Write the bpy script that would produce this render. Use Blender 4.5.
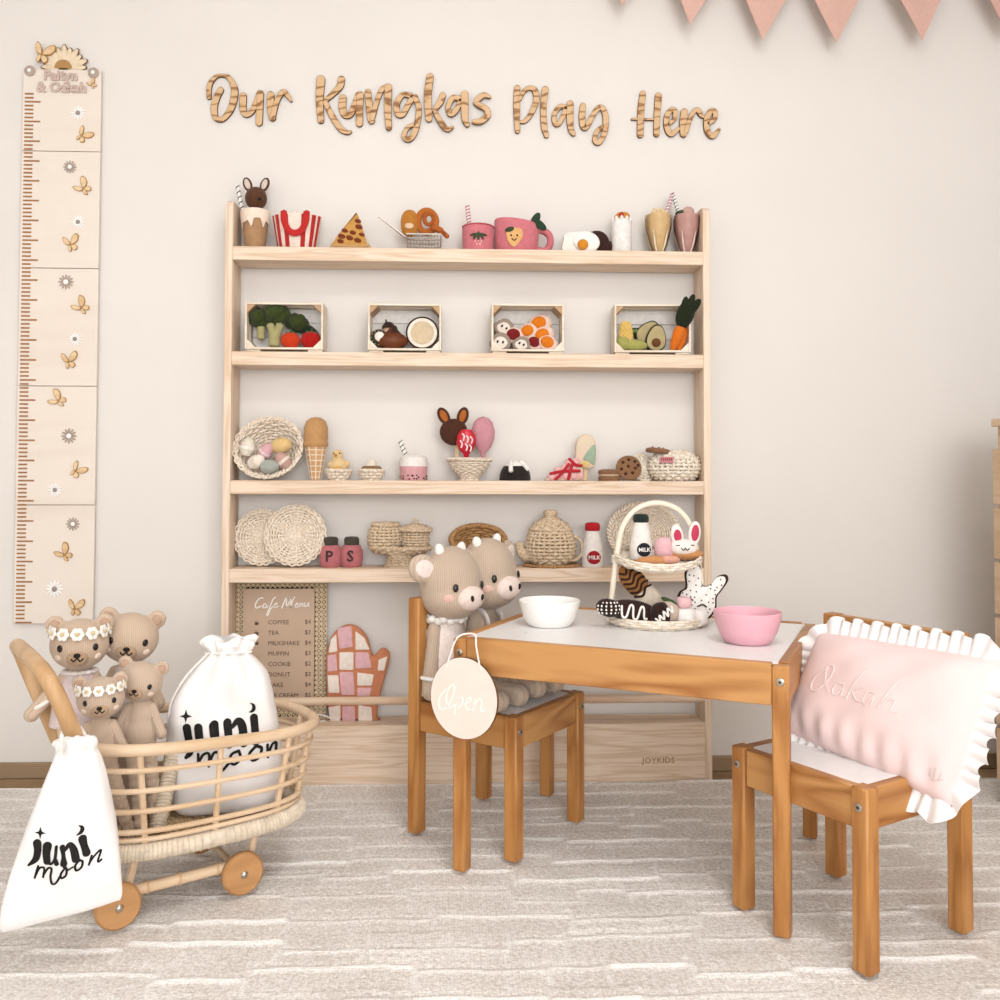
import bpy, math, random
from mathutils import Vector, Matrix, Euler
random.seed(7)
for o_ in list(bpy.data.objects): bpy.data.objects.remove(o_)
scene = bpy.context.scene
C = scene.collection
PI = math.pi

# ---------------------------------------------------------------- camera
CAM_LOC = Vector((-0.0315, -2.2985, 0.7651))
YAW, PITCH, ROLL, FPX, PX0, PY0 = 0.0397, 0.0295, 0.0025, 913.62, 493.34, 446.88
FW = Vector((math.sin(YAW)*math.cos(PITCH), math.cos(YAW)*math.cos(PITCH), math.sin(PITCH)))
R0 = Vector((math.cos(YAW), -math.sin(YAW), 0)); U0 = R0.cross(FW)
RT = R0*math.cos(ROLL) + U0*math.sin(ROLL); UP = U0*math.cos(ROLL) - R0*math.sin(ROLL)
cd = bpy.data.cameras.new('camera'); cam = bpy.data.objects.new('camera', cd); C.objects.link(cam)
cam.matrix_world = Matrix(((RT.x, UP.x, -FW.x, CAM_LOC.x), (RT.y, UP.y, -FW.y, CAM_LOC.y), (RT.z, UP.z, -FW.z, CAM_LOC.z), (0, 0, 0, 1)))
cd.sensor_width = 36; cd.lens = 36*FPX/1000
cd.shift_x = (500-PX0)/1000; cd.shift_y = (PY0-500)/1000
cd.clip_start = 0.02
scene.camera = cam

# ---------------------------------------------------------------- world, daylight, exposure
w = bpy.data.worlds.new('daylight'); scene.world = w; w.use_nodes = True
w.node_tree.nodes['Background'].inputs[0].default_value = (0.95, 0.97, 1, 1)
w.node_tree.nodes['Background'].inputs[1].default_value = 1.2
def window_light(name, loc, rot, sx, sy, power, col):
    l = bpy.data.lights.new(name, 'AREA'); l.shape = 'RECTANGLE'; l.size = sx; l.size_y = sy; l.energy = power; l.color = col
    o = bpy.data.objects.new(name, l); C.objects.link(o); o.location = loc; o.rotation_euler = rot
window_light('daylight_front_window', (0.25, -5.52, 1.4), (math.radians(90), 0, 0), 2.5, 1.7, 102, (0.945, 0.972, 1.0))
window_light('daylight_right_window', (1.52, -3.6, 1.45), (math.radians(90), 0, math.radians(90)), 1.4, 1.3, 20, (0.945, 0.972, 1.0))
ld = bpy.data.lights.new('added_ceiling_light', 'AREA'); ld.shape = 'DISK'; ld.size = 0.5; ld.energy = 13; ld.color = (1, 0.985, 0.965)  # added source overhead, unseen, brings more light from above
lo = bpy.data.objects.new('added_ceiling_light', ld); C.objects.link(lo); lo.location = (0.35, -1.75, 2.395)
vs = scene.view_settings
vs.view_transform = 'Standard'; vs.look = 'None'; vs.gamma = 1; vs.use_curve_mapping = False
vs.exposure = 0.0

# ---------------------------------------------------------------- placing helpers (points in the room)
def ray(u, v): return FW + RT*((u-PX0)/FPX) - UP*((v-PY0)/FPX)
def at_y(u, v, y):
    d = ray(u, v); return CAM_LOC + d*((y-CAM_LOC.y)/d.y)
def at_z(u, v, z):
    d = ray(u, v); return CAM_LOC + d*((z-CAM_LOC.z)/d.z)
def at_plane(u, v, P, n):
    d = ray(u, v); return CAM_LOC + d*((Vector(P)-CAM_LOC).dot(n)/d.dot(n))

# ---------------------------------------------------------------- materials
def lin(h):
    r = []
    for i in (0, 2, 4):
        c = int(h[i:i+2], 16)/255
        r.append(c/12.92 if c <= 0.04045 else ((c+0.055)/1.055)**2.4)
    return r
MATS = {}
def nodes_of(name):
    m = bpy.data.materials.new(name); m.use_nodes = True
    nt = m.node_tree; return m, nt, nt.nodes['Principled BSDF']
def N(nt, t, **kw):
    n = nt.nodes.new(t)
    for k, v in kw.items():
        if k.startswith('i_'): n.inputs[k[2:].replace('_', ' ')].default_value = v
        else: setattr(n, k, v)
    return n
def mat(name, hexc, rough=0.75, var=0.06, nscale=60, bump=0.15, bscale=300, bdist=0.002, stretch=(1, 1, 1), sheen=0.0, hex2=None, spec=0.3):
    """plain procedural surface: two mixed tones by noise plus fine noise relief"""
    if name in MATS: return MATS[name]
    m, nt, b = nodes_of(name)
    c = lin(hexc); c2 = lin(hex2) if hex2 else [x*(1-var*2.2) for x in c]
    tc = N(nt, 'ShaderNodeTexCoord'); mp = N(nt, 'ShaderNodeMapping'); mp.inputs['Scale'].default_value = stretch
    nt.links.new(tc.outputs['Object'], mp.inputs[0])
    no = N(nt, 'ShaderNodeTexNoise', i_Scale=nscale, i_Detail=4.0, i_Roughness=0.6); nt.links.new(mp.outputs[0], no.inputs['Vector'])
    rp = N(nt, 'ShaderNodeValToRGB'); rp.color_ramp.elements[0].position = 0.32; rp.color_ramp.elements[1].position = 0.68
    rp.color_ramp.elements[0].color = (*c2, 1); rp.color_ramp.elements[1].color = (*c, 1)
    nt.links.new(no.outputs[0], rp.inputs[0]); nt.links.new(rp.outputs[0], b.inputs['Base Color'])
    b.inputs['Roughness'].default_value = rough; b.inputs['Specular IOR Level'].default_value = spec
    if sheen: b.inputs['Sheen Weight'].default_value = sheen
    if bump:
        n2 = N(nt, 'ShaderNodeTexNoise', i_Scale=bscale, i_Detail=2.0); nt.links.new(mp.outputs[0], n2.inputs['Vector'])
        bp = N(nt, 'ShaderNodeBump', i_Strength=bump, i_Distance=bdist); nt.links.new(n2.outputs[0], bp.inputs['Height']); nt.links.new(bp.outputs[0], b.inputs['Normal'])
    MATS[name] = m; return m
def wood(name, hexc, hexd, axis='x', scale=9, ring=6, rough=0.5, mixdark=0.9, bump=0.05, rot=0, hscale=1.0, lg=0.12):
    """plain-sawn wood: long fibres plus distorted growth rings along one axis"""
    if name in MATS: return MATS[name]
    m, nt, b = nodes_of(name); c = lin(hexc); d = lin(hexd)
    tc = N(nt, 'ShaderNodeTexCoord'); mp = N(nt, 'ShaderNodeMapping')
    s = {'x': (lg, 1, 1), 'y': (1, lg, 1), 'z': (1, 1, lg)}[axis]; mp.inputs['Scale'].default_value = [q*hscale for q in s]
    mp.inputs['Rotation'].default_value = (0, 0, rot)
    nt.links.new(tc.outputs['Object'], mp.inputs[0])
    n1 = N(nt, 'ShaderNodeTexNoise', i_Scale=scale, i_Detail=3.0, i_Roughness=0.55, i_Distortion=0.4); nt.links.new(mp.outputs[0], n1.inputs['Vector'])
    mu = N(nt, 'ShaderNodeMath', operation='MULTIPLY'); mu.inputs[1].default_value = ring; nt.links.new(n1.outputs[0], mu.inputs[0])
    fr = N(nt, 'ShaderNodeMath', operation='PINGPONG'); fr.inputs[1].default_value = 0.5; nt.links.new(mu.outputs[0], fr.inputs[0])
    n2 = N(nt, 'ShaderNodeTexNoise', i_Scale=scale*14, i_Detail=3.0); nt.links.new(mp.outputs[0], n2.inputs['Vector'])
    ad = N(nt, 'ShaderNodeMath', operation='MULTIPLY_ADD'); ad.inputs[1].default_value = 0.45; nt.links.new(n2.outputs[0], ad.inputs[0]); nt.links.new(fr.outputs[0], ad.inputs[2])
    rp = N(nt, 'ShaderNodeValToRGB'); e = rp.color_ramp.elements
    e[0].position = 0.2; e[1].position = 0.62
    e[0].color = (*[d[i]*mixdark+c[i]*(1-mixdark) for i in range(3)], 1); e[1].color = (*c, 1)
    nt.links.new(ad.outputs[0], rp.inputs[0]); nt.links.new(rp.outputs[0], b.inputs['Base Color'])
    b.inputs['Roughness'].default_value = rough; b.inputs['Specular IOR Level'].default_value = 0.35
    bp = N(nt, 'ShaderNodeBump', i_Strength=bump, i_Distance=0.001); nt.links.new(n2.outputs[0], bp.inputs['Height']); nt.links.new(bp.outputs[0], b.inputs['Normal'])
    MATS[name] = m; return m
def knit(name, hexc, ribs=95, var=0.12):
    """ribbed knitting: fine ribs running down all round the body axis"""
    if name in MATS: return MATS[name]
    m, nt, b = nodes_of(name); c = lin(hexc)
    tc = N(nt, 'ShaderNodeTexCoord'); sx = N(nt, 'ShaderNodeSeparateXYZ'); nt.links.new(tc.outputs['Object'], sx.inputs[0])
    no = N(nt, 'ShaderNodeTexNoise', i_Scale=160.0, i_Detail=2.0); nt.links.new(tc.outputs['Object'], no.inputs['Vector'])
    an = N(nt, 'ShaderNodeMath', operation='ARCTAN2'); nt.links.new(sx.outputs[0], an.inputs[0]); nt.links.new(sx.outputs[1], an.inputs[1])
    mu = N(nt, 'ShaderNodeMath', operation='MULTIPLY'); mu.inputs[1].default_value = ribs; nt.links.new(an.outputs[0], mu.inputs[0])
    ad = N(nt, 'ShaderNodeMath', operation='MULTIPLY_ADD'); ad.inputs[1].default_value = 3.0; nt.links.new(no.outputs[0], ad.inputs[0]); nt.links.new(mu.outputs[0], ad.inputs[2])
    si = N(nt, 'ShaderNodeMath', operation='SINE'); nt.links.new(ad.outputs[0], si.inputs[0])
    hf = N(nt, 'ShaderNodeMath', operation='MULTIPLY_ADD'); hf.inputs[1].default_value = 0.5; hf.inputs[2].default_value = 0.5; nt.links.new(si.outputs[0], hf.inputs[0])
    rp = N(nt, 'ShaderNodeValToRGB'); e = rp.color_ramp.elements
    e[0].color = (*[x*(1-var*1.5) for x in c], 1); e[1].color = (*c, 1); e[0].position = 0.0; e[1].position = 0.6
    nt.links.new(hf.outputs[0], rp.inputs[0]); nt.links.new(rp.outputs[0], b.inputs['Base Color'])
    bp = N(nt, 'ShaderNodeBump', i_Strength=0.3, i_Distance=0.0012); nt.links.new(hf.outputs[0], bp.inputs['Height']); nt.links.new(bp.outputs[0], b.inputs['Normal'])
    b.inputs['Roughness'].default_value = 0.9; b.inputs['Sheen Weight'].default_value = 0.2; b.inputs['Specular IOR Level'].default_value = 0.15
    MATS[name] = m; return m
def felt(hexc, **kw):
    k = dict(rough=0.92, var=0.07, nscale=90, bump=0.35, bscale=420, bdist=0.002, sheen=0.15, spec=0.12); k.update(kw)
    return mat('felt_'+hexc, hexc, **k)
def gloss(name, hexc, rough=0.3): return mat(name, hexc, rough=rough, var=0.02, bump=0.0, spec=0.5)
def glass_mat():
    if 'glass' in MATS: return MATS['glass']
    m, nt, b = nodes_of('glass')
    out = nt.nodes['Material Output']; tr = N(nt, 'ShaderNodeBsdfTransparent'); gl = N(nt, 'ShaderNodeBsdfGlossy'); gl.inputs['Roughness'].default_value = 0.25
    fr = N(nt, 'ShaderNodeFresnel', i_IOR=1.25); mx = N(nt, 'ShaderNodeMixShader')
    nt.links.new(fr.outputs[0], mx.inputs[0]); nt.links.new(tr.outputs[0], mx.inputs[1]); nt.links.new(gl.outputs[0], mx.inputs[2]); nt.links.new(mx.outputs[0], out.inputs[0])
    nt.nodes.remove(b); MATS['glass'] = m; return m

# ---------------------------------------------------------------- mesh builder
def cr(pts, n=6, closed=False):
    """Catmull-Rom through points of any dimension"""
    P = [tuple(p) for p in pts]; L = len(P); out = []
    if L < 3 and not closed:
        return [tuple(P[0][k]+(P[-1][k]-P[0][k])*i/n for k in range(len(P[0]))) for i in range(n+1)]
    for i in range(L if closed else L-1):
        p1, p2 = P[i], P[(i+1) % L]
        p0 = P[i-1] if (i > 0 or closed) else tuple(2*a-b for a, b in zip(p1, p2))
        p3 = P[(i+2) % L] if (i+2 < L or closed) else tuple(2*b-a for a, b in zip(p1, p2))
        for j in range(n):
            t = j/n
            out.append(tuple(0.5*((2*b)+(-a+c)*t+(2*a-5*b+4*c-d)*t*t+(-a+3*b-3*c+d)*t**3) for a, b, c, d in zip(p0, p1, p2, p3)))
    if not closed: out.append(P[-1])
    return out
def circ(r, n, cx=0, cy=0, ry=None, a0=0): return [(cx+r*math.cos(a0+2*PI*i/n), cy+(ry or r)*math.sin(a0+2*PI*i/n)) for i in range(n)]
def rotm(rx=0, ry=0, rz=0): return Euler((rx, ry, rz)).to_matrix().to_4x4()
def T(x, y, z): return Matrix.Translation((x, y, z))
def frame_to(n, up=(0, 0, 1)):
    """matrix whose -Y axis looks along n"""
    y = -Vector(n).normalized(); u = Vector(up); x = y.cross(u)
    if x.length < 1e-4: x = Vector((1, 0, 0))
    x.normalize(); z = x.cross(y); m = Matrix.Identity(4)
    for i in range(3): m[i][0] = x[i]; m[i][1] = y[i]; m[i][2] = z[i]
    return m
class MB:
    def __init__(s): s.v = []; s.f = []; s.M = Matrix.Identity(4)
    def add(s, vs, fs):
        k = len(s.v)
        for p in vs: s.v.append(tuple(s.M @ Vector(p)))
        for q in fs: s.f.append(tuple(i+k for i in q))
        return s
    def box(s, c, d, ch=0.0, M=None):
        hx, hy, hz = d[0]/2, d[1]/2, d[2]/2; ch = min(ch, hx*0.9, hy*0.9, hz*0.9); vs = []; fs = []
        if ch <= 0:
            for x in (-hx, hx):
                for y in (-hy, hy):
                    for z in (-hz, hz): vs.append((x, y, z))
            fs = [(0, 1, 3, 2), (4, 6, 7, 5), (0, 4, 5, 1), (2, 3, 7, 6), (0, 2, 6, 4), (1, 5, 7, 3)]
        else:
            idx = {}
            for sx in (-1, 1):
                for sy in (-1, 1):
                    for sz in (-1, 1):
                        for a in range(3):
                            h = [hx-ch, hy-ch, hz-ch]; h[a] = (hx, hy, hz)[a]
                            idx[(sx, sy, sz, a)] = len(vs); vs.append((sx*h[0], sy*h[1], sz*h[2]))
            for a in range(3):
                b, c2 = (a+1) % 3, (a+2) % 3
                for sg in (-1, 1):
                    q = []
                    for (p, r) in ((-1, -1), (1, -1), (1, 1), (-1, 1)):
                        k = [0, 0, 0]; k[a] = sg; k[b] = p; k[c2] = r; q.append(idx[(*k, a)])
                    fs.append(tuple(q if sg > 0 else q[::-1]))
                for p in (-1, 1):
                    for r in (-1, 1):
                        k1 = [0]*3; k1[a] = -1; k1[b] = p; k1[c2] = r; k2 = list(k1); k2[a] = 1
                        q = (idx[(*k1, b)], idx[(*k2, b)], idx[(*k2, c2)], idx[(*k1, c2)])
                        fs.append(q if p*r < 0 else q[::-1])
            for sx in (-1, 1):
                for sy in (-1, 1):
                    for sz in (-1, 1):
                        q = tuple(idx[(sx, sy, sz, a)] for a in range(3)); fs.append(q if sx*sy*sz > 0 else q[::-1])
        mm = T(*c) @ (M if M else Matrix.Identity(4))
        return s.add([mm @ Vector(p) for p in vs], fs)
    def lathe(s, prof, n=24, c=(0, 0, 0), sx=1, sy=1, M=None, a0=0, a1=2*PI):
        full = abs(a1-a0-2*PI) < 1e-6; cols = n if full else n+1; vs = []; fs = []; rows = []
        mm = T(*c) @ (M if M else Matrix.Identity(4))
        for r, z in prof:
            if abs(r) < 1e-6: rows.append([len(vs)]*cols); vs.append((0, 0, z)); continue
            rows.append(list(range(len(vs), len(vs)+cols)))
            for i in range(cols):
                a = a0+(a1-a0)*i/n; vs.append((r*math.cos(a)*sx, r*math.sin(a)*sy, z))
        for j in range(len(prof)-1):
            A, B = rows[j], rows[j+1]
            for i in range(n):
                k = (i+1) % cols; q = []
                for x in (A[i], A[k], B[k], B[i]):
                    if x not in q: q.append(x)
                if len(q) > 2: fs.append(tuple(q))
        return s.add([mm @ Vector(p) for p in vs], fs)
    def ell(s, c, r, nu=18, nv=10, M=None, pw=1.0):
        if not isinstance(r, (tuple, list)): r = (r, r, r)
        pf = [(math.sin(PI*j/nv), -math.cos(PI*j/nv)) for j in range(nv+1)]
        if pw != 1.0: pf = [(abs(a)**pw, math.copysign(abs(b)**pw, b)) for a, b in pf]
        pf[0] = (0, -1); pf[-1] = (0, 1)
        return s.lathe(pf, nu, c, M=(M if M else Matrix.Identity(4)) @ Matrix.Diagonal((*r, 1)))
    def tube(s, path, r, n=8, closed=False, cap=True, flat=1.0, up=None):
        P = [Vector(p) for p in path]; L = len(P); vs = []; fs = []
        rr = r if isinstance(r, (list, tuple)) else [r]*L
        tg = []
        for i in range(L):
            a = P[i-1] if (i > 0 or closed) else P[i]; b = P[(i+1) % L] if (i < L-1 or closed) else P[i]
            t = (b-a); tg.append(t.normalized() if t.length > 1e-9 else Vector((0, 0, 1)))
        nv = Vector(up) if up else (Vector((0, 0, 1)) if abs(tg[0].z) < 0.9 else Vector((1, 0, 0)))
        nv = (nv-tg[0]*nv.dot(tg[0])).normalized()
        for i in range(L):
            if up: nv = Vector(up)
            nv = nv-tg[i]*nv.dot(tg[i])
            nv = nv.normalized() if nv.length > 1e-6 else Vector((1, 0, 0))
            bn = tg[i].cross(nv)
            for k in range(n):
                a = 2*PI*k/n; vs.append(P[i]+nv*(math.cos(a)*rr[i]*flat)+bn*(math.sin(a)*rr[i]))
        for i in range(L if closed else L-1):
            a, b = i*n, ((i+1) % L)*n
            for k in range(n): fs.append((a+k, a+(k+1) % n, b+(k+1) % n, b+k))
        if cap and not closed:
            k0 = len(vs); vs.append(P[0]-tg[0]*rr[0]*0.6); vs.append(P[-1]+tg[-1]*rr[-1]*0.6)
            for k in range(n): fs.append((k0, (k+1) % n, k)); fs.append((k0+1, (L-1)*n+k, (L-1)*n+(k+1) % n))
        return s.add(vs, fs)
    def rod(s, a, b, r, n=8, r2=None): return s.tube([a, b], [r, r2 if r2 else r], n)
    def prism(s, poly, y0, y1, bev=0.0, M=None):
        """outline in XZ extruded from y0 (front) to y1, edges rounded by bev"""
        n = len(poly); A = sum(poly[i][0]*poly[(i+1) % n][1]-poly[(i+1) % n][0]*poly[i][1] for i in range(n))
        if A < 0: poly = poly[::-1]
        nr = []
        for i in range(n):
            ax, ay = poly[i-1]; bx, by = poly[i]; cx, cy = poly[(i+1) % n]
            e1 = Vector((bx-ax, by-ay)); e2 = Vector((cx-bx, cy-by))
            v = Vector((e1.y, -e1.x)).normalized()+Vector((e2.y, -e2.x)).normalized() if e1.length > 1e-9 and e2.length > 1e-9 else Vector((0, 0))
            nr.append(v.normalized() if v.length > 1e-6 else Vector((0, 0)))
        lay = [(y0, 0), (y1, 0)] if bev <= 0 else [(y0, bev), (y0+bev*0.3, bev*0.3), (y0+bev, 0), (y1-bev, 0), (y1-bev*0.3, bev*0.3), (y1, bev)]
        vs = []; fs = []
        for y, o in lay:
            for i, (x, z) in enumerate(poly): vs.append((x-nr[i].x*o, y, z-nr[i].y*o))
        for j in range(len(lay)-1):
            for i in range(n): fs.append((j*n+i, j*n+(i+1) % n, (j+1)*n+(i+1) % n, (j+1)*n+i))
        fs.append(tuple(range(n))); fs.append(tuple(range((len(lay)-1)*n, len(lay)*n))[::-1])
        mm = M if M else Matrix.Identity(4)
        return s.add([mm @ Vector(p) for p in vs], fs)
    def ribbon(s, pts, wd, fn, nw=2, sm=6):
        """flat stroke of varying width laid on a surface fn(x, z) -> point; round ends"""
        wl = wd if isinstance(wd, (list, tuple)) else [wd]*len(pts)
        Q = cr([(p[0], p[1], q) for p, q in zip(pts, wl)], sm); L = len(Q)
        rows = []
        def dirn(i):
            a = Q[max(i-1, 0)]; b = Q[min(i+1, L-1)]; d = Vector((b[0]-a[0], b[1]-a[1])); return d.normalized() if d.length > 1e-9 else Vector((1, 0))
        d0, d1 = dirn(0), dirn(L-1)
        for k in (0.97, 0.7, 0.35): h = Q[0][2]/2; rows.append((Q[0][0]-d0.x*h*k, Q[0][1]-d0.y*h*k, h*math.sqrt(1-k*k), d0))
        for i in range(L): rows.append((Q[i][0], Q[i][1], Q[i][2]/2, dirn(i)))
        for k in (0.35, 0.7, 0.97): h = Q[-1][2]/2; rows.append((Q[-1][0]+d1.x*h*k, Q[-1][1]+d1.y*h*k, h*math.sqrt(1-k*k), d1))
        vs = []; fs = []; m = nw+1
        for x, z, h, d in rows:
            for j in range(m):
                t = (j/nw*2-1)*h; vs.append(fn(x-d.y*t, z+d.x*t))
        for i in range(len(rows)-1):
            for j in range(nw): fs.append((i*m+j, (i+1)*m+j, (i+1)*m+j+1, i*m+j+1))
        return s.add(vs, fs)
    def slab(s, pts, wd, fn, th, sm=6):
        """stroke like ribbon() but a solid plate of thickness th (fn gives the front point, back lies at +y)"""
        r = MB(); r.ribbon(pts, wd, fn, 1, sm); n = len(r.v); fs = list(r.f)
        vs = r.v+[(x, y+th, z) for x, y, z in r.v]
        fs += [tuple(i+n for i in q[::-1]) for q in r.f]
        rows = n//2
        for i in range(rows-1):
            a, b = i*2, (i+1)*2; fs.append((a, a+n, b+n, b)); fs.append((a+1, b+1, b+1+n, a+1+n))
        fs.append((0, 1, 1+n, n)); e = (rows-1)*2; fs.append((e+1, e, e+n, e+1+n))
        return s.add(vs, fs)
    def mesh(s, name, m, k=1.0, ang=40):
        me = bpy.data.meshes.new(name); me.from_pydata([(x*k, y*k, z*k) for x, y, z in s.v], [], s.f); me.validate(); me.update()
        fix(me, m, ang); return me
    def build(s, name, m, parent=None, k=1.0, ang=40):
        o = bpy.data.objects.new(name, s.mesh(name, m, k, ang)); C.objects.link(o)
        if parent: o.parent = parent
        return o
def fix(me, m, ang=40):
    import bmesh
    bm = bmesh.new(); bm.from_mesh(me); bmesh.ops.recalc_face_normals(bm, faces=bm.faces); bm.to_mesh(me); bm.free()
    me.polygons.foreach_set('use_smooth', [True]*len(me.polygons)); me.set_sharp_from_angle(angle=math.radians(ang))
    if m: me.materials.append(m)
def fused(mb, name, m, k=1.0, voxel=0.004, it=6, parent=None):
    """voxel-fuse overlapping lumps into one continuous skin"""
    me = bpy.data.meshes.new('t'); me.from_pydata([(x*k, y*k, z*k) for x, y, z in mb.v], [], mb.f); me.update()
    o = bpy.data.objects.new('t', me); C.objects.link(o)
    r = o.modifiers.new('r', 'REMESH'); r.mode = 'VOXEL'; r.voxel_size = voxel
    sm = o.modifiers.new('s', 'SMOOTH'); sm.iterations = it; sm.factor = 0.5
    dg = bpy.context.evaluated_depsgraph_get(); dg.update()
    me2 = bpy.data.meshes.new_from_object(o.evaluated_get(dg)); bpy.data.objects.remove(o); me2.name = name
    me2.polygons.foreach_set('use_smooth', [True]*len(me2.polygons)); me2.materials.clear(); me2.materials.append(m)
    q = bpy.data.objects.new(name, me2); C.objects.link(q)
    if parent: q.parent = parent
    return q
def text_obj(name, body, m, parent, size, loc, rot=(PI/2, 0, 0), align='CENTER', ext=0.0004, spacing=1.0, bold=0.0):
    cu = bpy.data.curves.new('t', 'FONT'); cu.body = body; cu.size = size; cu.align_x = align; cu.align_y = 'CENTER'; cu.extrude = ext; cu.space_character = spacing; cu.offset = bold; cu.resolution_u = 2
    o = bpy.data.objects.new('t', cu); C.objects.link(o); dg = bpy.context.evaluated_depsgraph_get(); dg.update()
    me = bpy.data.meshes.new_from_object(o.evaluated_get(dg)); bpy.data.objects.remove(o)
    me.transform(Euler(rot).to_matrix().to_4x4()); me.transform(Matrix.Translation(loc)); me.materials.clear(); me.materials.append(m); me.name = name
    q = bpy.data.objects.new(name, me); C.objects.link(q); q.parent = parent; return q
def tag(o, label=None, cat=None, group=None, kind=None):
    if label: o['label'] = label
    if cat: o['category'] = cat
    if group: o['group'] = group
    if kind: o['kind'] = kind
    return o
def thing(name, label, cat, loc=(0, 0, 0), rz=0, group=None, rot=None):
    o = bpy.data.objects.new(name, None); C.objects.link(o); o.empty_display_size = 0.03
    o.location = loc; o.rotation_euler = rot if rot else (0, 0, rz); return tag(o, label, cat, group)
def single(mb, name, label, cat, m, loc, rz=0, k=1.0, group=None, rot=None, ang=40):
    o = mb.build(name, m, None, k, ang); o.location = loc; o.rotation_euler = rot if rot else (0, 0, rz); return tag(o, label, cat, group)
def sub(parent, name, m, k=1.0, ang=40, label=None):
    """context-free part maker: returns an MB and a finisher"""
    mb = MB(); return mb, (lambda: tag(mb.build(name, m, parent, k, ang), label))
def P(parent, name, m, fn, k=1.0, ang=40, label=None):
    mb = MB(); fn(mb); return tag(mb.build(name, m, parent, k, ang), label)
# ================================================================ the room
WALL_Y = 0.106
XL, XR, YF, ZC = -2.0, 1.56, -5.6, 2.45
M_wall = mat('cream_wall_paint', 'E3DDD7', rough=0.9, var=0.012, nscale=3, bump=0.06, bscale=240, bdist=0.0008, spec=0.15)
M_ceil = mat('ceiling_paint', 'F4F3F1', rough=0.9, var=0.01, nscale=3, bump=0.03, spec=0.1)
M_base = mat('taupe_baseboard', '9C8468', rough=0.6, var=0.04, nscale=20, bump=0.03)
def slabwall(name, c, d):
    mb = MB(); mb.box(c, d); return tag(mb.build(name, M_wall), kind='structure')
slabwall('wall_back', ((XL+XR)/2, WALL_Y+0.05, ZC/2), (XR-XL+0.2, 0.1, ZC))
# left wall plain, right and front walls with a window opening each
slabwall('wall_left', (XL-0.05, (YF+WALL_Y)/2, ZC/2), (0.1, WALL_Y-YF, ZC))
def wall_with_hole(name, axis, pos, a0, a1, h0, h1, z0, z1, out):
    mb = MB(); t = 0.1
    def bx(a, b, z, y):
        if b-a < 1e-4 or y-z < 1e-4: return
        c = ((a+b)/2, pos+out*t/2, (z+y)/2); d = (b-a, t, y-z)
        if axis == 'y': c = (c[1], c[0], c[2]); d = (d[1], d[0], d[2])
        mb.box(c, d)
    bx(a0, h0, 0, ZC); bx(h1, a1, 0, ZC); bx(h0, h1, 0, z0); bx(h0, h1, z1, ZC)
    return tag(mb.build(name, M_wall), kind='structure')
wall_with_hole('wall_right', 'y', XR, YF, WALL_Y, -4.3, -2.9, 0.8, 2.1, 1)
wall_with_hole('wall_front', 'x', YF, XL-0.1, XR+0.1, -1.0, 1.5, 0.55, 2.25, -1)
mb = MB(); mb.box(((XL+XR)/2, (YF+WALL_Y)/2, ZC+0.05), (XR-XL+0.2, WALL_Y-YF+0.2, 0.1)); tag(mb.build('ceiling', M_ceil), kind='structure')
M_frame = gloss('white_window_frame', 'F2F0EC', 0.4)
def window(name, axis, pos, h0, h1, z0, z1, out):
    mb = MB(); t = 0.05
    def conv(c, d): return ((c[1], c[0], c[2]), (d[1], d[0], d[2])) if axis == 'y' else (c, d)
    for a, b, c, d in ((h0, h1, z0, z0+t), (h0, h1, z1-t, z1), (h0, h0+t, z0+t, z1-t), (h1-t, h1, z0+t, z1-t), ((h0+h1)/2-t/2, (h0+h1)/2+t/2, z0+t, z1-t)):
        mb.box(*conv(((a+b)/2, pos+out*0.07, (c+d)/2), (b-a, 0.05, d-c)), ch=0.004)
    o = tag(mb.build(name, M_frame), kind='structure')
    for a, b in ((h0+t, (h0+h1)/2-t/2), ((h0+h1)/2+t/2, h1-t)):
        g = MB(); g.box(*conv(((a+b)/2, pos+out*0.08, (z0+z1)/2), (b-a, 0.004, z1-z0-2*t))); g.build('pane', glass_mat(), o)
window('window_1', 'x', YF, -1.0, 1.5, 0.55, 2.25, -1)
window('window_2', 'y', XR, -4.3, -2.9, 0.8, 2.1, 1)
mb = MB(); mb.box(((XL+XR)/2, WALL_Y-0.006, 0.006), (XR-XL, 0.012, 0.04), 0.003); tag(mb.build('baseboard_back', M_base), kind='structure')
mb = MB(); mb.box((XL+0.006, (YF+WALL_Y-0.012)/2, 0.006), (0.012, WALL_Y-YF-0.012, 0.04), 0.003); tag(mb.build('baseboard_left', M_base), kind='structure')
mb = MB(); mb.box((XR-0.006, (YF+WALL_Y-0.012)/2, 0.006), (0.012, WALL_Y-YF-0.012, 0.04), 0.003); tag(mb.build('baseboard_right', M_base), kind='structure')

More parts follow.
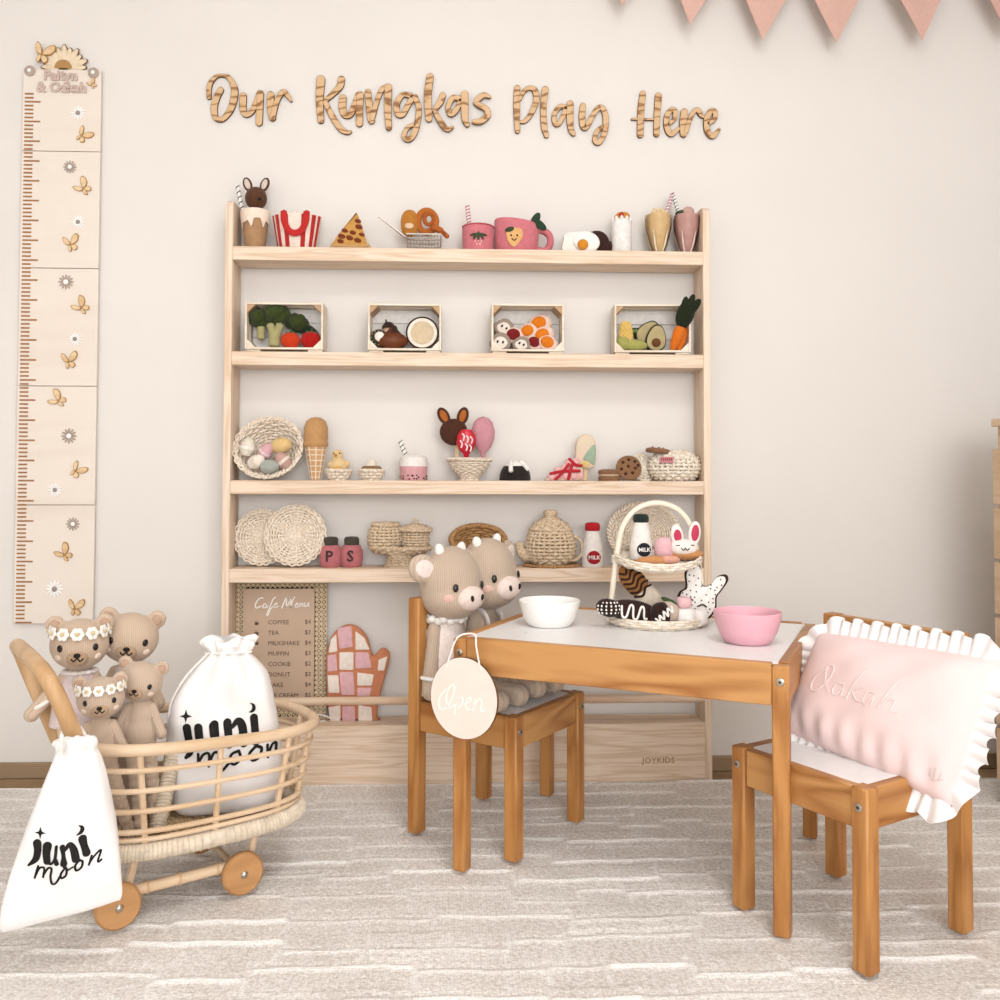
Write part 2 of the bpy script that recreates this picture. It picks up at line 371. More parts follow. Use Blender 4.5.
# carpet: loop pile with sculpted staggered blocks, a real height field where it is seen
def carpet_material():
    m, nt, b = nodes_of('loop_carpet'); tc = N(nt, 'ShaderNodeTexCoord')
    no = N(nt, 'ShaderNodeTexNoise', i_Scale=130.0, i_Detail=3.0, i_Roughness=0.7); nt.links.new(tc.outputs['Object'], no.inputs['Vector'])
    n2 = N(nt, 'ShaderNodeTexNoise', i_Scale=7.0, i_Detail=2.0); nt.links.new(tc.outputs['Object'], n2.inputs['Vector'])
    vo = N(nt, 'ShaderNodeTexVoronoi', i_Scale=190.0, i_Randomness=0.55); nt.links.new(tc.outputs['Object'], vo.inputs['Vector'])
    ad = N(nt, 'ShaderNodeMath', operation='MULTIPLY_ADD'); ad.inputs[1].default_value = 0.3; nt.links.new(n2.outputs[0], ad.inputs[0]); nt.links.new(no.outputs[0], ad.inputs[2])
    sb = N(nt, 'ShaderNodeMath', operation='MULTIPLY_ADD'); sb.inputs[1].default_value = -0.5; nt.links.new(vo.outputs['Distance'], sb.inputs[0]); nt.links.new(ad.outputs[0], sb.inputs[2])
    rp = N(nt, 'ShaderNodeValToRGB'); e = rp.color_ramp.elements
    e[0].position = 0.18; e[1].position = 0.66; e[0].color = (*lin('CEC5BD'), 1); e[1].color = (*lin('F7F3EF'), 1)
    nt.links.new(sb.outputs[0], rp.inputs[0])
    at = N(nt, 'ShaderNodeAttribute', attribute_name='smooth_yarn'); mx = N(nt, 'ShaderNodeMix', data_type='RGBA')
    nt.links.new(at.outputs['Fac'], mx.inputs[0]); nt.links.new(rp.outputs[0], mx.inputs[6]); mx.inputs[7].default_value = (*lin('FBF8F5'), 1)
    nt.links.new(mx.outputs[2], b.inputs['Base Color'])
    sm = N(nt, 'ShaderNodeMath', operation='SUBTRACT'); nt.links.new(no.outputs[0], sm.inputs[0]); nt.links.new(vo.outputs['Distance'], sm.inputs[1])
    bp = N(nt, 'ShaderNodeBump', i_Strength=0.5, i_Distance=0.003); nt.links.new(sm.outputs[0], bp.inputs['Height']); nt.links.new(bp.outputs[0], b.inputs['Normal'])
    b.inputs['Roughness'].default_value = 0.95; b.inputs['Sheen Weight'].default_value = 0.1; b.inputs['Specular IOR Level'].default_value = 0.1
    return m
def carpet():
    rnd = random.Random(3); rowh = 0.085; edges = []
    for j in range(60):
        x = XL-rnd.uniform(0, 0.2); e = []
        while x < XR+0.3: e.append((x, rnd.uniform(-0.0012, 0.0014), rnd.uniform(-0.026, 0.026), rnd.uniform(0.35, 1.0))); x += rnd.choice((0.09, 0.14, 0.2, 0.24, 0.28))*rnd.uniform(0.9, 1.1)
        edges.append(e)
    import bisect
    xs_ = [[q[0] for q in e] for e in edges]
    def h(x, y):
        x2 = x+0.005*math.sin(y*21)+0.002*math.sin(y*83); y2 = y+0.003*math.sin(x*11)+0.002*math.sin(x*47)
        q = (-y2+0.2)/rowh; j0 = int(math.floor(q)); z = 0; yarn = 0
        for j in (j0-1, j0, j0+1):
            e = edges[j % 60]; i = max(0, bisect.bisect_right(xs_[j % 60], x2)-1); a, dz, yo, am = e[i]; nx_ = e[i+1][0] if i+1 < len(e) else a+0.2
            d = (q-j-0.5)*rowh-yo; fade = min(1, max(0, min(x2-a, nx_-x2)/0.008))
            g = math.exp(-(d/0.0062)**2)*fade*am; z += 0.0048*g-0.002*math.exp(-((d+0.011)/0.006)**2)*fade; yarn = max(yarn, g)
            if j == j0:
                z += dz; v = math.exp(-(min(x2-a, nx_-x2)/0.004)**2); z += 0.0012*v; yarn = max(yarn, 0.45*v)
        return -0.0065+z, yarn
    nx, ny = 720, 360; x0, x1, y0, y1 = -1.75, XR-0.03, -1.55, -0.004
    vs = []; fs = []; ya = []
    for j in range(ny+1):
        for i in range(nx+1):
            x = x0+(x1-x0)*i/nx; y = y0+(y1-y0)*j/ny; z, q = h(x, y); vs.append((x, y, z)); ya.append(q)
    for j in range(ny):
        for i in range(nx): k = j*(nx+1)+i; fs.append((k, k+1, k+nx+2, k+nx+1))
    mb = MB(); mb.v = vs; mb.f = fs
    for a, b, c, d in ((XL+0.03, x0, YF+0.03, y1), (x0, x1, YF+0.03, y0)):
        mb.add([(a, c, -0.0065), (b, c, -0.0065), (b, d, -0.0065), (a, d, -0.0065)], [(0, 1, 2, 3)])
    mb.add([(x0, y1, -0.004), (x1, y1, -0.004), (x1, y1, FZ), (x0, y1, FZ)], [(0, 1, 2, 3)])
    me = bpy.data.meshes.new('area_rug'); me.from_pydata(mb.v, [], mb.f); me.update()
    at = me.attributes.new('smooth_yarn', 'FLOAT', 'POINT'); at.data.foreach_set('value', ya+[0.0]*(len(mb.v)-len(ya)))
    me.polygons.foreach_set('use_smooth', [True]*len(me.polygons)); me.materials.append(carpet_material())
    o = bpy.data.objects.new('area_rug', me); C.objects.link(o)
    return tag(o, 'large cream loop pile rug with sculpted brick pattern covering the floor', 'rug')
FZ = -0.014
mb = MB(); mb.box(((XL+XR)/2, (YF+WALL_Y)/2, FZ-0.03), (XR-XL+0.2, WALL_Y-YF+0.2, 0.06)); tag(mb.build('floor', wood('brown_floor_boards', 'A58A6C', '8C7052', 'x', 8, 5, 0.5)), kind='structure')
carpet()

# round ceiling lamp, unseen above the frame, added to balance the light
lamp = thing('added_ceiling_lamp', 'unseen flat round white ceiling lamp added to balance the light', 'lamp', (0.35, -1.75, ZC))
P(lamp, 'lamp_base', M_frame, lambda m: m.lathe([(0, 0), (0.28, 0), (0.28, -0.03), (0.265, -0.04), (0.255, -0.035), (0, -0.035)], 40))
md, ntd, bd = nodes_of('added_lamp_diffuser'); bd.inputs['Emission Color'].default_value = (1, 0.98, 0.955, 1); bd.inputs['Emission Strength'].default_value = 3.0  # glow of the added lamp
P(lamp, 'diffuser', md, lambda m: m.lathe([(0, -0.05), (0.15, -0.048), (0.25, -0.04), (0.254, -0.036)], 40))
# ================================================================ shelf unit
M_pine = wood('pale_pine', 'E6D0BA', 'D0B294', 'x', 34, 7, 0.55, lg=0.04)
M_pinez = wood('pale_pine_upright', 'E6D1BC', 'D3B698', 'z', 34, 6, 0.55, lg=0.04)
M_rod = wood('pine_dowel', 'E2C8AE', 'CFAE90', 'x', 12, 4, 0.5)
M_oak = wood('honey_pine', 'C38F57', '985F2E', 'x', 4.5, 15, 0.38)
M_oaky = wood('honey_pine_side', 'BC864E', '945B2B', 'y', 4.5, 15, 0.38)
M_oakz = wood('honey_pine_leg', 'BD864C', '9C6431', 'z', 10, 6, 0.38)
M_lam = gloss('white_laminate', 'F1EFEE', 0.35)
M_bolt = mat('bolt_metal', 'B9B2A6', rough=0.3, var=0.02, bump=0); MATS['bolt_metal'].node_tree.nodes['Principled BSDF'].inputs['Metallic'].default_value = 0.9
M_bolth = mat('bolt_socket', '4A3A2A', rough=0.6, bump=0)
Z1, Z2, Z3, Z4, ZB = 1.3347, 1.0702, 0.7479, 0.5278, 0.139
SW, SD, TK = 1.2274, 0.1, 0.0348
hw = SW/2-0.018
shelf = thing('bookshelf', 'wide pale pine wall shelf with four boards of felt play food', 'shelf')
for s in (-1, 1):
    poly = [(0, FZ), (SD-0.008, FZ), (SD-0.008, 1.452)]+[(0.02*(1-math.cos(a*PI/8))*1.0, 1.432+0.02*math.sin(a*PI/8)) for a in range(4, -1, -1)]
    mb = MB(); mb.prism([(x, z) for x, z in poly], -0.009, 0.009, 0.001, M=T(s*(SW/2-0.009), 0, 0) @ rotm(0, 0, PI/2)); mb.build('upright', M_pinez, shelf)
for z in (Z1, Z2, Z3, Z4):
    P(shelf, 'shelf_board', M_pine, lambda m: m.box((0, SD/2-0.004, z-TK/2), (2*hw, SD-0.008, TK), 0.0015))
P(shelf, 'bottom_board', M_pine, lambda m: m.box((0, SD/2+0.005, ZB-0.009), (2*hw, SD-0.026, 0.018), 0.001))
fp = P(shelf, 'front_panel', M_pine, lambda m: m.box((0, 0.009, (ZB+FZ)/2), (2*hw, 0.017, ZB-FZ), 0.001))
P(shelf, 'guard_rail', M_rod, lambda m: m.tube([(-hw+0.001*0, 0.011, 0.198), (hw, 0.011, 0.198)], 0.0105, 14, cap=False))
pj = at_y(658.5, 760.5, 0)
text_obj('engraved_mark', 'JOYKIDS', mat('burnt_engraving', 'A8845C', rough=0.8, bump=0), fp, 0.021, (pj.x, -0.0003, pj.z), bold=0.0, spacing=1.05)

# ================================================================ drawer chest by the right wall
M_chest = wood('pale_birch_chest', 'DCC0A2', 'CDAE8C', 'y', 10, 5, 0.55)
chest = thing('drawer_chest', 'pale wooden drawer chest at the right edge beside the pillow', 'drawers', (0, 0, 0))
CX = 1.226; cy0, cy1 = -1.25, -0.2
zt = at_plane(993.5, 419, (CX, 0, 0), Vector((1, 0, 0))).z
P(chest, 'body', M_chest, lambda m: m.box(((CX+0.012+XR-0.016)/2, (cy0+cy1)/2, zt/2), (XR-0.016-CX-0.012, cy1-cy0, zt), 0.002))
zs = [at_plane(995, v, (CX, cy1, 0), Vector((0, 1, 0))).z for v in (447, 506, 560, 615, 670, 725, 780)]
for a, b in zip(zs, zs[1:]):
    d = P(chest, 'drawer_front', M_chest, lambda m: m.box((CX+0.005, (cy0+cy1)/2, (a+b)/2), (0.014, cy1-cy0-0.004, a-b-0.008), 0.002))
    for q in (-0.2, -0.85):
        P(d, 'knob', gloss('dark_knob', '3A2A20', 0.4), lambda m: m.lathe([(0, 0), (0.006, 0), (0.006, 0.008), (0.011, 0.014), (0.009, 0.02), (0, 0.021)], 12, (CX-0.002, cy1+q, a-0.02), M=rotm(0, -PI/2, 0)))
P(chest, 'top_board', M_chest, lambda m: m.box(((CX+XR-0.016)/2, (cy0+cy1)/2, zt-0.009), (XR-0.016-CX+0.004, cy1-cy0+0.004, 0.018), 0.002))

# ================================================================ children's table and chairs
def bolt(parent, loc, n):
    M = T(*loc) @ frame_to(n)
    b = MB(); b.M = M; b.lathe([(0, 0.0022), (0.0042, 0.0024), (0.0068, 0.0012), (0.0072, 0), (0.0072, -0.004), (0, -0.004)], 14, M=rotm(PI/2, 0, 0)); o = b.build('bolt', M_bolt, parent)
    s = MB(); s.M = M; s.lathe([(0, 0.0028), (0.0028, 0.0028), (0.0028, 0.0015), (0, 0.0015)], 6, M=rotm(PI/2, 0, 0)); s.build('socket', M_bolth, o)
TW, TD, TH = 0.6248, 0.4824, 0.45
table = thing('play_table', "low honey pine children's table with white laminate top", 'table', (-0.0381, -0.5123, 0), -0.4687)
L = 0.028
for i, (x, y) in enumerate(((0, 0), (TW-L, 0), (0, TD-L), (TW-L, TD-L))):
    P(table, 'leg', M_oakz, lambda m: m.box((x+L/2, y+L/2, TH/2-0.002), (L, L, TH-0.004), 0.003))
AH = 0.07
for y in (0.002, TD-0.020): P(table, 'apron', M_oak, lambda m: m.box((TW/2, y+0.009, TH-0.001-AH/2), (TW-2*L-0.0005, 0.018, AH), 0.0015))
for x in (0.002, TW-0.020): P(table, 'apron', M_oaky, lambda m: m.box((x+0.009, TD/2, TH-0.001-AH/2), (0.018, TD-2*L-0.0005, AH), 0.0015))
P(table, 'table_top', M_lam, lambda m: m.box((TW/2, TD/2, TH-0.007), (TW-0.041, TD-0.041, 0.008), 0.001))
for x in (L/2, TW-L/2): bolt(table, (x, -0.0005, TH-0.03), (0, -1, 0)); bolt(table, (x, TD+0.0005, TH-0.03), (0, 1, 0))
P(table, 'scuff', mat('grey_scuff', '8E8478', bump=0), lambda m: m.ell((0.105, 0.115, TH-0.003), (0.004, 0.0012, 0.0002), 10, 4))

def make_chair(label, loc, rz):
    """chair faces local -Y; origin at its near-left... front-left leg corner centre"""
    c = thing('play_chair', label, 'chair', loc, rz, 'honey pine play chairs')
    W, D, SH, BH, l = 0.279, 0.279, 0.283, 0.498, 0.03
    for x in (0, W-l):
        P(c, 'leg', M_oakz, lambda m: m.box((x+l/2, l/2, SH/2), (l, l, SH), 0.003))
        P(c, 'leg', M_oakz, lambda m: m.box((x+l/2, D-l/2, BH/2), (l, l, BH), 0.003))
        P(c, 'apron', M_oaky, lambda m: m.box((x+l/2, D/2, SH-0.034), (0.018, D-2*l-0.0005, 0.064), 0.0015))
    for y in (l/2, D-l/2): P(c, 'apron', M_oak, lambda m: m.box((W/2, y, SH-0.034), (W-2*l-0.0005, 0.018, 0.064), 0.0015))
    P(c, 'seat', M_lam, lambda m: m.box((W/2, D/2, SH-0.006), (W-2*l+0.012, D-2*l+0.012, 0.007), 0.001))
    P(c, 'back_rail', M_oak, lambda m: m.box((W/2, D-l/2, BH-0.036), (W-2*l-0.0005, 0.018, 0.07), 0.0015))
    for x in (l/2, W-l/2): bolt(c, (x, -0.0005, SH-0.03), (0, -1, 0))
    return c
# left chair: front edge B-C, faces along (.81,-.59)
aL = math.atan2(-0.586, 0.81)+PI/2
# local -Y = facing dir; local x = perpendicular
def chair_at(label, center, facing):
    a = math.atan2(facing[1], facing[0])+PI/2
    off = Matrix.Rotation(a, 4, 'Z') @ Vector((0.1395, 0.1395, 0))
    return make_chair(label, (center[0]-off.x, center[1]-off.y, 0), a)
cL = Vector((0.059, -0.290)); cR = Vector((0.649, -0.723))
chair_left = chair_at('honey pine play chair holding the two knitted cow dolls', cL, (0.80, -0.60))
chair_right = chair_at('honey pine play chair with the pink ruffled pillow on its seat', cR, (-0.872, -0.49))
# ================================================================ growth chart on the wall
M_chart = wood('blush_plywood', 'E6DACE', 'DFD1C3', 'x', 5, 3, 0.6, bump=0.02)
M_tick = mat('engraved_brown', 'A5774F', rough=0.8, bump=0)
M_butter = wood('butterfly_wood', 'E3C79E', 'D2AE7E', 'x', 30, 4, 0.6)
M_butd = mat('burnt_edge', 'B48A58', rough=0.8, bump=0)
M_daisyw = gloss('white_acrylic', 'FBF8F4', 0.4); M_daisyg = mat('daisy_grey', '9C8F86', rough=0.6, bump=0); M_petg = mat('petal_grey', 'B3A194', rough=0.6, bump=0)
M_name = mat('mauve_acrylic', 'C9B2A6', rough=0.4, bump=0, var=0.02); M_namesh = gloss('name_backing', 'F0E4DA', 0.5)
CY = WALL_Y-0.010
chart = thing('growth_chart', 'tall blush wooden growth chart with ruler ticks, butterflies and daisies', 'growth chart', (-1.062, CY, 0.378))
o0 = Vector((-1.062, CY, 0.378))
def cl(u, v):
    p = at_y(u, v, CY-0.004); return p.x-o0.x, p.z-o0.z
zb = [cl(55, v)[1] for v in (624, 505, 386, 268, 151, 69)]
for a, b in zip(zb, zb[1:]): P(chart, 'panel', M_chart, lambda m: m.box((0, 0.001, (a+b)/2), (0.2, 0.008, b-a-0.0016), 0.0008))
mb = MB(); z = zb[0]+0.004; i = 0
while z < zb[-1]-0.058:
    mb.box((-0.1+0.006+(0.02 if i % 5 == 0 else 0.011), -0.0034, z), (0.04 if i % 5 == 0 else 0.022, 0.0012, 0.0042)); z += 0.01035; i += 1
mb.build('ruler_marks', M_tick, chart)
def butterfly(u, v, ang, s):
    x, z = cl(u, v); M = T(x, -0.0042, z) @ rotm(0, ang, 0)
    up = cr([(0, 0), (0.007, 0.016), (0.020, 0.024), (0.024, 0.015), (0.016, 0.003)], 4, True); lo = cr([(0, -0.001), (0.010, -0.002), (0.014, -0.010), (0.007, -0.016), (0.001, -0.009)], 4, True)
    def both(m, k, y0, y1, MM):
        for sg in (1, -1):
            for q in (up, lo):
                cx = sum(p[0] for p in q)/len(q); cz = sum(p[1] for p in q)/len(q)
                m.prism([(sg*s*(cx+(p[0]-cx)*k)*(1 if sg > 0 else 0.62), s*(cz+(p[1]-cz)*k)) for p in q], y0, y1, M=MM)
        m.box((0, (y0+y1)/2, 0), (0.002*s, abs(y1-y0), 0.022*s), M=None) if False else None
    b = P(chart, 'butterfly', M_butd, lambda m: both(m, 1.0, -0.0025, 0.001, M)); P(b, 'wing_inlay', M_butter, lambda m: both(m, 0.8, -0.0034, -0.0024, M))
for u, v, a, s in ((82, 136, 0.6, 0.9), (84, 189, -0.9, 0.95), (71, 245, -0.3, 0.95), (82, 308, -0.9, 0.95), (69, 362, -0.2, 0.95), (59, 401, -1.1, 0.95), (76, 471, 0.6, 0.9), (65, 555, -0.8, 0.95), (75, 609, 0.0, 0.95), (92.5, 85, -0.7, 0.55)): butterfly(u, v, a, s*1.12)
def daisy(u, v, dark, r):
    x, z = cl(u, v)
    def pet(m):
        for k in range(12):
            a = 2*PI*k/12; m.ell((x+math.cos(a)*r*0.62, -0.0045, z+math.sin(a)*r*0.62), (r*0.4, 0.001, r*0.13), 8, 4, M=rotm(0, -a, 0))
    d = P(chart, 'daisy', M_petg if dark else M_daisyw, pet)
    P(d, 'daisy_centre', M_daisyw if dark else M_daisyg, lambda m: m.ell((x, -0.006, z), (r*0.32, 0.002, r*0.32), 12, 6))
for u, v, d, r in ((78, 113, 0, 0.014), (70, 167, 1, 0.013), (78, 222, 0, 0.013), (66, 282, 1, 0.015), (75, 339, 0, 0.013), (69, 436, 1, 0.015), (55, 490, 0, 0.013), (73, 524, 1, 0.013), (54.5, 589, 0, 0.016)): daisy(u, v, d, r*1.35)
for u, v in ((30, 71), (93.5, 73)):
    x, z = cl(u, v)
    k = P(chart, 'screw_cap', M_petg, lambda m: m.lathe([(0, 0.004), (0.010, 0.004), (0.014, 0.001), (0.014, -0.004), (0, -0.004)], 16, (x, -0.005, z), M=rotm(PI/2, 0, 0)))
    P(k, 'cap_centre', M_daisyw, lambda m: m.ell((x, -0.0095, z), (0.005, 0.002, 0.005), 10, 6))
xn, zn = cl(61, 76); text_obj('name_lettering', 'Paityn', M_name, chart, 0.036, (xn, -0.006, zn), bold=0.0016, ext=0.001)
xn, zn = cl(62, 88); text_obj('name_lettering', '& Oakah', M_name, chart, 0.036, (xn, -0.006, zn), bold=0.0016, ext=0.001)
xf, zf = cl(63, 68)
def half_daisy(m):
    for k in range(11):
        a = PI*(k+0.3)/10.6; R = 0.056+0.006*(k % 2); m.ell((xf+math.cos(a)*R*0.6, 0.0, zf+math.sin(a)*R*0.6), (R*0.43, 0.003, R*0.135), 10, 5, M=rotm(0, -a, 0))
fl = P(chart, 'flower_topper', mat('petal_cream', 'EAD6B8', bump=0, rough=0.6), half_daisy)
def petal_edges(m):
    for k in range(11):
        a = PI*(k+0.3)/10.6; R = 0.056+0.006*(k % 2); m.ell((xf+math.cos(a)*R*0.62, 0.002, zf+math.sin(a)*R*0.62), (R*0.46, 0.0028, R*0.165), 10, 5, M=rotm(0, -a, 0))
P(fl, 'burnt_petal_edge', mat('dark_burnt', '6B4A2C', bump=0), petal_edges)
P(fl, 'flower_heart', M_butd, lambda m: m.prism([(xf+0.022*math.cos(PI*k/10), zf+0.022*math.sin(PI*k/10)) for k in range(11)], -0.005, 0.003))
butterfly(42, 55, 0.2, 1.35)

# ================================================================ wooden words on the wall
def sign_wood():
    m, nt, b = nodes_of('sign_wood'); tc = N(nt, 'ShaderNodeTexCoord')
    mp = N(nt, 'ShaderNodeMapping'); mp.inputs['Rotation'].default_value = (0, 0.5, 0); mp.inputs['Scale'].default_value = (0.35, 1, 1); nt.links.new(tc.outputs['Object'], mp.inputs[0])
    wv = N(nt, 'ShaderNodeTexWave', bands_direction='Z', i_Scale=13.0, i_Distortion=24.0, i_Detail=3.0); wv.inputs['Detail Scale'].default_value = 1.1; nt.links.new(mp.outputs[0], wv.inputs[0])
    rp = N(nt, 'ShaderNodeValToRGB'); e = rp.color_ramp.elements
    e[0].position = 0.0; e[0].color = (*lin('8A5E36'), 1); e[1].position = 0.45; e[1].color = (*lin('D2AE84'), 1); rp.color_ramp.elements.new(0.16).color = (*lin('BE9362'), 1)
    nt.links.new(wv.outputs['Fac'], rp.inputs[0]); nt.links.new(rp.outputs[0], b.inputs['Base Color']); b.inputs['Roughness'].default_value = 0.6
    return m
M_sign = sign_wood(); M_signedge = mat('laser_burnt_edge', '6E5034', rough=0.85, bump=0)
R1 = lambda p: (200+p[0]/6.667, 60+p[1]/6.667); R3 = lambda p: (500+p[0]/8.333, 70+p[1]/8.333); R4 = lambda p: (620+p[0]/8.333, 70+p[1]/8.333)
WORDS = [
 ('Our', R1, 6.667, [
  ('O', [([(64, 255), (68, 175), (105, 122), (150, 110), (198, 125), (232, 190), (232, 255), (208, 335), (170, 388), (138, 405), (108, 388), (98, 330), (112, 265), (142, 205)], [30, 34, 26, 20, 30, 44, 46, 42, 36, 32, 38, 44, 44, 40])]),
  ('u', [([(292, 245), (290, 325), (308, 368), (345, 355), (378, 295), (405, 230)], [44, 46, 40, 34, 40, 46]), ([(407, 230), (402, 330), (398, 425)], 44)]),
  ('r', [([(475, 240), (475, 320), (486, 390)], 48), ([(488, 385), (506, 315), (530, 255), (562, 220), (590, 248), (612, 280)], [40, 36, 34, 36, 30, 16])])]),
 ('Kungkas', R1, 6.667, [
  ('K', [([(808, 135), (800, 280), (808, 410)], [56, 50, 42]), ([(945, 135), (930, 190), (842, 275)], [46, 44, 30]), ([(838, 292), (890, 390), (940, 465), (985, 490), (1008, 484)], [34, 40, 38, 30, 16])]),
  ('u', [([(955, 260), (952, 325), (968, 372), (1002, 372), (1025, 330), (1062, 240)], [48, 50, 44, 40, 42, 46]), ([(1070, 240), (1066, 330), (1065, 430)], 46)]),
  ('n', [([(1122, 222), (1130, 310), (1145, 410)], [42, 46, 48]), ([(1150, 395), (1180, 290), (1212, 210), (1252, 182)], [36, 34, 34, 30]), ([(1258, 190), (1254, 330), (1260, 458)], [48, 48, 40])]),
  ('g', [([(1405, 245), (1352, 242), (1314, 300), (1320, 365), (1352, 372), (1385, 315), (1420, 258)], [36, 34, 42, 40, 36, 38, 36]), ([(1436, 258), (1460, 330), (1450, 430), (1420, 515), (1382, 538), (1362, 508), (1388, 458), (1430, 440)], [40, 38, 40, 38, 36, 34, 28, 22])]),
  ('k', [([(1535, 122), (1520, 250), (1527, 400)], [48, 50, 46]), ([(1620, 245), (1602, 290), (1562, 345)], [42, 42, 28]), ([(1572, 365), (1610, 430), (1648, 472), (1684, 458)], [32, 38, 34, 18])]),
  ('a', [([(1738, 272), (1690, 262), (1656, 315), (1668, 370), (1702, 352), (1738, 285)], 36), ([(1765, 240), (1765, 330), (1768, 405), (1782, 440)], [50, 50, 44, 34])]),
  ('s', [([(1930, 258), (1890, 246), (1842, 285), (1858, 312), (1908, 338), (1916, 380), (1870, 420), (1828, 422)], [22, 36, 40, 38, 38, 42, 40, 34])])]),
 ('Play', R3, 8.333, [
  ('P', [([(142, 160), (138, 300), (140, 420), (144, 515)], [52, 56, 50, 44]), ([(165, 250), (200, 182), (252, 158), (292, 185), (300, 265), (258, 370), (205, 435), (165, 440)], [30, 36, 40, 50, 52, 44, 34, 22])]),
  ('l', [([(375, 172), (360, 320), (366, 480), (386, 555)], [58, 52, 52, 40])]),
  ('a', [([(550, 320), (497, 315), (452, 375), (452, 445), (482, 460), (520, 400), (545, 335)], 40), ([(582, 292), (580, 420), (590, 505), (610, 540)], [58, 58, 50, 40])]),
  ('y', [([(688, 308), (680, 400), (692, 480), (722, 475), (772, 385), (820, 325), (858, 338), (878, 420), (868, 530), (822, 612), (788, 596), (802, 525), (850, 480)], [50, 54, 52, 50, 42, 46, 46, 50, 48, 42, 42, 40, 30])])]),
 ('Here', R4, 8.333, [
  ('H', [([(187, 205), (170, 350), (166, 545)], [52, 56, 56]), ([(316, 225), (305, 380), (300, 540)], [58, 54, 52]), ([(95, 418), (275, 420)], [16, 18])]),
  ('e', [([(405, 455), (448, 415), (456, 355), (424, 340), (386, 395), (386, 485), (420, 542), (478, 500)], [30, 40, 44, 42, 48, 50, 48, 36])]),
  ('r', [([(530, 358), (520, 450), (524, 540)], [58, 62, 60]), ([(545, 520), (572, 430), (610, 355), (645, 345), (668, 385), (692, 402)], [40, 38, 40, 44, 36, 22])]),
  ('e', [([(735, 455), (780, 415), (784, 362), (752, 350), (716, 420), (722, 515), (765, 560), (818, 505)], [30, 42, 46, 44, 52, 50, 46, 26])])]),
]
lab = {'Our': 'cut-out wooden script word Our, first word of the wall sign', 'Kungkas': 'cut-out wooden script word Kungkas, longest word of the wall sign', 'Play': 'cut-out wooden script word Play on the wall above the shelf', 'Here': 'cut-out wooden script word Here, last word of the wall sign'}
WS = 1/at_y(501, 110, WALL_Y).x if False else (at_y(501, 110, WALL_Y)-at_y(500, 110, WALL_Y)).x
for word, conv, sc, letters in WORDS:
    pts = [conv(p) for _, st in letters for s_ in st for p in s_[0]]
    cu = sum(p[0] for p in pts)/len(pts); cv = max(p[1] for p in pts)
    base = at_y(cu, cv, WALL_Y); base.y = WALL_Y-0.0005
    wt = thing('wall_word', lab[word], 'wall sign', base, group='wooden words of the wall sign')
    k = 0
    for ch, strokes in letters:
        mb = MB(); eb = MB()
        for st, wd in strokes:
            q = []
            for p in st:
                a = at_y(*conv(p), WALL_Y); q.append((a.x-base.x, a.z-base.z))
            wl = [x/sc*WS for x in (wd if isinstance(wd, list) else [wd]*len(st))]
            y = -0.007-0.00035*k; k += 1
            mb.slab(q, [max(x-0.0016, x*0.7) for x in wl], lambda x, z: (x, y-0.0003, z), 0.0005)
            eb.slab(q, wl, lambda x, z: (x, y, z), 0.0065)
        lt = eb.build('letter', M_signedge, wt); mb.build('letter_face', M_sign, lt)

# ================================================================ bunting
M_bunt = mat('pink_linen', 'D9B0A2', rough=0.9, var=0.05, nscale=200, bump=0.3, bscale=900, bdist=0.0006, sheen=0.2)
BY = 0.03
tips = [(622, 6), (690, 25), (763.5, 39), (836.5, 43), (922, 41), (1008, 32)]
bt = thing('bunting_garland', 'dusty pink triangular flag garland hanging across the top right corner', 'bunting', at_y(775, -40, BY))
b0 = Vector(bt.location); cord = []
for i, (u, v) in enumerate(tips):
    p = at_y(u, v, BY)-b0; wdt = 0.205 if i else 0.19; hh = 0.205; sk = (0.012, 0.02, 0.012, 0.006, -0.006, -0.012)[i]
    tl = (p.x-wdt/2+sk, p.z+hh+0.006*(2.5-i)*-1*0+0.0); tr = (p.x+wdt/2+sk, p.z+hh)
    dz = (0.035, 0.02, 0.008, -0.004, -0.012, -0.018)[i]
    tl = (tl[0], tl[1]+dz/2); tr = (tr[0], tr[1]-dz/2)
    def flag(m):
        n = 8; vs = []; fs = []
        for j in range(n+1):
            t = j/n
            for q in range(n+1):
                s_ = q/n; x = tl[0]+(tr[0]-tl[0])*s_; z0 = tl[1]+(tr[1]-tl[1])*s_
                X = x+(p.x-x)*t; Z = z0+(p.z-z0)*t; vs.append((X, 0.006*math.sin(s_*5+i)*(1-t)+0.004*math.sin(t*4+i*2), Z))
        m_ = n+1; base = len(vs); vs += [(x, y+0.0018, z) for x, y, z in vs]
        for j in range(n):
            for q in range(n):
                a = j*m_+q; fs.append((a, a+1, a+m_+1, a+m_)); fs.append((a+base, a+m_+base, a+m_+1+base, a+1+base))
        m.add(vs, fs)
    P(bt, 'flag', M_bunt, flag)
    cord += [(tl[0]-0.004, 0, tl[1]), (p.x+sk, 0, (tl[1]+tr[1])/2-0.002), (tr[0]+0.004, 0, tr[1])]
P(bt, 'cord', mat('cream_cord', 'EDE4D8', bump=0.1), lambda m: m.tube(cr([(-0.62, 0.02, cord[0][2]+0.09)]+cord+[(cord[-1][0]+0.12, 0.0, cord[-1][2]+0.04)], 3), 0.0025, 6))
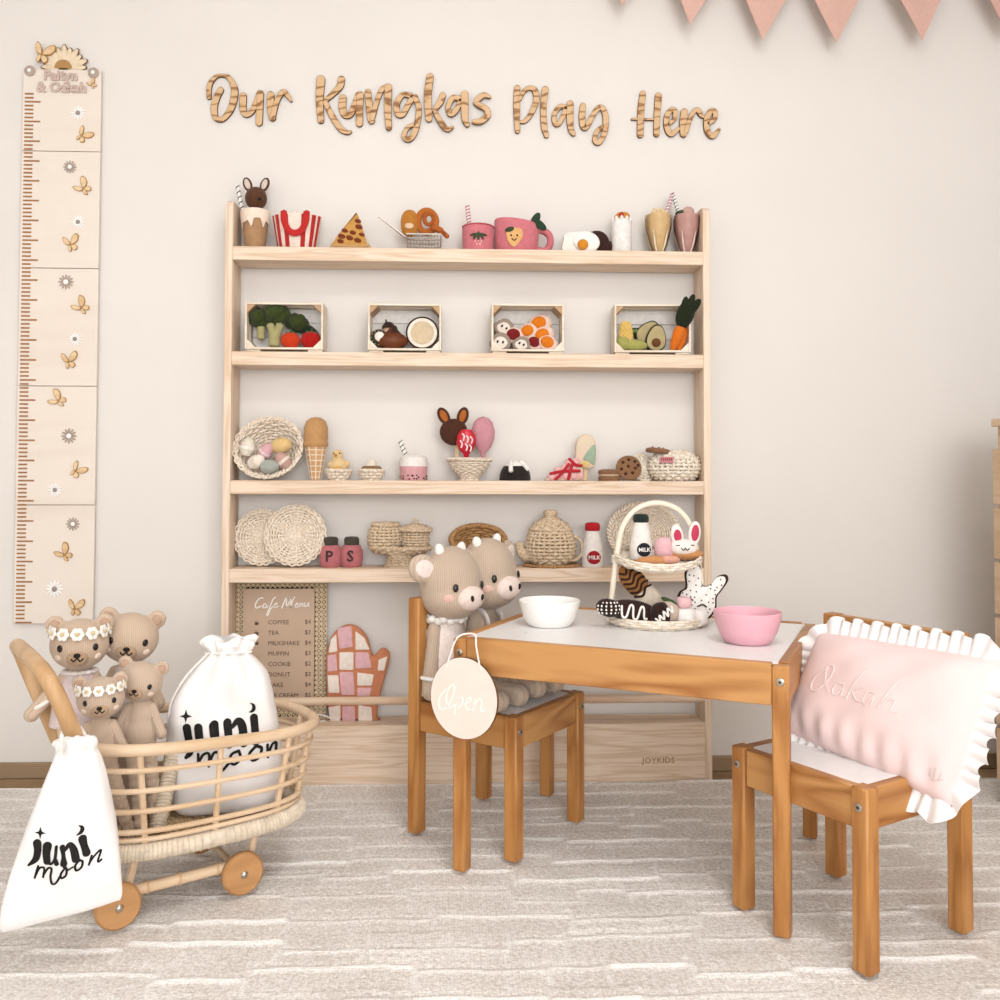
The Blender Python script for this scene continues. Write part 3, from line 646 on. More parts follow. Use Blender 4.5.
# ================================================================ wicker helpers and shelf placing
U = 0.00256      # one pixel of the photograph at the shelf, in metres
def on_shelf(u, zi, y=0.045): 
    z = (Z1, Z2, Z3, Z4)[zi-1]; p = at_y(u, 450, y); q = at_y(u, (250, 353, 481, 568)[zi-1], y); return Vector((q.x, y, z))
M_wick = mat('cream_willow', 'F2E7DA', hex2='D8C4AA', rough=0.7, var=0.16, nscale=150, bump=0.2, bscale=300)  # darker second tone of each willow puts weave-gap shade into the colour
M_wickt = mat('tan_willow', 'E1CEB4', hex2='BFA280', rough=0.7, var=0.16, nscale=150, bump=0.2, bscale=300)
M_wickb = mat('brown_willow', 'C79A66', hex2='86603A', rough=0.7, var=0.18, nscale=150, bump=0.2, bscale=300)
M_wickw = mat('white_willow', 'F7F0E6', hex2='D6C4A8', rough=0.7, var=0.1, nscale=150, bump=0.2, bscale=300)
def resample(prof, n):
    P_ = [Vector(p) for p in prof]; d = [0]
    for a, b in zip(P_, P_[1:]): d.append(d[-1]+(b-a).length)
    out = []
    for i in range(n+1):
        s = d[-1]*i/n; k = 0
        while k < len(P_)-2 and d[k+1] < s: k += 1
        t = (s-d[k])/max(d[k+1]-d[k], 1e-9); out.append(P_[k].lerp(P_[k+1], t))
    return out
def wicker(parent, prof, nst, rows, m, k=U, amp=None, sx=1, sy=1, M=None, stakes=True, name='woven_body'):
    """basketwork over a profile (r, z): weavers running over and under upright stakes; prof goes bottom centre outwards / upwards"""
    rows = max(4, int(rows*0.72)); nst = max(8, int(nst*0.8)//2*2)
    Q = resample(prof, rows); sp = (Q[1]-Q[0]).length; amp = amp if amp else sp*0.45; mb = MB()
    if M: mb.M = M
    for i in range(len(Q)):
        t = (Q[min(i+1, rows)]-Q[max(i-1, 0)]).normalized(); nr = Vector((t.y, -t.x)); r = Q[i].x
        ns = nst*2
        if r < 1e-3: continue
        ph = PI*(i % 2); path = []
        for q in range(ns):
            th = 2*PI*q/ns; o = amp*math.cos(nst*th/2+ph)
            R = r+nr.x*o; path.append((R*math.cos(th)*sx, R*math.sin(th)*sy, Q[i].y+nr.y*o))
        mb.tube(path, sp*0.44, 5, closed=True)
    o = mb.build(name, m, parent, k, ang=80)
    if stakes:
        sb = MB()
        if M: sb.M = M
        Q2 = resample(prof, max(4, rows//2))
        for j in range(nst):
            th = 2*PI*j/nst; sb.tube([(q.x*math.cos(th)*sx, q.x*math.sin(th)*sy, q.y) for q in Q2 if q.x > 0.02*Q2[-1].x], sp*0.4, 4, cap=False)
        sb.build('stakes', m, parent, k, ang=80)
    return o
def braid(parent, R, z, a, tw, m, k=U, sx=1, sy=1, M=None, strands=2, sc=0.0, nsc=0, name='braided_rim'):
    """rim of twisted strands; sc/nsc scallop it"""
    mb = MB()
    if M: mb.M = M
    n = tw*6
    for s in range(strands):
        path = []
        for i in range(n):
            th = 2*PI*i/n; ph = tw*th+2*PI*s/strands; r = R+sc*abs(math.sin(nsc*th/2))+a*math.cos(ph)
            path.append((r*math.cos(th)*sx, r*math.sin(th)*sy, z+a*math.sin(ph)))
        mb.tube(path, a*0.9, 5, closed=True)
    return mb.build(name, m, parent, k, ang=80)
def straw(parent, a, b, r, c1, c2, k=U, bands=9, name='straw'):
    a, b = Vector(a), Vector(b); o = P(parent, name, c1, lambda m: m.tube([a, b], r, 10), k)
    d = (b-a); L_ = d.length; t = d.normalized(); n1 = t.orthogonal().normalized(); n2 = t.cross(n1)
    def st(m):
        for i in range(bands):
            s0 = L_*(i+0.25)/bands; path = []
            for q in range(9):
                an = 2*PI*q/8; path.append(a+t*(s0+L_/bands*0.9*q/8-L_/bands*0.2)+(n1*math.cos(an)+n2*math.sin(an))*r)
            m.tube(path, r*0.32, 4)
    P(o, 'stripe', c2, st, k); return o
def patch(m, surf, w, h, t, roll=0.0):
    """flattened disc lying on a surface point surf=(pos, normal)"""
    p, n = surf; m.ell((0, 0, 0), (1, 1, 1), 16, 8, M=T(*p) @ frame_to(n) @ rotm(0, roll, 0) @ Matrix.Diagonal((w, t, h, 1)))
def on_ell(c, r, az, el):
    """point and normal on ellipsoid; az 0 faces -Y, positive to +X"""
    p = Vector((r[0]*math.sin(az)*math.cos(el), -r[1]*math.cos(az)*math.cos(el), r[2]*math.sin(el)))
    n = Vector((p.x/r[0]**2, p.y/r[1]**2, p.z/r[2]**2)).normalized(); return Vector(c)+p, n
F = felt
W_CREAM, W_WHITE, BLACK = F('F3E9DA'), F('F8F3EC'), F('2A211E')
# ================================================================ top board: drinks and snacks
k = U
# bunny milkshake
t = thing('milkshake', 'tan felt milkshake with dark bunny head and striped straw, at shelf left end', 'milkshake', on_shelf(255, 1, 0.05))
P(t, 'cup', F('B08A66'), lambda m: m.lathe([(0, 0), (9, 0), (10, 2), (13.6, 36), (13.8, 39), (0, 39)], 28), k)
def drips(m):
    n = 56; vs = []; fs = []
    for i in range(n):
        a = 2*PI*i/n; d = 30-9*max(0, math.sin(a*7+0.6))**1.5-4*max(0, math.sin(a*3+2)); 
        for r, z in ((0, 41.5), (11, 41), (14.6, 39.5), (14.9, 37), (10.6+(d-2)*0.094+1.0, d)): vs.append((r*math.cos(a), r*math.sin(a), z))
    for i in range(n):
        for j in range(4): a, b = i*5+j, ((i+1) % n)*5+j; fs.append((a, b, b+1, a+1))
    m.add(vs, fs)
P(t, 'cream_drip', F('F2DFCD'), drips, k)
hd = P(t, 'bunny_head', F('5A3A28'), lambda m: m.ell((0.5, 0, 53), (11, 10, 11.5)), k)
for s, x in ((-1, -8), (1, 9)):
    e = P(hd, 'ear', F('5A3A28'), lambda m: m.ell((x, 0, 67), (4.6, 2.2, 7.5), M=rotm(0, s*0.35, 0)), k)
    P(hd, 'inner_ear', F('D8C8BC'), lambda m: m.ell((x, -1.6, 67), (2.8, 1.2, 5.4), M=rotm(0, s*0.35, 0)), k)
P(hd, 'nose', BLACK, lambda m: m.ell((6, -8.8, 50), (2.2, 1.4, 1.8)), k)
straw(t, (-11, 2, 30), (-19, 3, 67), 1.8, W_WHITE, BLACK, bands=7)
# striped popcorn box
t = thing('popcorn_box', 'red and cream striped felt popcorn box with a red scarf-shaped band', 'popcorn', on_shelf(297, 1, 0.045))
bp = [(0, 0), (18, 0), (19, 1), (24.2, 30), (24.6, 34), (0, 34)]
P(t, 'box', F('F0DDCF'), lambda m: m.lathe(bp, 36, sy=0.62), k)
def bstripes(m):
    for a in (-158, -138, -112-0, -68, -42, -22):
        vs = []; fs = []; hw_ = math.radians(6.5)
        for j in range(9):
            z = 1+32.5*j/8; r = 19+(24.4-19)*(z-1)/31+0.35
            for q in (-1, -0.33, 0.33, 1): an = math.radians(a)+hw_*q; vs.append((r*math.cos(an), r*math.sin(an)*0.62-0.2, z))
        for j in range(8):
            for q in range(3): b = j*4+q; fs.append((b, b+1, b+5, b+4))
        m.add(vs, fs)
P(t, 'red_stripe', F('B4312E'), bstripes, k)
P(t, 'red_band', F('BE2F2E'), lambda m: m.tube(cr([(-11, -13.5, 36), (-10, -15.4, 26), (-6, -15.6, 17), (0.5, -15.6, 14), (7, -15.6, 17), (11, -15.4, 26), (11.5, -13.5, 36)], 5), 3.3, 10, flat=0.5, up=(0, -1, 0)), k)
def popc(m):
    rr = random.Random(1)
    for i in range(26): a = rr.uniform(0, 2*PI); q = rr.uniform(0, 20); m.ell((q*math.cos(a), q*0.5*math.sin(a), 33+rr.uniform(0, 5)*(1-q/26)), rr.uniform(2.5, 4), 10, 6)
P(t, 'popcorn', W_CREAM, popc, k)
# pizza
t = thing('pizza_slice', 'felt pizza slice standing tip up with brown pepperoni', 'pizza', on_shelf(350, 1, 0.04))
tri = cr([(-17.5, 6), (-10, 18), (4, 37), (7, 37.5), (11, 27), (17.5, 6)], 4, False)
P(t, 'cheese', F('C8954F'), lambda m: m.prism(tri+[(17, 4), (-17, 4)], -5, 6, 1.6, M=rotm(-0.12, 0, 0)), k)
P(t, 'crust', F('CDA26C'), lambda m: m.tube(cr([(-18, 0, 4), (-8, -0.5, 3.4), (8, -0.5, 3.2), (19, 0, 4)], 5), [3.3]*16, 10, flat=1.9, up=(0, 1, 0)), k)
for x, z, r in ((-8, 14, 3), (0, 12.5, 3), (8, 10, 3), (-5, 20, 2.6), (3, 18, 2.6), (9, 24, 3), (-9, 9, 2.6), (12, 16, 2.4), (8, 30, 2.6)):
    P(t, 'pepperoni', F('7A3A22'), lambda m: m.ell((x, -5.2+z*0.12, z), (r*1.3, 1.1, r*0.85), 12, 6, M=rotm(-0.12, 0.3, 0)), k)
# fry basket
t = thing('fry_basket', 'small silver wire frying basket with long thin handle', 'basket', on_shelf(424, 1, 0.045))
M_wire = mat('silver_wire', 'B8AFA6', rough=0.35, bump=0, var=0.03); M_wire.node_tree.nodes['Principled BSDF'].inputs['Metallic'].default_value = 0.8
def wires(m):
    hx, hy, h = 17, 11, 16
    def loop(z, e, r=0.6): m.tube(cr([(-hx-e, -hy-e, z), (hx+e, -hy-e, z), (hx+e, hy+e, z), (-hx-e, hy+e, z)], 1, True), r, 5, closed=True)
    for z, e, r in ((0.7, -1, 0.6), (4, -0.7, 0.4), (8, -0.4, 0.4), (12, -0.2, 0.4), (h, 0, 0.9)): loop(z, e, r)
    for i in range(12):
        x = -hx+2*hx*i/11
        for s in (-1, 1): m.rod((x*0.95, s*(hy-1), 0.7), (x, s*hy, h), 0.4, 4)
        m.rod((x*0.95, -hy+1, 0.7), (x*0.95, hy-1, 0.7), 0.4, 4)
    for i in range(7):
        y = -hy+2*hy*i/6
        for s in (-1, 1): m.rod((s*(hx-1), y*0.95, 0.7), (s*hx, y, h), 0.4, 4)
P(t, 'wire_cage', M_wire, wires, k)
P(t, 'handle', M_wire, lambda m: (m.rod((-17, -2, 14), (-45, -6, 34), 0.9, 6), m.rod((-17, 2, 14), (-45, -6, 34), 0.9, 6)), k)
pb = Vector(t.location)
def nug(m): m.ell((0, 0, 0), (9, 5, 14), 18, 12, pw=0.85); m.ell((1, -3.2, 1), (5, 3, 8))
o = fused(( lambda q: (nug(q), q)[1])(MB()), 'nugget', F('B97A34'), U, 0.0015, 6); o.location = pb+Vector((-14.5*U, -2*U, 28.6*U)); tag(o, 'tall golden felt nugget standing in the wire basket', 'nugget')
P(o, 'light_patch', F('E2BFA0'), lambda m: m.ell((0, -6.2, -4), (4.5, 1, 3)), k)
t2 = thing('onion_rings', 'curled orange felt onion ring standing in the wire basket', 'onion ring', pb+Vector((3*U, 0, 22*U)))
P(t2, 'outer_ring', F('B8682A'), lambda m: m.tube([(9*math.cos(a), -1+math.sin(a*2), 9+11*math.sin(a)) for a in [2*PI*i/28 for i in range(28)]], 3.4, 10, closed=True), k)
P(t2, 'inner_ring', F('A75A24'), lambda m: m.tube([(2+4.6*math.cos(a), -3.4, 11+5.5*math.sin(a)) for a in [2*PI*i/20 for i in range(20)]], 2.2, 8, closed=True), k)
t2 = thing('fried_strip', 'small orange felt strip hanging over the right rim of the wire basket', 'fried strip', pb+Vector((13*U, -3*U, 16.5*U)))
P(t2, 'strip', F('B4602A'), lambda m: m.tube(cr([(-9, 0, 5), (-3, -2, 7), (4, -3, 4), (11, -3, -2)], 5), [2.5]*5+[3.4]*6+[2.4]*5, 9), k)
P(t2, 'coating', F('8E4A20'), lambda m: m.tube(cr([(-6, -3.2, 6.5), (1, -5, 6), (9, -5.2, 0)], 4), 0.9, 6), k)
# pink strawberry cup
t = thing('pink_cup', 'small pink felt cup with strawberry leaf patch and striped straw', 'cup', on_shelf(478, 1, 0.045))
P(t, 'cup', F('CF7880'), lambda m: m.lathe([(0, 0), (14.6, 0), (15.6, 1), (16, 24), (15.4, 26.5), (0, 27)], 30), k)
P(t, 'rim', F('B9555F'), lambda m: m.tube([(15.6*math.cos(a), 15.6*math.sin(a), 26) for a in [2*PI*i/30 for i in range(30)]], 0.9, 6, closed=True), k)
def leaves(m):
    for a in (-1.3, -0.65, 0, 0.65, 1.3): m.ell((math.sin(a)*4, -15.9+abs(a)*0.7, 16-math.cos(a)*2.6), (1.5, 0.9, 5), 8, 6, M=rotm(0, -a, 0) )
P(t, 'leaf_patch', F('3C4A33'), leaves, k)
P(t, 'seed_stitches', W_CREAM, lambda m: [m.ell((x, -15.9, z), (0.5, 0.5, 0.9), 6, 4) for x, z in ((-3, 8), (0, 9), (3, 8), (-1.5, 5.5), (1.6, 5.5))], k)
straw(t, (-8, 2, 20), (-11, 2, 49), 1.9, F('F2DFE0'), F('B7525E'), bands=9)
# big pink mug
t = thing('pink_mug', 'large pink felt mug with smiling strawberry patch and green leaves', 'mug', on_shelf(516.5, 1, 0.045))
P(t, 'mug_body', F('CF7880'), lambda m: m.add(*(lambda b: ([(x, y, z*(1-0.16*(x+22)/44) if z > 15 else z) for x, y, z in b.v], b.f))((lambda q: (q.lathe([(0, 0), (20, 0), (21.5, 1.5), (22.5, 20), (22.6, 33), (21.5, 34.5), (0, 34.5)], 34, sy=0.75), q)[1])(MB()))), k)
P(t, 'handle', F('CF7880'), lambda m: m.tube(cr([(17, 0, 22), (25, 0, 24), (33, 0, 19), (34, 0, 10), (29, 0, 3), (19, 0, 4)], 6), [3.6]*31, 12, flat=1.5, up=(0, 1, 0)), k)
for s, x, z, r in ((1, 18, 31.5, 0.5), (-1, 22, 28, -1.0)): P(t, 'leaf', F('2F4432'), lambda m: m.ell((x, -8, z), (4.2, 1.6, 9), 12, 8, M=rotm(0.2, r, 0)), k)
fr = P(t, 'fruit_patch', F('DFAE74'), lambda m: m.prism(cr([(-11, 18), (-4, 22), (4, 20), (5, 13), (0, 5), (-5, 3), (-10, 9)], 5, True), -17.4, -15.2, 0.5), k)
P(fr, 'face', BLACK, lambda m: (m.ell((-6.5, -17.6, 14), (0.9, 0.5, 1.1)), m.ell((-0.5, -17.6, 14), (0.9, 0.5, 1.1)), m.tube(cr([(-6, -17.6, 11), (-3.5, -17.7, 9), (-1, -17.6, 11)], 5), 0.5, 5)), k)
P(fr, 'fruit_leaf', F('3C4A33'), lambda m: m.ell((-8, -17.2, 20), (5, 0.9, 2.6), 12, 6, M=rotm(0, -0.3, 0)), k)
# egg on toast
t = thing('fried_egg_toast', 'white felt toast slice with a fried egg yolk', 'toast', on_shelf(580, 1, 0.03))
P(t, 'toast', F('F2EBE1'), lambda m: m.prism(cr([(-16, 0.5), (-17, 12), (-15, 19), (-4, 21), (8, 20.5), (14, 17), (15, 0.5)], 4, True), -3, 6, 1.2), k)
eg = P(t, 'egg_white', W_WHITE, lambda m: m.ell((6, -4.5, 10.5), (13.5, 3, 10.4), 22, 10, M=rotm(0, 0.2, 0)), k)
P(eg, 'yolk', F('D28A2E'), lambda m: m.ell((2, -7.2, 6.8), (5.6, 3, 5.4)), k)
# dark brown shape
mb = MB(); mb.ell((-7, 0, 12), (11, 4.5, 10.5), M=rotm(0, 0.4, 0)); mb.ell((6, 0, 6.5), (9.5, 4.5, 6.4)); mb.ell((0, 0, 6), (10, 4.5, 6))
o = fused(mb, 'felt_mushroom', F('3B2420'), U*1.12, 0.0018, 6); o.location = on_shelf(605, 1, 0.05); tag(o, 'dark brown felt mushroom leaning behind the egg toast', 'mushroom')
# wrap
t = thing('felt_wrap', 'white felt wrap roll with orange filling standing upright on the shelf', 'wrap', on_shelf(621.5, 1, 0.045))
P(t, 'wrapper', F('EFEAE6'), lambda m: m.lathe([(0, 0), (9.6, 0), (10.4, 1), (10.5, 33), (9.7, 35), (8.6, 34), (8.5, 20), (0, 20)], 26), k)
P(t, 'filling', F('D08A34'), lambda m: (m.ell((0, 0, 34), (8.5, 8, 10)), m.ell((3, -3, 38), (5, 5, 5))), k)
P(t, 'tomato_bit', F('B3402C'), lambda m: m.ell((-1.5, -8, 39), (2.6, 1.6, 2.6)), k)
P(t, 'torn_edge', F('EFEAE6'), lambda m: [m.ell((9.6*math.cos(a), 9.6*math.sin(a), 35), (1.8, 1.8, 3.0)) for a in [2*PI*i/11 for i in range(11)]], k)
# two sundae glasses
def sundae(u, label, c1, c2, top):
    t = thing('sundae_glass', label, 'milkshake', on_shelf(u, 1, 0.048), group='milkshakes in fluted glasses')
    P(t, 'drink', F(c1, nscale=30, var=0.1), lambda m: m.lathe([(0, 3.5), (5, 4), (7.5, 10), (12, 28), (13, 38), (12.4, 41), (0, 41.5)], 26), k)
    def shell(m):
        n = 40; pr = [(8.5, 0), (8.8, 1.2), (4.6, 2.6), (5.6, 4), (8.3, 10), (12.8, 28), (13.9, 38), (14.1, 43.5)]; vs = []; fs = []
        for r, z in pr:
            for i in range(n): a = 2*PI*i/n; q = r+(0.55*abs(math.cos(a*5)) if z > 3 and z < 36 else 0); vs.append((q*math.cos(a), q*math.sin(a), z))
        for j in range(len(pr)-1):
            for i in range(n): fs.append((j*n+i, j*n+(i+1) % n, (j+1)*n+(i+1) % n, (j+1)*n+i))
        m.add(vs, fs)
    P(t, 'glass', glass_mat(), shell, k)
    P(t, 'glass_foot', F(c2), lambda m: m.lathe([(0, 0.2), (8, 0.2), (8.2, 1), (4.4, 2.4), (5, 3.6), (0, 3.8)], 24), k)
    P(t, 'flute_rib', F(c2), lambda m: [m.tube(cr([(5.2*math.cos(a), 5.2*math.sin(a), 3.5), (8.6*math.cos(a), 8.6*math.sin(a), 11), (12.2*math.cos(a), 12.2*math.sin(a), 24)], 4), [1.1, 1.1, 1.1, 1.0, 1.0, .9, .7, .5, .3], 6) for a in [2*PI*(i+0.25)/5 for i in range(5)]], k)
    return t
t = sundae(658.5, 'yellow felt milkshake in a fluted glass with popcorn topping', 'DDBB88', 'EFE0C6', 0)
def pops(m):
    rr = random.Random(4)
    for i in range(16): a = rr.uniform(0, 2*PI); q = rr.uniform(0, 9); m.ell((q*math.cos(a)-1, q*math.sin(a), 42+rr.uniform(0, 6)*(1-q/12)), rr.uniform(2.2, 3.3), 10, 6)
P(t, 'popcorn_topping', F('E8D0A4'), pops, k)
straw(t, (7, 2, 40), (15.5, 3, 65), 1.7, F('F2D8DC'), F('9E3448'), bands=8)
t = sundae(686.5, 'dusky pink milkshake in a fluted glass with leaf and berry', 'C79A90', 'E7CFC6', 1)
P(t, 'berry', F('C9A196'), lambda m: m.ell((1, -4, 44.5), (6, 5, 5)), k)
P(t, 'leaf_top', F('38452F'), lambda m: m.ell((-7, -3, 43.5), (5.5, 3, 2.6), M=rotm(0, -0.3, 0)), k)
straw(t, (-6, 2, 40), (-14, 3, 66), 1.7, W_WHITE, BLACK, bands=8)
# ================================================================ second board: four crates of felt produce
M_crate = wood('pale_crate_wood', 'E8DCCB', 'D8C8B2', 'x', 20, 4, 0.6)
M_crated = wood('crate_post', 'C2A07C', 'AF8C68', 'y', 20, 4, 0.6)
CYc = 0.042
def crate(u, label, w, h, tilt=0.0, rz=0.0):
    t = thing('wooden_crate', label, 'crate', on_shelf(u, 2, CYc), rz, 'small wooden crates of felt produce', rot=(tilt, 0, rz))
    d = 30; H = w/2; k = U
    for s in (-1, 1):
        for y in (-9.5, 6): P(t, 'side_slat', M_crate, lambda m: m.box((s*(H-1), y-1, h/2+2), (2, 13.5 if y < 0 else 12, h), 0.3), k)
    for z in (3, h+1):
        for y in (-9.5, 6): P(t, 'long_slat', M_crate, lambda m: m.box((0, y-1, z), (w-4.2, 13.5 if y < 0 else 12, 2), 0.3), k)
    for i in range(3): P(t, 'bottom_slat', mat('white_crate_board', 'F3EEE8', rough=0.6, bump=0.05), lambda m: m.box((0, 12.5, 2+h*(i+0.5)/3), (w, 2, h/3-0.5), 0.3), k)
    for s in (-1, 1):
        for z, q in ((4, 1), (h, -1)):
            P(t, 'corner_post', M_crate if q > 0 else M_crated, lambda m: m.prism([(s*(H-2), z), (s*(H-10), z), (s*(H-2), z+q*8)], -16, 11.4), k)
    for s in (-1, 1): P(t, 'foot', M_crate, lambda m: m.box((s*(H-8), -2, 1), (14, 26, 1.9), 0.2), k)
    return t
def inc(t, u0, x, z, y=-4):
    """point inside a crate in its own px frame"""
    return t.matrix_local @ Vector((x*U, y*U, z*U)) if False else Vector(t.location)+Vector((x*U, y*U, z*U))
k = U
# crate of broccoli and tomatoes
c = crate(287, 'wooden crate with broccoli and two red tomatoes, nearest the left upright', 76, 46)
def broc(loc, s, label):
    t = thing('broccoli', label, 'broccoli', loc, group='broccoli in the first crate')
    mb = MB(); rr = random.Random(int(s*97)); 
    for i in range(16): a = rr.uniform(0, 2*PI); e = rr.uniform(-0.1, 1.3); mb.ell((7*s*math.cos(a)*math.cos(e), 5*s*math.sin(a)*math.cos(e)-1, 9*s+5.5*s*math.sin(e)), 4.2*s, 12, 8)
    mb.ell((0, 0, 9*s), (9*s, 7*s, 7*s)); q = fused(mb, 'floret', F('39431F'), U, 0.0016, 3, t); return t
t = broc(inc(c, 0, -26, 22), 1.2, 'round dark green broccoli floret at the left of its crate')
P(t, 'stem', F('A9A272'), lambda m: m.tube([(1, 0, -8), (1, 0, 4)], [4, 4.5], 10), k)
t = broc(inc(c, 0, -10, 23.5, -6), 1.38, 'largest dark green broccoli with pale forked stem in the crate')
P(t, 'stem', F('A9A272'), lambda m: (m.tube(cr([(-1, -3, -17), (-1, -3, -8), (-5, -4, 4)], 4), [5.5]*3+[5]*3+[4]*3, 10), m.tube(cr([(-1, -3, -12), (1, -3, -6), (5, -4, 4)], 4), [5]*3+[4.5]*3+[4]*3, 10)), k)
t = broc(inc(c, 0, 11, 19, 1), 1.2, 'dark green broccoli behind the two tomatoes')
mb = MB(); mb.tube(cr([(-9, 0, 7), (0, 0, 2), (9, 0, -7)], 6), [3, 4, 5, 5.6, 6, 6, 6, 6, 6, 5.6, 5, 4, 3], 14)
t = thing('cucumber', 'dark green felt cucumber lying slantwise in the broccoli crate', 'cucumber', inc(c, 0, 22, 20, 1)); mb.build('cucumber_body', F('26301F'), t, U); P(t, 'tip', F('8E9468'), lambda m: m.ell((9.6, -1, -7.6), (2.4, 2.4, 2)), k)
def tomato(loc, col, label, r):
    t = thing('tomato', label, 'tomato', loc, group='felt tomatoes in the first crate')
    P(t, 'flesh', F(col), lambda m: m.lathe([(0, 0), (r*0.6, 0.3), (r*0.95, r*0.5), (r, r*0.85), (r*0.8, r*1.35), (r*0.3, r*1.6), (0, r*1.5)], 22, sy=0.85), k)
    P(t, 'calyx', F('4C6A30'), lambda m: [m.ell((3*math.cos(a), 3*math.sin(a), r*1.58), (3.4, 1.2, 0.7), 8, 5, M=rotm(0, 0.2, 0) @ rotm(0, 0, a)) for a in [2*PI*i/5 for i in range(5)]]+[m.tube([(0, 0, r*1.5), (1, 0, r*1.5+4)], 0.9, 6)], k)
tomato(inc(c, 0, 4.5, 4.2, -7), 'C83E1C', 'orange-red felt tomato with green stem beside the broccoli stalk', 10)
tomato(inc(c, 0, 24.5, 4.2, -6), 'AE1E18', 'deeper red felt tomato in the right corner of the crate', 10.6)
# crate with coconut
c = crate(405.5, 'wooden crate with a halved coconut and brown produce, second from left', 72, 46)
t = thing('coconut_half', 'white halved felt coconut with dark shell in its crate', 'coconut', inc(c, 0, 17, 20.5, -8))
P(t, 'shell', F('3A2420'), lambda m: m.lathe([(0, -14), (9, -11.5), (15, -4), (16.4, 1), (15.2, 2), (14.6, 0), (0, -1)], 30, M=rotm(PI/2, 0, 0)), k)
P(t, 'flesh_ring', F('EFE2D2'), lambda m: m.lathe([(0, -2), (10.5, -1), (11.5, 1.4), (14.6, 1.6), (15.2, 0), (15, -2)], 30, M=rotm(PI/2, 0, 0)), k)
P(t, 'hollow', F('D7C2A2'), lambda m: m.lathe([(0, 0.4), (9, 0.6), (11.6, 1.5), (11.4, 0), (0, -0.5)], 10, M=rotm(PI/2, 0, 0)), k)
t = thing('kiwi_half', 'dark felt kiwi half with white centre at the left of its crate', 'kiwi', inc(c, 0, -26, 15, -8))
P(t, 'flesh', F('3E3A2A'), lambda m: m.ell((0, 0, 0), (9, 5, 9)), k); P(t, 'core', F('F0E4DC'), lambda m: m.ell((1, -4, 1), (5, 2, 5)), k)
P(t, 'seeds', F('A59878'), lambda m: [m.ell((7*math.cos(a), -3.8, 7*math.sin(a)), 0.7, 6, 4) for a in [2*PI*i/12 for i in range(12)]], k)
t = thing('felt_fig', 'pink felt mushroom with dark cap behind the kiwi half', 'mushroom', inc(c, 0, -17, 20, 1))
P(t, 'stem', F('E3B79E'), lambda m: m.ell((0, 0, 4), (5.5, 5, 7)), k); P(t, 'cap', F('3A2620'), lambda m: (m.lathe([(6.5, 6), (6.8, 8), (4, 12), (0, 13)], 18), m.tube([(-2, 0, 12), (-3, 0, 15)], 0.8, 6)), k)
t = thing('chestnut_bun', 'shiny chestnut brown felt onion at the front of the coconut crate', 'onion', inc(c, 0, -13, 4.2, -6))
P(t, 'onion_body', mat('chestnut_brown', '6E3A1E', rough=0.5, var=0.12, nscale=30, bump=0.1), lambda m: m.lathe([(0, 0), (9, 0.4), (15, 5), (16, 9), (12, 14), (5, 18), (2, 22), (0, 22)], 24, sy=0.7), k)
P(t, 'dry_top', F('3E271C'), lambda m: m.lathe([(7, 16), (4, 19), (2.2, 23.5), (0, 24)], 12, c=(2, 0, 0)), k)
# crate with mushrooms and oranges
c = crate(526.5, 'wooden crate with grey mushroom slices and orange pieces, third from left', 72, 47)
def fruit(loc, label, r, rot, kind):
    t = thing('fruit_slice' if kind != 'g' else 'mushroom_slice', label, 'fruit slice' if kind != 'g' else 'mushroom', loc, rot=rot, group='felt slices in the third crate')
    if kind == 'g':
        P(t, 'cap', F('9B8A7C'), lambda m: m.prism(cr([(-r, -r*0.2), (-r*0.6, r*0.7), (0, r*0.95), (r*0.7, r*0.7), (r, -r*0.1), (r*0.5, -r*0.8), (-r*0.5, -r*0.8)], 4, True), -3, 4, 1.4), k)
        P(t, 'flesh', F('E9DDD0'), lambda m: m.prism(cr([(-r*0.7, -r*0.2), (-r*0.3, r*0.45), (r*0.3, r*0.5), (r*0.7, 0), (r*0.3, -r*0.6), (-r*0.35, -r*0.6)], 4, True), -4.2, 0, 0.8), k)
        P(t, 'gill_marks', BLACK, lambda m: (m.ell((-r*0.25, -4.4, 0), (1, 0.5, 1.5)), m.ell((r*0.25, -4.4, 0.5), (1, 0.5, 1.5))), k)
    else:
        P(t, 'rind', F('EBCDBE'), lambda m: m.ell((0, 0, 0), (r, 5, r*0.82)), k)
        P(t, 'pulp', F('D9791E') if kind == 'o' else F('7A1F22'), lambda m: m.ell((-r*0.15, -3.2, 0.5), (r*0.66, 3, r*0.56)), k)
for x, z, y, r, ry, kd, lb in ((-27, 11.5, -8, 9, 0.2, 'g', 'grey mushroom slice with two dark marks in the lower left of its crate'), (-23, 27, -3, 8.5, 0.6, 'g', 'grey mushroom slice highest in the left corner of its crate'), (-6, 9.5, -9, 7.5, 0.5, 'g', 'small grey mushroom slice at the crate front middle'),
    (-12, 19, -5, 9, 0.2, 'r', 'dark red felt slice with pale rind between mushrooms and oranges'), (2, 24, -4, 8.5, -0.3, 'o', 'orange felt slice left of the others in its crate'), (14, 32, -2, 10, -0.2, 'o', 'topmost orange felt slice in the crate'),
    (17, 20, -5, 9.5, -0.4, 'o', 'orange felt slice in the middle of the right pile'), (21, 10.5, -9, 9, 0.5, 'o', 'lowest orange felt slice in the right corner'), (8, 11, -6, 8, 0.6, 'r', 'dark red felt slice at the crate front beside the lowest orange'), (1, 13, 2, 8, 0.1, 'g', 'pale grey mushroom slice half hidden behind the front pieces')):
    fruit(inc(c, 0, x, z, y), lb, r*1.18, (0, ry, 0), kd)
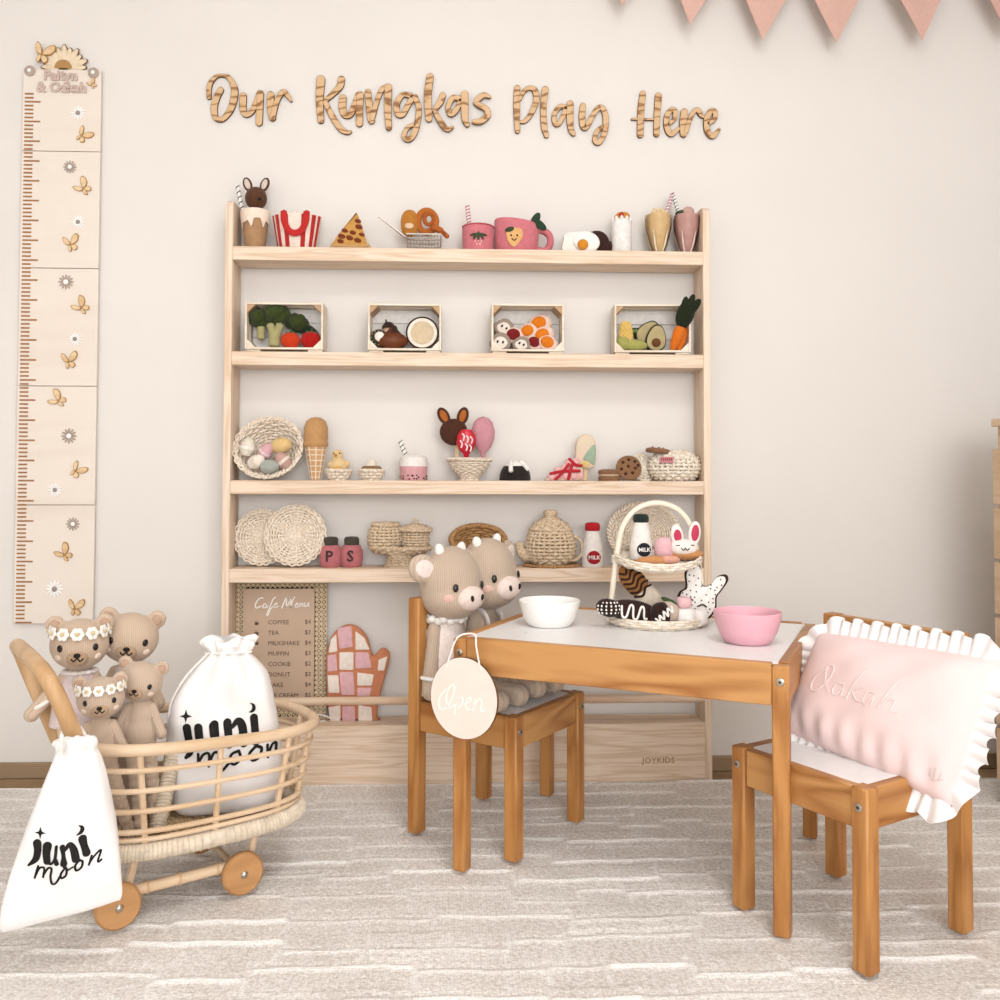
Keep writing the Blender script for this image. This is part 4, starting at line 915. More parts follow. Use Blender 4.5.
# crate with avocado and carrots
c = crate(650, 'wooden crate with corn, avocado halves and carrots, nearest the right upright', 76, 48, rz=-0.05)
t = thing('corn_cob', 'yellow felt corn cob in green husk in the crate', 'corn', inc(c, 0, -27, 4.5, -7))
mbk = MB()
for i in range(11):
    for j in range(9): a = 2*PI*j/9+i*0.35; z = 9+i*1.9; r = 6.2*math.sqrt(max(0.08, 1-((z-10)/21)**2)); mbk.ell((r*math.cos(a)+1, r*math.sin(a)*0.8, z), 1.75, 7, 5)
mbk.M = Matrix.Identity(4); mbk.build('kernels', F('E4C170'), t, U)
P(t, 'husk', F('A5A25C'), lambda m: (m.ell((-1, -1, 8), (8, 6.5, 8)), m.ell((9, -1, 5.6), (14, 6, 6), M=rotm(0, 0.05, 0))), k)
t = thing('pea_pod', 'dark green felt pea pod lying behind the corn cob', 'pea pod', inc(c, 0, -14, 25, 4))
P(t, 'pod', F('35491F'), lambda m: m.ell((0, 0, 0), (13, 4.5, 4.6), 20, 10), k)
for i in range(5): P(t, 'pea', F('7C9256'), lambda m: m.ell((-7+i*3.5, -3.6, 0.6), 2.1, 10, 7), k)
def avo(loc, label, pit, ry):
    t = thing('avocado_half', label, 'avocado', loc, rot=(0, ry, 0), group='felt avocado halves in the fourth crate')
    ol = cr([(-10, -7), (-5, -13), (4, -13), (10, -7), (9.5, 3), (5, 12), (0, 14), (-5, 12), (-9.5, 3)], 4, True)
    P(t, 'skin', F('2E2A1E'), lambda m: m.prism(ol, -1, 5, 1.2), k); P(t, 'flesh', F('B5A57A'), lambda m: m.prism([(x*0.9, z*0.9) for x, z in ol], -2, 1, 0.8), k)
    if pit: P(t, 'pit', F('6A4426'), lambda m: m.ell((0, -3, -5), (4.6, 3, 4.4)), k)
avo(inc(c, 0, -2, 24, 0), 'avocado half without a pit leaning behind its pair', False, 0.7)
avo(inc(c, 0, 5, 17.5, -7), 'avocado half with round brown pit at the crate front', True, 0.15)
def carrot(loc, label, rot, leaf):
    t = thing('carrot', label, 'carrot', loc, rot=rot, group='felt carrots in the fourth crate')
    P(t, 'root', F('DD7420'), lambda m: m.lathe([(0, 0), (2.5, 0.5), (5, 8), (5.8, 20), (4, 25), (0, 26)], 16), k)
    if leaf == 1: P(t, 'leafy_top', F('232A1A'), lambda m: (m.ell((0, 0, 38), (9, 3.4, 15), 16, 10), m.ell((5, 0, 46), (4.6, 2.6, 11), M=rotm(0, 0.35, 0)), m.ell((-3, 0, 45), (4, 2.4, 10), M=rotm(0, -0.25, 0)), m.ell((1, 0, 50), (3.5, 2.4, 9)), m.tube([(0, 0, 22), (0, 0, 32)], 2.4, 8)), k)
    else: P(t, 'leafy_top', F('7E7F3A'), lambda m: [m.tube(cr([(0, 0, 23), (x*0.6, -1, 29), (x, -1, 35)], 4), [1.4]*3+[2]*3+[2.4]*3, 8) for x in (-3, 0, 4)], k)
carrot(inc(c, 0, 20, 4.6, -11), 'tall orange felt carrot with large dark green top over the crate edge', (0.3, 0.3, 0), 1)
carrot(inc(c, 0, 26.5, 4.6, -9), 'short orange felt carrot with olive green stalks in the crate corner', (0, 0.25, 0), 0)
# ================================================================ third board: sweets
k = U
bl = on_shelf(268, 3, 0.036)
t = thing('egg_basket', 'round cream wicker basket tipped forward holding pastel eggs', 'basket', bl)
BM = T(0, 6, 28.8) @ rotm(1.12, 0, 0)       # opening looks forward and a little up
wicker(t, [(2, -13), (14, -13), (22, -9), (28, 0), (30, 6)], 34, 17, M_wick, M=BM)
braid(t, 31, 7.5, 1.5, 24, M_wick, M=BM, sc=1.5, nsc=34)
P(t, 'basket_base', M_wick, lambda m: (setattr(m, 'M', BM), m.lathe([(0, -13.4), (15, -13.4), (15, -12.4), (0, -12.4)], 24)), k)
def arc_border(m):
    m.M = BM
    for i in range(22):
        a0 = 2*PI*i/22; m.tube([((31+3.4*math.sin(PI*j/6))*math.cos(a0+0.42*j/6), (31+3.4*math.sin(PI*j/6))*math.sin(a0+0.42*j/6), 8+1.6*math.sin(PI*j/6)) for j in range(7)], 0.8, 5)
P(t, 'looped_border', M_wick, arc_border, k)
def egg(x, y, z, col, label, band=None, rot=(0, 0, 0), r=7):
    e = thing('felt_egg', label, 'egg', bl+Vector((x*U, y*U, (z-2.2)*U)), rot=rot, group='pastel eggs in the tipped basket')
    P(e, 'shell', F(col), lambda m: m.lathe([(0, -r*1.2), (r*0.6, -r*1.05), (r*0.97, -r*0.4), (r, 0.1*r), (r*0.8, r*0.85), (r*0.4, r*1.3), (0, r*1.42)], 20), k)
    if band: P(e, 'band', F(band), lambda m: m.lathe([(r*0.99, -1.6), (r*1.04, -1.2), (r*1.04, 1.2), (r*0.99, 1.6)], 20), k)
egg(-19, -5, 34, 'E6DCCB', 'off-white felt egg at the left of the tipped basket', 'F3EDE2', (0, 0.2, 0), 7.5)
egg(-1, -9, 30, 'D9ABB0', 'pink felt egg with a pale band in the basket middle', 'EBD0D2', (0.3, 0.7, 0), 6.8)
egg(13, -6, 36, 'E0BE84', 'golden yellow felt egg, highest in the tipped basket', None, (0.2, 1.35, 0), 8.2)
egg(-9, -14, 20, 'EFE4D6', 'cream felt egg low at the front of the tipped basket', 'E2D2C0', (0.2, 1.1, 0), 6.8)
egg(4, -16, 15.5, 'A9ADA4', 'grey-blue felt egg at the bottom of the tipped basket', None, (0, 1.5, 0), 7)
egg(17, -11, 21, 'C6A095', 'dusky rose felt egg with cream band at the basket right', 'EBDACB', (0.1, -0.7, 0), 7)
# ice cream cone
t = thing('ice_cream_cone', 'caramel felt ice cream in a waffle cone standing upright', 'ice cream', on_shelf(315.5, 3, 0.045))
P(t, 'scoop', F('C09363'), lambda m: m.lathe([(0, 32), (11.6, 33), (12.6, 36), (11.5, 38.5), (12, 41), (12, 52), (9.5, 59), (5, 62), (0, 63)], 26), k)
P(t, 'cone', F('CFA377'), lambda m: m.lathe([(0, 0), (4.6, 0), (5, 0.6), (10.5, 32), (10.2, 35), (0, 35)], 26), k)
def lattice(m):
    for i in range(9):
        a = 2*PI*i/9; m.tube([(4.9*math.cos(a), 4.9*math.sin(a), 0.6), (10.5*math.cos(a), 10.5*math.sin(a), 33)], 0.6, 5)
    for z in (3, 8.5, 14, 19.5, 25, 30): r = 4.7+5.7*z/32; m.tube([(r*math.cos(a), r*math.sin(a), z) for a in [2*PI*i/22 for i in range(22)]], 0.6, 5, closed=True)
P(t, 'waffle_lines', F('F0E0C8'), lattice, k)
# chick cup and nest cup
def egg_cup(u, name, label, cat, y=0.042):
    t = thing(name, label, cat, on_shelf(u, 3, y), group='small wicker egg cups')
    wicker(t, [(1, 0.8), (7.5, 0.8), (9, 3), (11, 7.5), (11.8, 9.5)], 20, 8, M_wick)
    braid(t, 12.2, 10, 0.9, 18, M_wick); return Vector(t.location)
p = egg_cup(338.5, 'egg_cup', 'small wicker cup with a felt chick sitting in it', 'egg cup')
mb = MB(); mb.ell((0, 0, 14), (9.4, 8.4, 8)); mb.ell((-1, -1, 25), (5.6, 5.2, 5.8)); mb.ell((-1, 0, 20), (6, 5, 5)); mb.ell((-8, 0, 15), (3, 4, 4)); mb.ell((8.4, 0, 16), (3, 4, 4))
t = thing('felt_chick', 'pale yellow felt chick sitting in the small wicker cup', 'chick', p)
fused(mb, 'chick_body', F('E2C493'), U, 0.0014, 4, t); P(t, 'beak', F('B27A35'), lambda m: m.lathe([(1.5, 0), (0, 2.6)], 10, (-2, -6, 24.5), M=rotm(PI/2, 0, 0)), k); P(t, 'eye', BLACK, lambda m: (m.ell((-4, -5.4, 26.6), 0.8, 8, 6), m.ell((1.6, -5.7, 26.6), 0.8, 8, 6)), k)
P(t, 'tummy_patch', F('D9A85E'), lambda m: m.ell((0, -7.6, 11), (5, 2, 3.4)), k)
p = egg_cup(371.5, 'nest_cup', 'small wicker cup holding a brown nest and cream egg', 'egg cup')
t = thing('felt_nest', 'brown felt nest with a cream egg on top in the right wicker cup', 'nest', p)
P(t, 'nest_ring', F('8A6A48'), lambda m: m.tube([(7.2*math.cos(a), 7.2*math.sin(a), 11) for a in [2*PI*i/22 for i in range(22)]], 3.3, 9, closed=True), k)
P(t, 'egg', F('E8DCCB'), lambda m: (m.ell((0, 0, 15), (5.6, 5.4, 6.4)), m.ell((-3, -2, 14), (3, 3, 3))), k)
# pink bubble drink
t = thing('bubble_drink', 'pink and white felt bubble drink with black pearls and striped straw', 'drink', on_shelf(413.5, 3, 0.045))
P(t, 'drink_body', F('D9A3A6'), lambda m: m.lathe([(0, 0), (12.4, 0), (13.2, 1), (13.8, 14), (0, 14)], 28), k)
P(t, 'milk_top', F('F0E9E2'), lambda m: m.lathe([(13.75, 13.2), (14, 18), (13.4, 22.5), (10.5, 25), (0, 25.6)], 28), k)
def pearls(m):
    rr = random.Random(5)
    for i in range(34): a = rr.uniform(0, 2*PI); z = rr.uniform(1.2, 5.2); m.ell((13*math.cos(a), 13*math.sin(a), z), 0.95, 7, 5)
P(t, 'pearls', BLACK, pearls, k)
straw(t, (-6, 1, 20), (-14, 1, 40), 1.9, W_WHITE, BLACK, bands=5)
# pedestal bowl with lollipops
t = thing('pedestal_bowl', 'cream wicker footed bowl holding three felt lollipops', 'bowl', on_shelf(469.5, 3, 0.045)); p = Vector(t.location)
wicker(t, [(8.6, 0.6), (8.2, 3.4), (9.5, 5.6), (15, 10), (19, 16), (20.4, 20)], 26, 15, M_wick); braid(t, 20.8, 21, 1.1, 22, M_wick, sc=1.0, nsc=26)
P(t, 'bowl_floor', M_wick, lambda m: m.lathe([(0, 6.4), (9.2, 6.6), (13, 9), (0, 9)], 20), k)
M_stick = wood('lolly_stick', 'D9BE96', 'C4A478', 'z', 30, 3, 0.6)
t = thing('bunny_lollipop', 'dark brown bunny head lollipop with tan inner ears', 'lollipop', p+Vector((-15*U, 1*U, 9.5*U)))
P(t, 'stick', M_stick, lambda m: m.box((2.5, 0, 14), (4, 1.4, 26), 0.5), k)
o = P(t, 'head', F('4E2E22'), lambda m: m.ell((-1, -1, 39), (14, 5.5, 13.5), 24, 14), k)
for x, r in ((-11, -0.5), (8, 0.28)):
    P(o, 'ear', F('4E2E22'), lambda m: m.ell((x, 0, 55), (5.8, 2.8, 9.5), M=rotm(0, r, 0)), k); P(o, 'inner_ear', F('B0662C'), lambda m: m.ell((x, -2, 55), (3.4, 1.6, 6.4), M=rotm(0, r, 0)), k)
P(o, 'eye', BLACK, lambda m: (m.ell((-6, -6, 41), 1, 8, 6),), k)
t = thing('red_lollipop', 'red swirl lollipop with white stripes in the middle of the bowl', 'lollipop', p+Vector((-3.5*U, -7*U, 9.5*U)))
P(t, 'stick', M_stick, lambda m: m.tube([(0, 0, 0), (0, 0, 20)], 1.2, 8), k)
o = P(t, 'candy', gloss('red_candy', 'C51F34', 0.35), lambda m: m.lathe([(0, 12), (2.2, 12), (3, 17), (7.5, 21.5), (10, 28), (9, 36), (5, 41), (0, 42)], 20, sy=0.65), k)
P(o, 'swirl', gloss('white_swirl', 'F0D9DA', 0.4), lambda m: [m.tube(cr([(x0, -6.2, z0), (x0+2, -6.9, z0-3), (x0+1, -6.6, z0-7)], 4), 0.8, 5) for x0, z0 in ((-4, 37), (0, 35), (4, 34), (-6, 30), (-1, 27), (3, 26))], k)
t = thing('floss_lollipop', 'large dusty pink egg-shaped felt lollipop at the right of the bowl', 'lollipop', p+Vector((13.5*U, 2*U, 11.5*U)))
P(t, 'stick', M_stick, lambda m: m.box((-1, 0, 12), (3, 1.4, 22), 0.5), k)
P(t, 'floss', F('C98F98'), lambda m: m.lathe([(0, 9), (1.8, 10), (3, 17), (8, 22), (11.4, 30), (12, 38), (9.5, 47), (5, 51.5), (0, 53)], 24, sy=0.6), k)
# chocolate dome
t = thing('chocolate_bun', 'black felt chocolate pudding dome with white icing', 'pudding', on_shelf(515, 3, 0.045))
P(t, 'dome', F('2B2422'), lambda m: m.lathe([(0, 0), (15, 0), (15.8, 1)]+[(15.8*math.cos(q*PI/18), 1.5+18.5*math.sin(q*PI/18)) for q in range(0, 9)]+[(0, 20)], 28), k)
P(t, 'icing', F('EFE9E3'), lambda m: (m.lathe([(0, 21), (4, 20.6), (8, 18.6), (11, 15.8), (11.2, 14.6)], 22), m.tube(cr([(-4.6, -9, 18), (-5, -12, 15), (-5, -14.6, 9)], 5), 2.3, 10), m.tube(cr([(5, -7, 18.5), (9, -8, 15.6), (12.4, -7, 11)], 5), 2.6, 10)), k)
# pie slice, ice pop
t = thing('cherry_pie_slice', 'felt cherry pie slice with pink filling and red lattice', 'pie', on_shelf(564, 3, 0.045))
P(t, 'crust', F('DCC4AE'), lambda m: m.prism([(-20, 0.5), (19, 0.5), (18, 15), (8, 17), (-14, 5)], -8, 8, 1), k)
def berries(m):
    rr = random.Random(8)
    for x, z in ((-13, 4), (-6, 5), (1, 5), (9, 5), (15, 5), (-7, 10), (0, 12), (8, 12), (4, 18), (11, 19)): m.ell((x, -7, z), (4.4, 3, 4.2), 12, 8)
P(t, 'filling', F('E7B3B0'), berries, k)
P(t, 'red_lattice', F('B52A35'), lambda m: [m.tube(cr(q, 3), 1.7, 6, flat=0.7, up=(0, -1, 0)) for q in ([(-10, -9.6, 1), (-3, -10, 8), (4, -9.6, 17)], [(3, -9.8, 1), (5, -10.2, 9), (8, -9.6, 19)], [(-15, -9.4, 7), (-2, -10, 9.5), (15, -9.6, 10)], [(4, -9, 22), (10, -9.6, 16), (17, -9, 15)])], k)
t = thing('ice_pop', 'pastel felt ice pop with green swirl on a wooden stick', 'ice pop', on_shelf(585.5, 3, 0.06))
P(t, 'stick', M_stick, lambda m: m.box((0, 0, 8), (4.4, 1.6, 16), 0.6), k)
pol = cr([(-10, 14), (-10.5, 26), (-9, 40), (-4, 46), (4, 46), (9.5, 39), (10.5, 26), (9.5, 15), (5, 12.5), (-5, 12.5)], 4, True)
o = P(t, 'ice', F('E2C3B2', nscale=14, hex2='D8CBB0', var=0.1), lambda m: m.prism(pol, -4, 4, 2), k)
P(o, 'green_swirl', F('9DB39B'), lambda m: m.prism(cr([(-3, 22), (4, 33), (9, 36), (9.5, 24), (8, 16), (2, 20)], 4, True), -5, -3, 0.8), k)
P(o, 'yellow_swirl', F('DDBF7E'), lambda m: m.prism(cr([(-8, 16), (0, 20), (4, 15), (-3, 13.5)], 4, True), -4.8, -3, 0.7), k)
# cookies
M_ck = F('8A6548'); M_chip = F('4A2E22')
def disc(m, r, h, M): m.lathe([(0, 0), (r*0.92, 0), (r, h*0.35), (r*0.96, h*0.8), (r*0.7, h), (0, h*1.05)], 24, M=M)
t = thing('sandwich_cookie', 'brown felt sandwich cookie lying flat at the end of the cookie row', 'cookie', on_shelf(609.5, 3, 0.04))
P(t, 'biscuit', M_ck, lambda m: disc(m, 11.5, 5.4, None), k); P(t, 'cream', F('C9AE90'), lambda m: m.lathe([(0, 5), (10.4, 5), (10.4, 7), (0, 7)], 22), k); P(t, 'biscuit', M_ck, lambda m: disc(m, 11.5, 5, T(0, 0, 6.6)), k)
t = thing('chip_cookie', 'round chocolate chip felt cookie leaning upright', 'cookie', on_shelf(629, 3, 0.03))
CM = T(0, 2, 12.6) @ rotm(PI/2-0.3, 0, 0)
P(t, 'biscuit', M_ck, lambda m: disc(m, 13, 4, CM), k)
P(t, 'chips', M_chip, lambda m: [m.ell(CM @ Vector((x, y, 4)), (1.7, 1.2, 1.7), 10, 6) for x, y in ((-6, 5), (0, 8), (6, 6), (-8, -2), (-1, 1), (6, -1), (-4, -7), (3, -6), (9, 2))], k)
t = thing('jar_lid', 'cream wicker lid leaning between the chip cookie and cookie jar', 'lid', on_shelf(641, 3, 0.062))
LM = T(2, 0, 13.5) @ rotm(PI/2-0.28, 0, 0.45)
wicker(t, [(1, 2.5), (6, 2), (11, 0.6), (13, 0)], 20, 8, M_wickw, M=LM); braid(t, 13.6, 0, 1, 16, M_wickw, M=LM)
t = thing('cookie_jar', 'squat round cream wicker cookie jar with small pink label', 'jar', on_shelf(674.5, 3, 0.05)); p = Vector(t.location)
wicker(t, [(1, 1), (12, 1), (20, 3.5), (25, 10), (25.4, 16), (22, 23), (15, 27.5), (9, 29)], 36, 22, M_wickw, sy=0.72)
lbm = T(-12, -17.6, 21) @ rotm(-0.55, 0, -0.42)
o = P(t, 'label_tag', gloss('pink_label', 'C9868A', 0.6), lambda m: m.box((0, 0, 0), (14, 0.8, 7), 0.3, M=None) if False else m.add([lbm @ Vector(v) for v in (lambda b: (b.box((0, 0, 0), (14, 0.8, 7), 0.3), b.v)[1])(MB())], (lambda b: (b.box((0, 0, 0), (14, 0.8, 7), 0.3), b.f)[1])(MB())), k)
P(o, 'label_print', gloss('dark_pink_print', '8F3B46', 0.6), lambda m: [m.add([lbm @ Vector(v) for v in b.v], b.f) for b in [(lambda q: (q.box((x, -0.5, 0.3), (1.1, 0.3, 3.4)), q)[1])(MB()) for x in (-4.8, -2.9, -1, 0.9, 2.8, 4.7)]], k)
t = thing('oval_cookie', 'brown felt cookie resting on top of the lid and cookie jar', 'cookie', p+Vector((-18*U, -4*U, 28*U)))
P(t, 'biscuit', M_ck, lambda m: disc(m, 12.5, 5, rotm(0, 0.1, 0)), k); P(t, 'crumbs', M_chip, lambda m: [m.ell((x, y, 5.2-x*0.1), 1.0, 8, 5) for x, y in ((-6, -4), (0, -6), (5, -3), (2, 3), (-4, 4))], k)
# ================================================================ fourth board: tea things
k = U
def wplate(u, zc, R, label, y, lean, m=M_wick, rz=0.0):
    t = thing('wicker_plate', label, 'plate', on_shelf(u, 4, y), group='cream wicker plates', rot=(0, 0, rz))
    M = T(0, 0, R+4.2) @ rotm(PI/2-lean, 0, 0)
    wicker(t, [(2.5, 0), (R*0.35, -0.3), (R*0.78, 0), (R*0.92, 2), (R, 3)], 30, int(R*0.5), m, M=M, amp=1.0)
    P(t, 'front_spokes', m, lambda q: [q.tube([M @ Vector((r*math.cos(a), r*math.sin(a), 0.9+(0 if r < R*0.8 else 2.4*(r/R-0.8)/0.2))) for r in (3, R*0.4, R*0.78, R*0.97)], [0.5, 0.75, 0.9, 0.8], 5) for a in [2*PI*i/30 for i in range(30)]], k)
    P(t, 'plate_centre', m, lambda q: q.lathe([(0, 1), (3.4, 0.8), (3.4, -0.6), (0, -0.8)], 14, M=M), k)
    def arcs(q):
        q.M = M
        n = 24
        for i in range(n): a0 = 2*PI*i/n; q.tube([((R+0.5+3.2*math.sin(PI*j/6))*math.cos(a0+0.4*j/6), (R+0.5+3.2*math.sin(PI*j/6))*math.sin(a0+0.4*j/6), 3+0.6*math.sin(PI*j/6)) for j in range(7)], 0.9, 5)
    P(t, 'scalloped_edge', m, arcs, k); braid(t, R+0.4, 3.2, 1.1, 26, m, M=M); return t
wplate(262.5, 0, 24.5, 'cream wicker plate standing behind its pair, next to the left upright', 0.068, 0.16)
wplate(295.5, 0, 26.8, 'larger cream wicker plate standing in front of the other plate', 0.048, 0.2)
def shaker(u, ch, label, y):
    t = thing('felt_shaker', label, 'shaker', on_shelf(u, 4, y), group='pink felt shakers')
    P(t, 'body', F('BC7074'), lambda m: m.lathe([(0, 0), (9, 0), (10.6, 2), (11.4, 9), (11.2, 16), (8.6, 21.5), (0, 23)], 26), k)
    P(t, 'cap', F('4A423A'), lambda m: m.lathe([(6.6, 20.6), (7.4, 22), (7.6, 27.5), (6, 29.6), (0, 30.2)], 22), k)
    text_obj('letter', ch, F('4A3836'), t, 15*U, (0, -11.6*U, 11*U), ext=0.0012, bold=0.0008)
shaker(330.5, 'P', 'dusty pink felt shaker marked with the letter P', 0.045)
shaker(351.5, 'S', 'dusty pink felt shaker marked with the letter S', 0.05)
# cake stand and pots
cs = thing('cake_stand', 'tan wicker cake stand with two lidded pots on it', 'cake stand', on_shelf(400.5, 4, 0.048)); p = Vector(cs.location)
wicker(cs, [(15.5, 0.6), (14, 5), (12.5, 11)], 24, 10, M_wickt); wicker(cs, [(1, 15), (14, 14.4), (24, 15.5), (28.5, 18.5)], 34, 12, M_wickt, sy=0.62, name='woven_plate', stakes=True)
braid(cs, 29.2, 19, 1.2, 26, M_wickt, sy=0.62, sc=1.2, nsc=30); P(cs, 'plate_lining', M_wickt, lambda m: m.lathe([(0, 15.4), (14, 15), (23, 16), (23, 15), (0, 14)], 26, sy=0.62), k); P(cs, 'foot_cap', M_wickt, lambda m: m.lathe([(12.8, 10), (13, 14.4), (0, 14.6)], 20), k)
t = thing('wicker_pot', 'tan wicker sugar pot without knob, left on the cake stand', 'pot', p+Vector((-15.2*U, 0, 15.8*U)), group='wicker pots on the cake stand')
wicker(t, [(1, 1), (12, 1), (15, 6), (16, 13), (15, 20), (12, 25)], 26, 18, M_wickt); braid(t, 12.4, 26.4, 1.3, 16, M_wickt)
P(t, 'lid', M_wickt, lambda m: [m.tube([(r*math.cos(a), r*math.sin(a), 28.6-r*0.13) for a in [2*PI*i/24 for i in range(24)]], 1.0, 5, closed=True) for r in (1.2, 2.8, 4.4, 6, 7.6, 9.2, 10.8)], k)
t = thing('wicker_pot', 'tan wicker pot with flared lid and ring knob, right on the cake stand', 'pot', p+Vector((14.6*U, 0, 15.8*U)), group='wicker pots on the cake stand')
wicker(t, [(1, 1), (11, 1), (12, 4), (12.6, 12), (12.6, 20)], 24, 16, M_wickt); wicker(t, [(15.5, 21), (11, 23), (6, 24.6), (1.2, 25)], 24, 8, M_wickt, name='lid'); braid(t, 15.4, 20.8, 1.1, 18, M_wickt)
P(t, 'ring_knob', M_wickt, lambda m: m.tube([(2.6*math.cos(a), 0, 28.6+2.8*math.sin(a)) for a in [2*PI*i/18 for i in range(18)]], 0.9, 6, closed=True), k)
# brown bread basket behind the dolls
t = thing('bread_basket', 'low brown wicker basket on the shelf behind the cow dolls', 'basket', on_shelf(478, 4, 0.05))
BM = T(0, 3, 24) @ rotm(0.75, 0, 0)
wicker(t, [(2, -14), (14, -13), (22, -6), (26, 3)], 28, 14, M_wickb, M=BM, sy=0.72); braid(t, 26.6, 4, 1.8, 22, M_wickb, M=BM, sy=0.72, strands=3)
# teapot on tray
tr = thing('round_mat', 'flat brown wicker mat under the teapot', 'mat', on_shelf(551, 4, 0.046)); 
wicker(tr, [(1.5, 1.0), (12, 1.0), (26, 1.2)], 30, 12, M_wickb, sy=0.66, amp=0.5); braid(tr, 26.8, 1.6, 0.9, 24, M_wickb, sy=0.66)
t = thing('wicker_teapot', 'round tan wicker teapot with spout, handle and knobbed lid', 'teapot', on_shelf(550.5, 4, 0.046)+Vector((0, 0, 2.2*U)))
wicker(t, [(1, 1), (15, 1), (21.5, 6), (24, 14), (23.6, 22), (20.6, 30), (18.5, 35)], 34, 21, M_wickt, sy=0.8)
o = wicker(t, [(19.5, 35), (16, 39.5), (10, 43), (7, 44.5)], 26, 8, M_wickt, sy=0.8, name='lid'); braid(t, 19.6, 35, 1.2, 20, M_wickt, sy=0.8)
P(t, 'knob', M_wickt, lambda m: [m.tube([(r*math.cos(a), r*math.sin(a), z) for a in [2*PI*i/20 for i in range(20)]], 1.1, 5, closed=True) for r, z in ((6, 44.5), (6, 46.4), (6, 48.3), (6.3, 50.2), (6.6, 52), (5.4, 53.2), (3.6, 53.4), (1.6, 53.4))], k)
P(t, 'handle', M_wickt, lambda m: [m.tube(cr([(19, dy, 28), (27, dy, 27), (31.5, dy, 20), (31, dy, 11), (26, dy, 5), (19, dy, 4)], 6), 1.7, 7) for dy in (-1.6, 1.6)], k)
P(t, 'spout', M_wickt, lambda m: m.tube(cr([(-19, 0, 10), (-25, 0, 8.5), (-29.5, 0, 13), (-31.5, 0, 19), (-33, 0, 22)], 5), [6]*6+[5.2]*5+[4.4]*5+[3.8]*5, 12, cap=False), k)
def bands(m):
    for (x, z, r) in ((-21, 9.4, 6.2), (-24.5, 9, 5.9), (-27.4, 10.6, 5.5), (-29.6, 13.6, 5.0), (-31, 17, 4.6), (-32.3, 20.4, 4.2)): m.tube([(x+0.3*math.cos(a)*r*(0.2 if x > -26 else 0.8), r*math.sin(a), z+r*math.cos(a)*(1 if x > -26 else 0.6)) for a in [2*PI*i/16 for i in range(16)]], 0.8, 5, closed=True)
P(t, 'spout_weave', M_wickt, bands, k)
# milk bottles (one here, one on the tiered stand)
def milk(loc, kk, cap, lab, label, rz=0.0):
    t = thing('milk_bottle', label, 'milk bottle', loc, rz, 'felt milk bottles')
    P(t, 'bottle', F('ECE5DE'), lambda m: m.lathe([(0, 0), (10, 0), (11, 1.5), (11, 14), (9.6, 22), (7, 34), (6.6, 37), (0, 38)], 26), kk)
    P(t, 'cap', F(cap), lambda m: m.lathe([(7, 36), (7.8, 38), (7.6, 42), (6, 44), (0, 44.6)], 22), kk)
    o = P(t, 'badge', F(lab), lambda m: m.lathe([(0, 0.9), (6.2, 0.7), (6.8, 0), (6.8, -1.6), (0, -1.6)], 22, (0, -10.7, 10), M=rotm(PI/2, 0, 0)), kk)
    text_obj('badge_print', 'MILK', W_WHITE, o, 5.4*kk, (0, -11.75*kk, 10*kk), ext=0.0003, bold=0.0002)
    return t
milk(on_shelf(592.5, 4, 0.04), U, 'B3222B', 'A3222B', 'white felt milk bottle with red cap standing on the shelf')
# round tray behind the stand
t = thing('wicker_tray', 'round cream wicker tray leaning on the shelf behind the tiered stand', 'tray', on_shelf(644, 4, 0.06))
M = T(0, 2, 32.5) @ rotm(PI/2-0.2, 0, 0)
wicker(t, [(2.5, -3), (12, -3), (22, -2.4), (27, 1), (29.5, 4)], 34, 20, M_wick, M=M, sx=1.18); braid(t, 30.4, 4.6, 1.5, 26, M_wick, M=M, sx=1.18)
P(t, 'tray_centre', M_wick, lambda q: q.lathe([(0, -2), (3.4, -2.2), (3.4, -3.6), (0, -3.8)], 14, M=M), k)
# ================================================================ menu board and oven mitt behind the guard rail
MY = 0.084
a = at_y(233.5, 600, MY); b = at_y(327, 600, MY); zt_ = ZB+0.352
menu = thing('cafe_menu_board', 'cane framed menu board with cafe price list standing behind the guard rail', 'menu board', (0.5*(a.x+b.x), MY, ZB+0.0005), rot=(0, 0, 0))
mw = (b.x-a.x); mh = zt_-ZB
P(menu, 'backing', mat('dark_cane_back', '3A2A1E', rough=0.8, bump=0), lambda m: m.box((0, 0.003, mh/2), (mw, 0.006, mh), 0.001))
def cane(m):
    inner = (-mw/2+0.026, mw/2-0.032, 0.03, mh-0.024); r = 0.0017
    def seg(p, q):
        # clip the strand to the frame band by sampling
        n = 40; run = []
        for i in range(n+1):
            x = p[0]+(q[0]-p[0])*i/n; z = p[1]+(q[1]-p[1])*i/n
            ok = abs(x) <= mw/2 and 0 <= z <= mh and not (inner[0] < x < inner[1] and inner[2] < z < inner[3])
            if ok: run.append((x, -0.001, z))
            if (not ok or i == n) and len(run) > 1: m.tube([run[0], run[-1]], r, 3, cap=False)
            if not ok: run = []
    st = 0.0125; span = mw+mh
    i = -int(span/st)
    while i*st < span:
        c = i*st; seg((-mw/2, c), (mw/2, c+mw)); seg((-mw/2, c), (mw/2, c-mw)); i += 1
    for j in range(int(mw/st)+1): x = -mw/2+j*st; seg((x, 0), (x, mh))
    for j in range(int(mh/st)+1): z = j*st; seg((-mw/2, z), (mw/2, z))
tag(P(menu, 'cane_webbing', mat('cane', 'D8C2A2', rough=0.7, bump=0.1), cane), kind='stuff')
pnl = P(menu, 'menu_panel', mat('kraft_panel', 'C6AC95', rough=0.75, var=0.03, nscale=8, bump=0.05), lambda m: m.box((-0.003, -0.003, mh/2+0.003), (mw-0.056, 0.006, mh-0.052), 0.0005))
M_ink = mat('brown_ink', '5C4638', rough=0.8, bump=0); M_wink = gloss('white_ink', 'F6EFE6', 0.6)
def ml(u, v): p = at_y(u, v, MY-0.006); return p.x-menu.location.x, p.z-menu.location.z
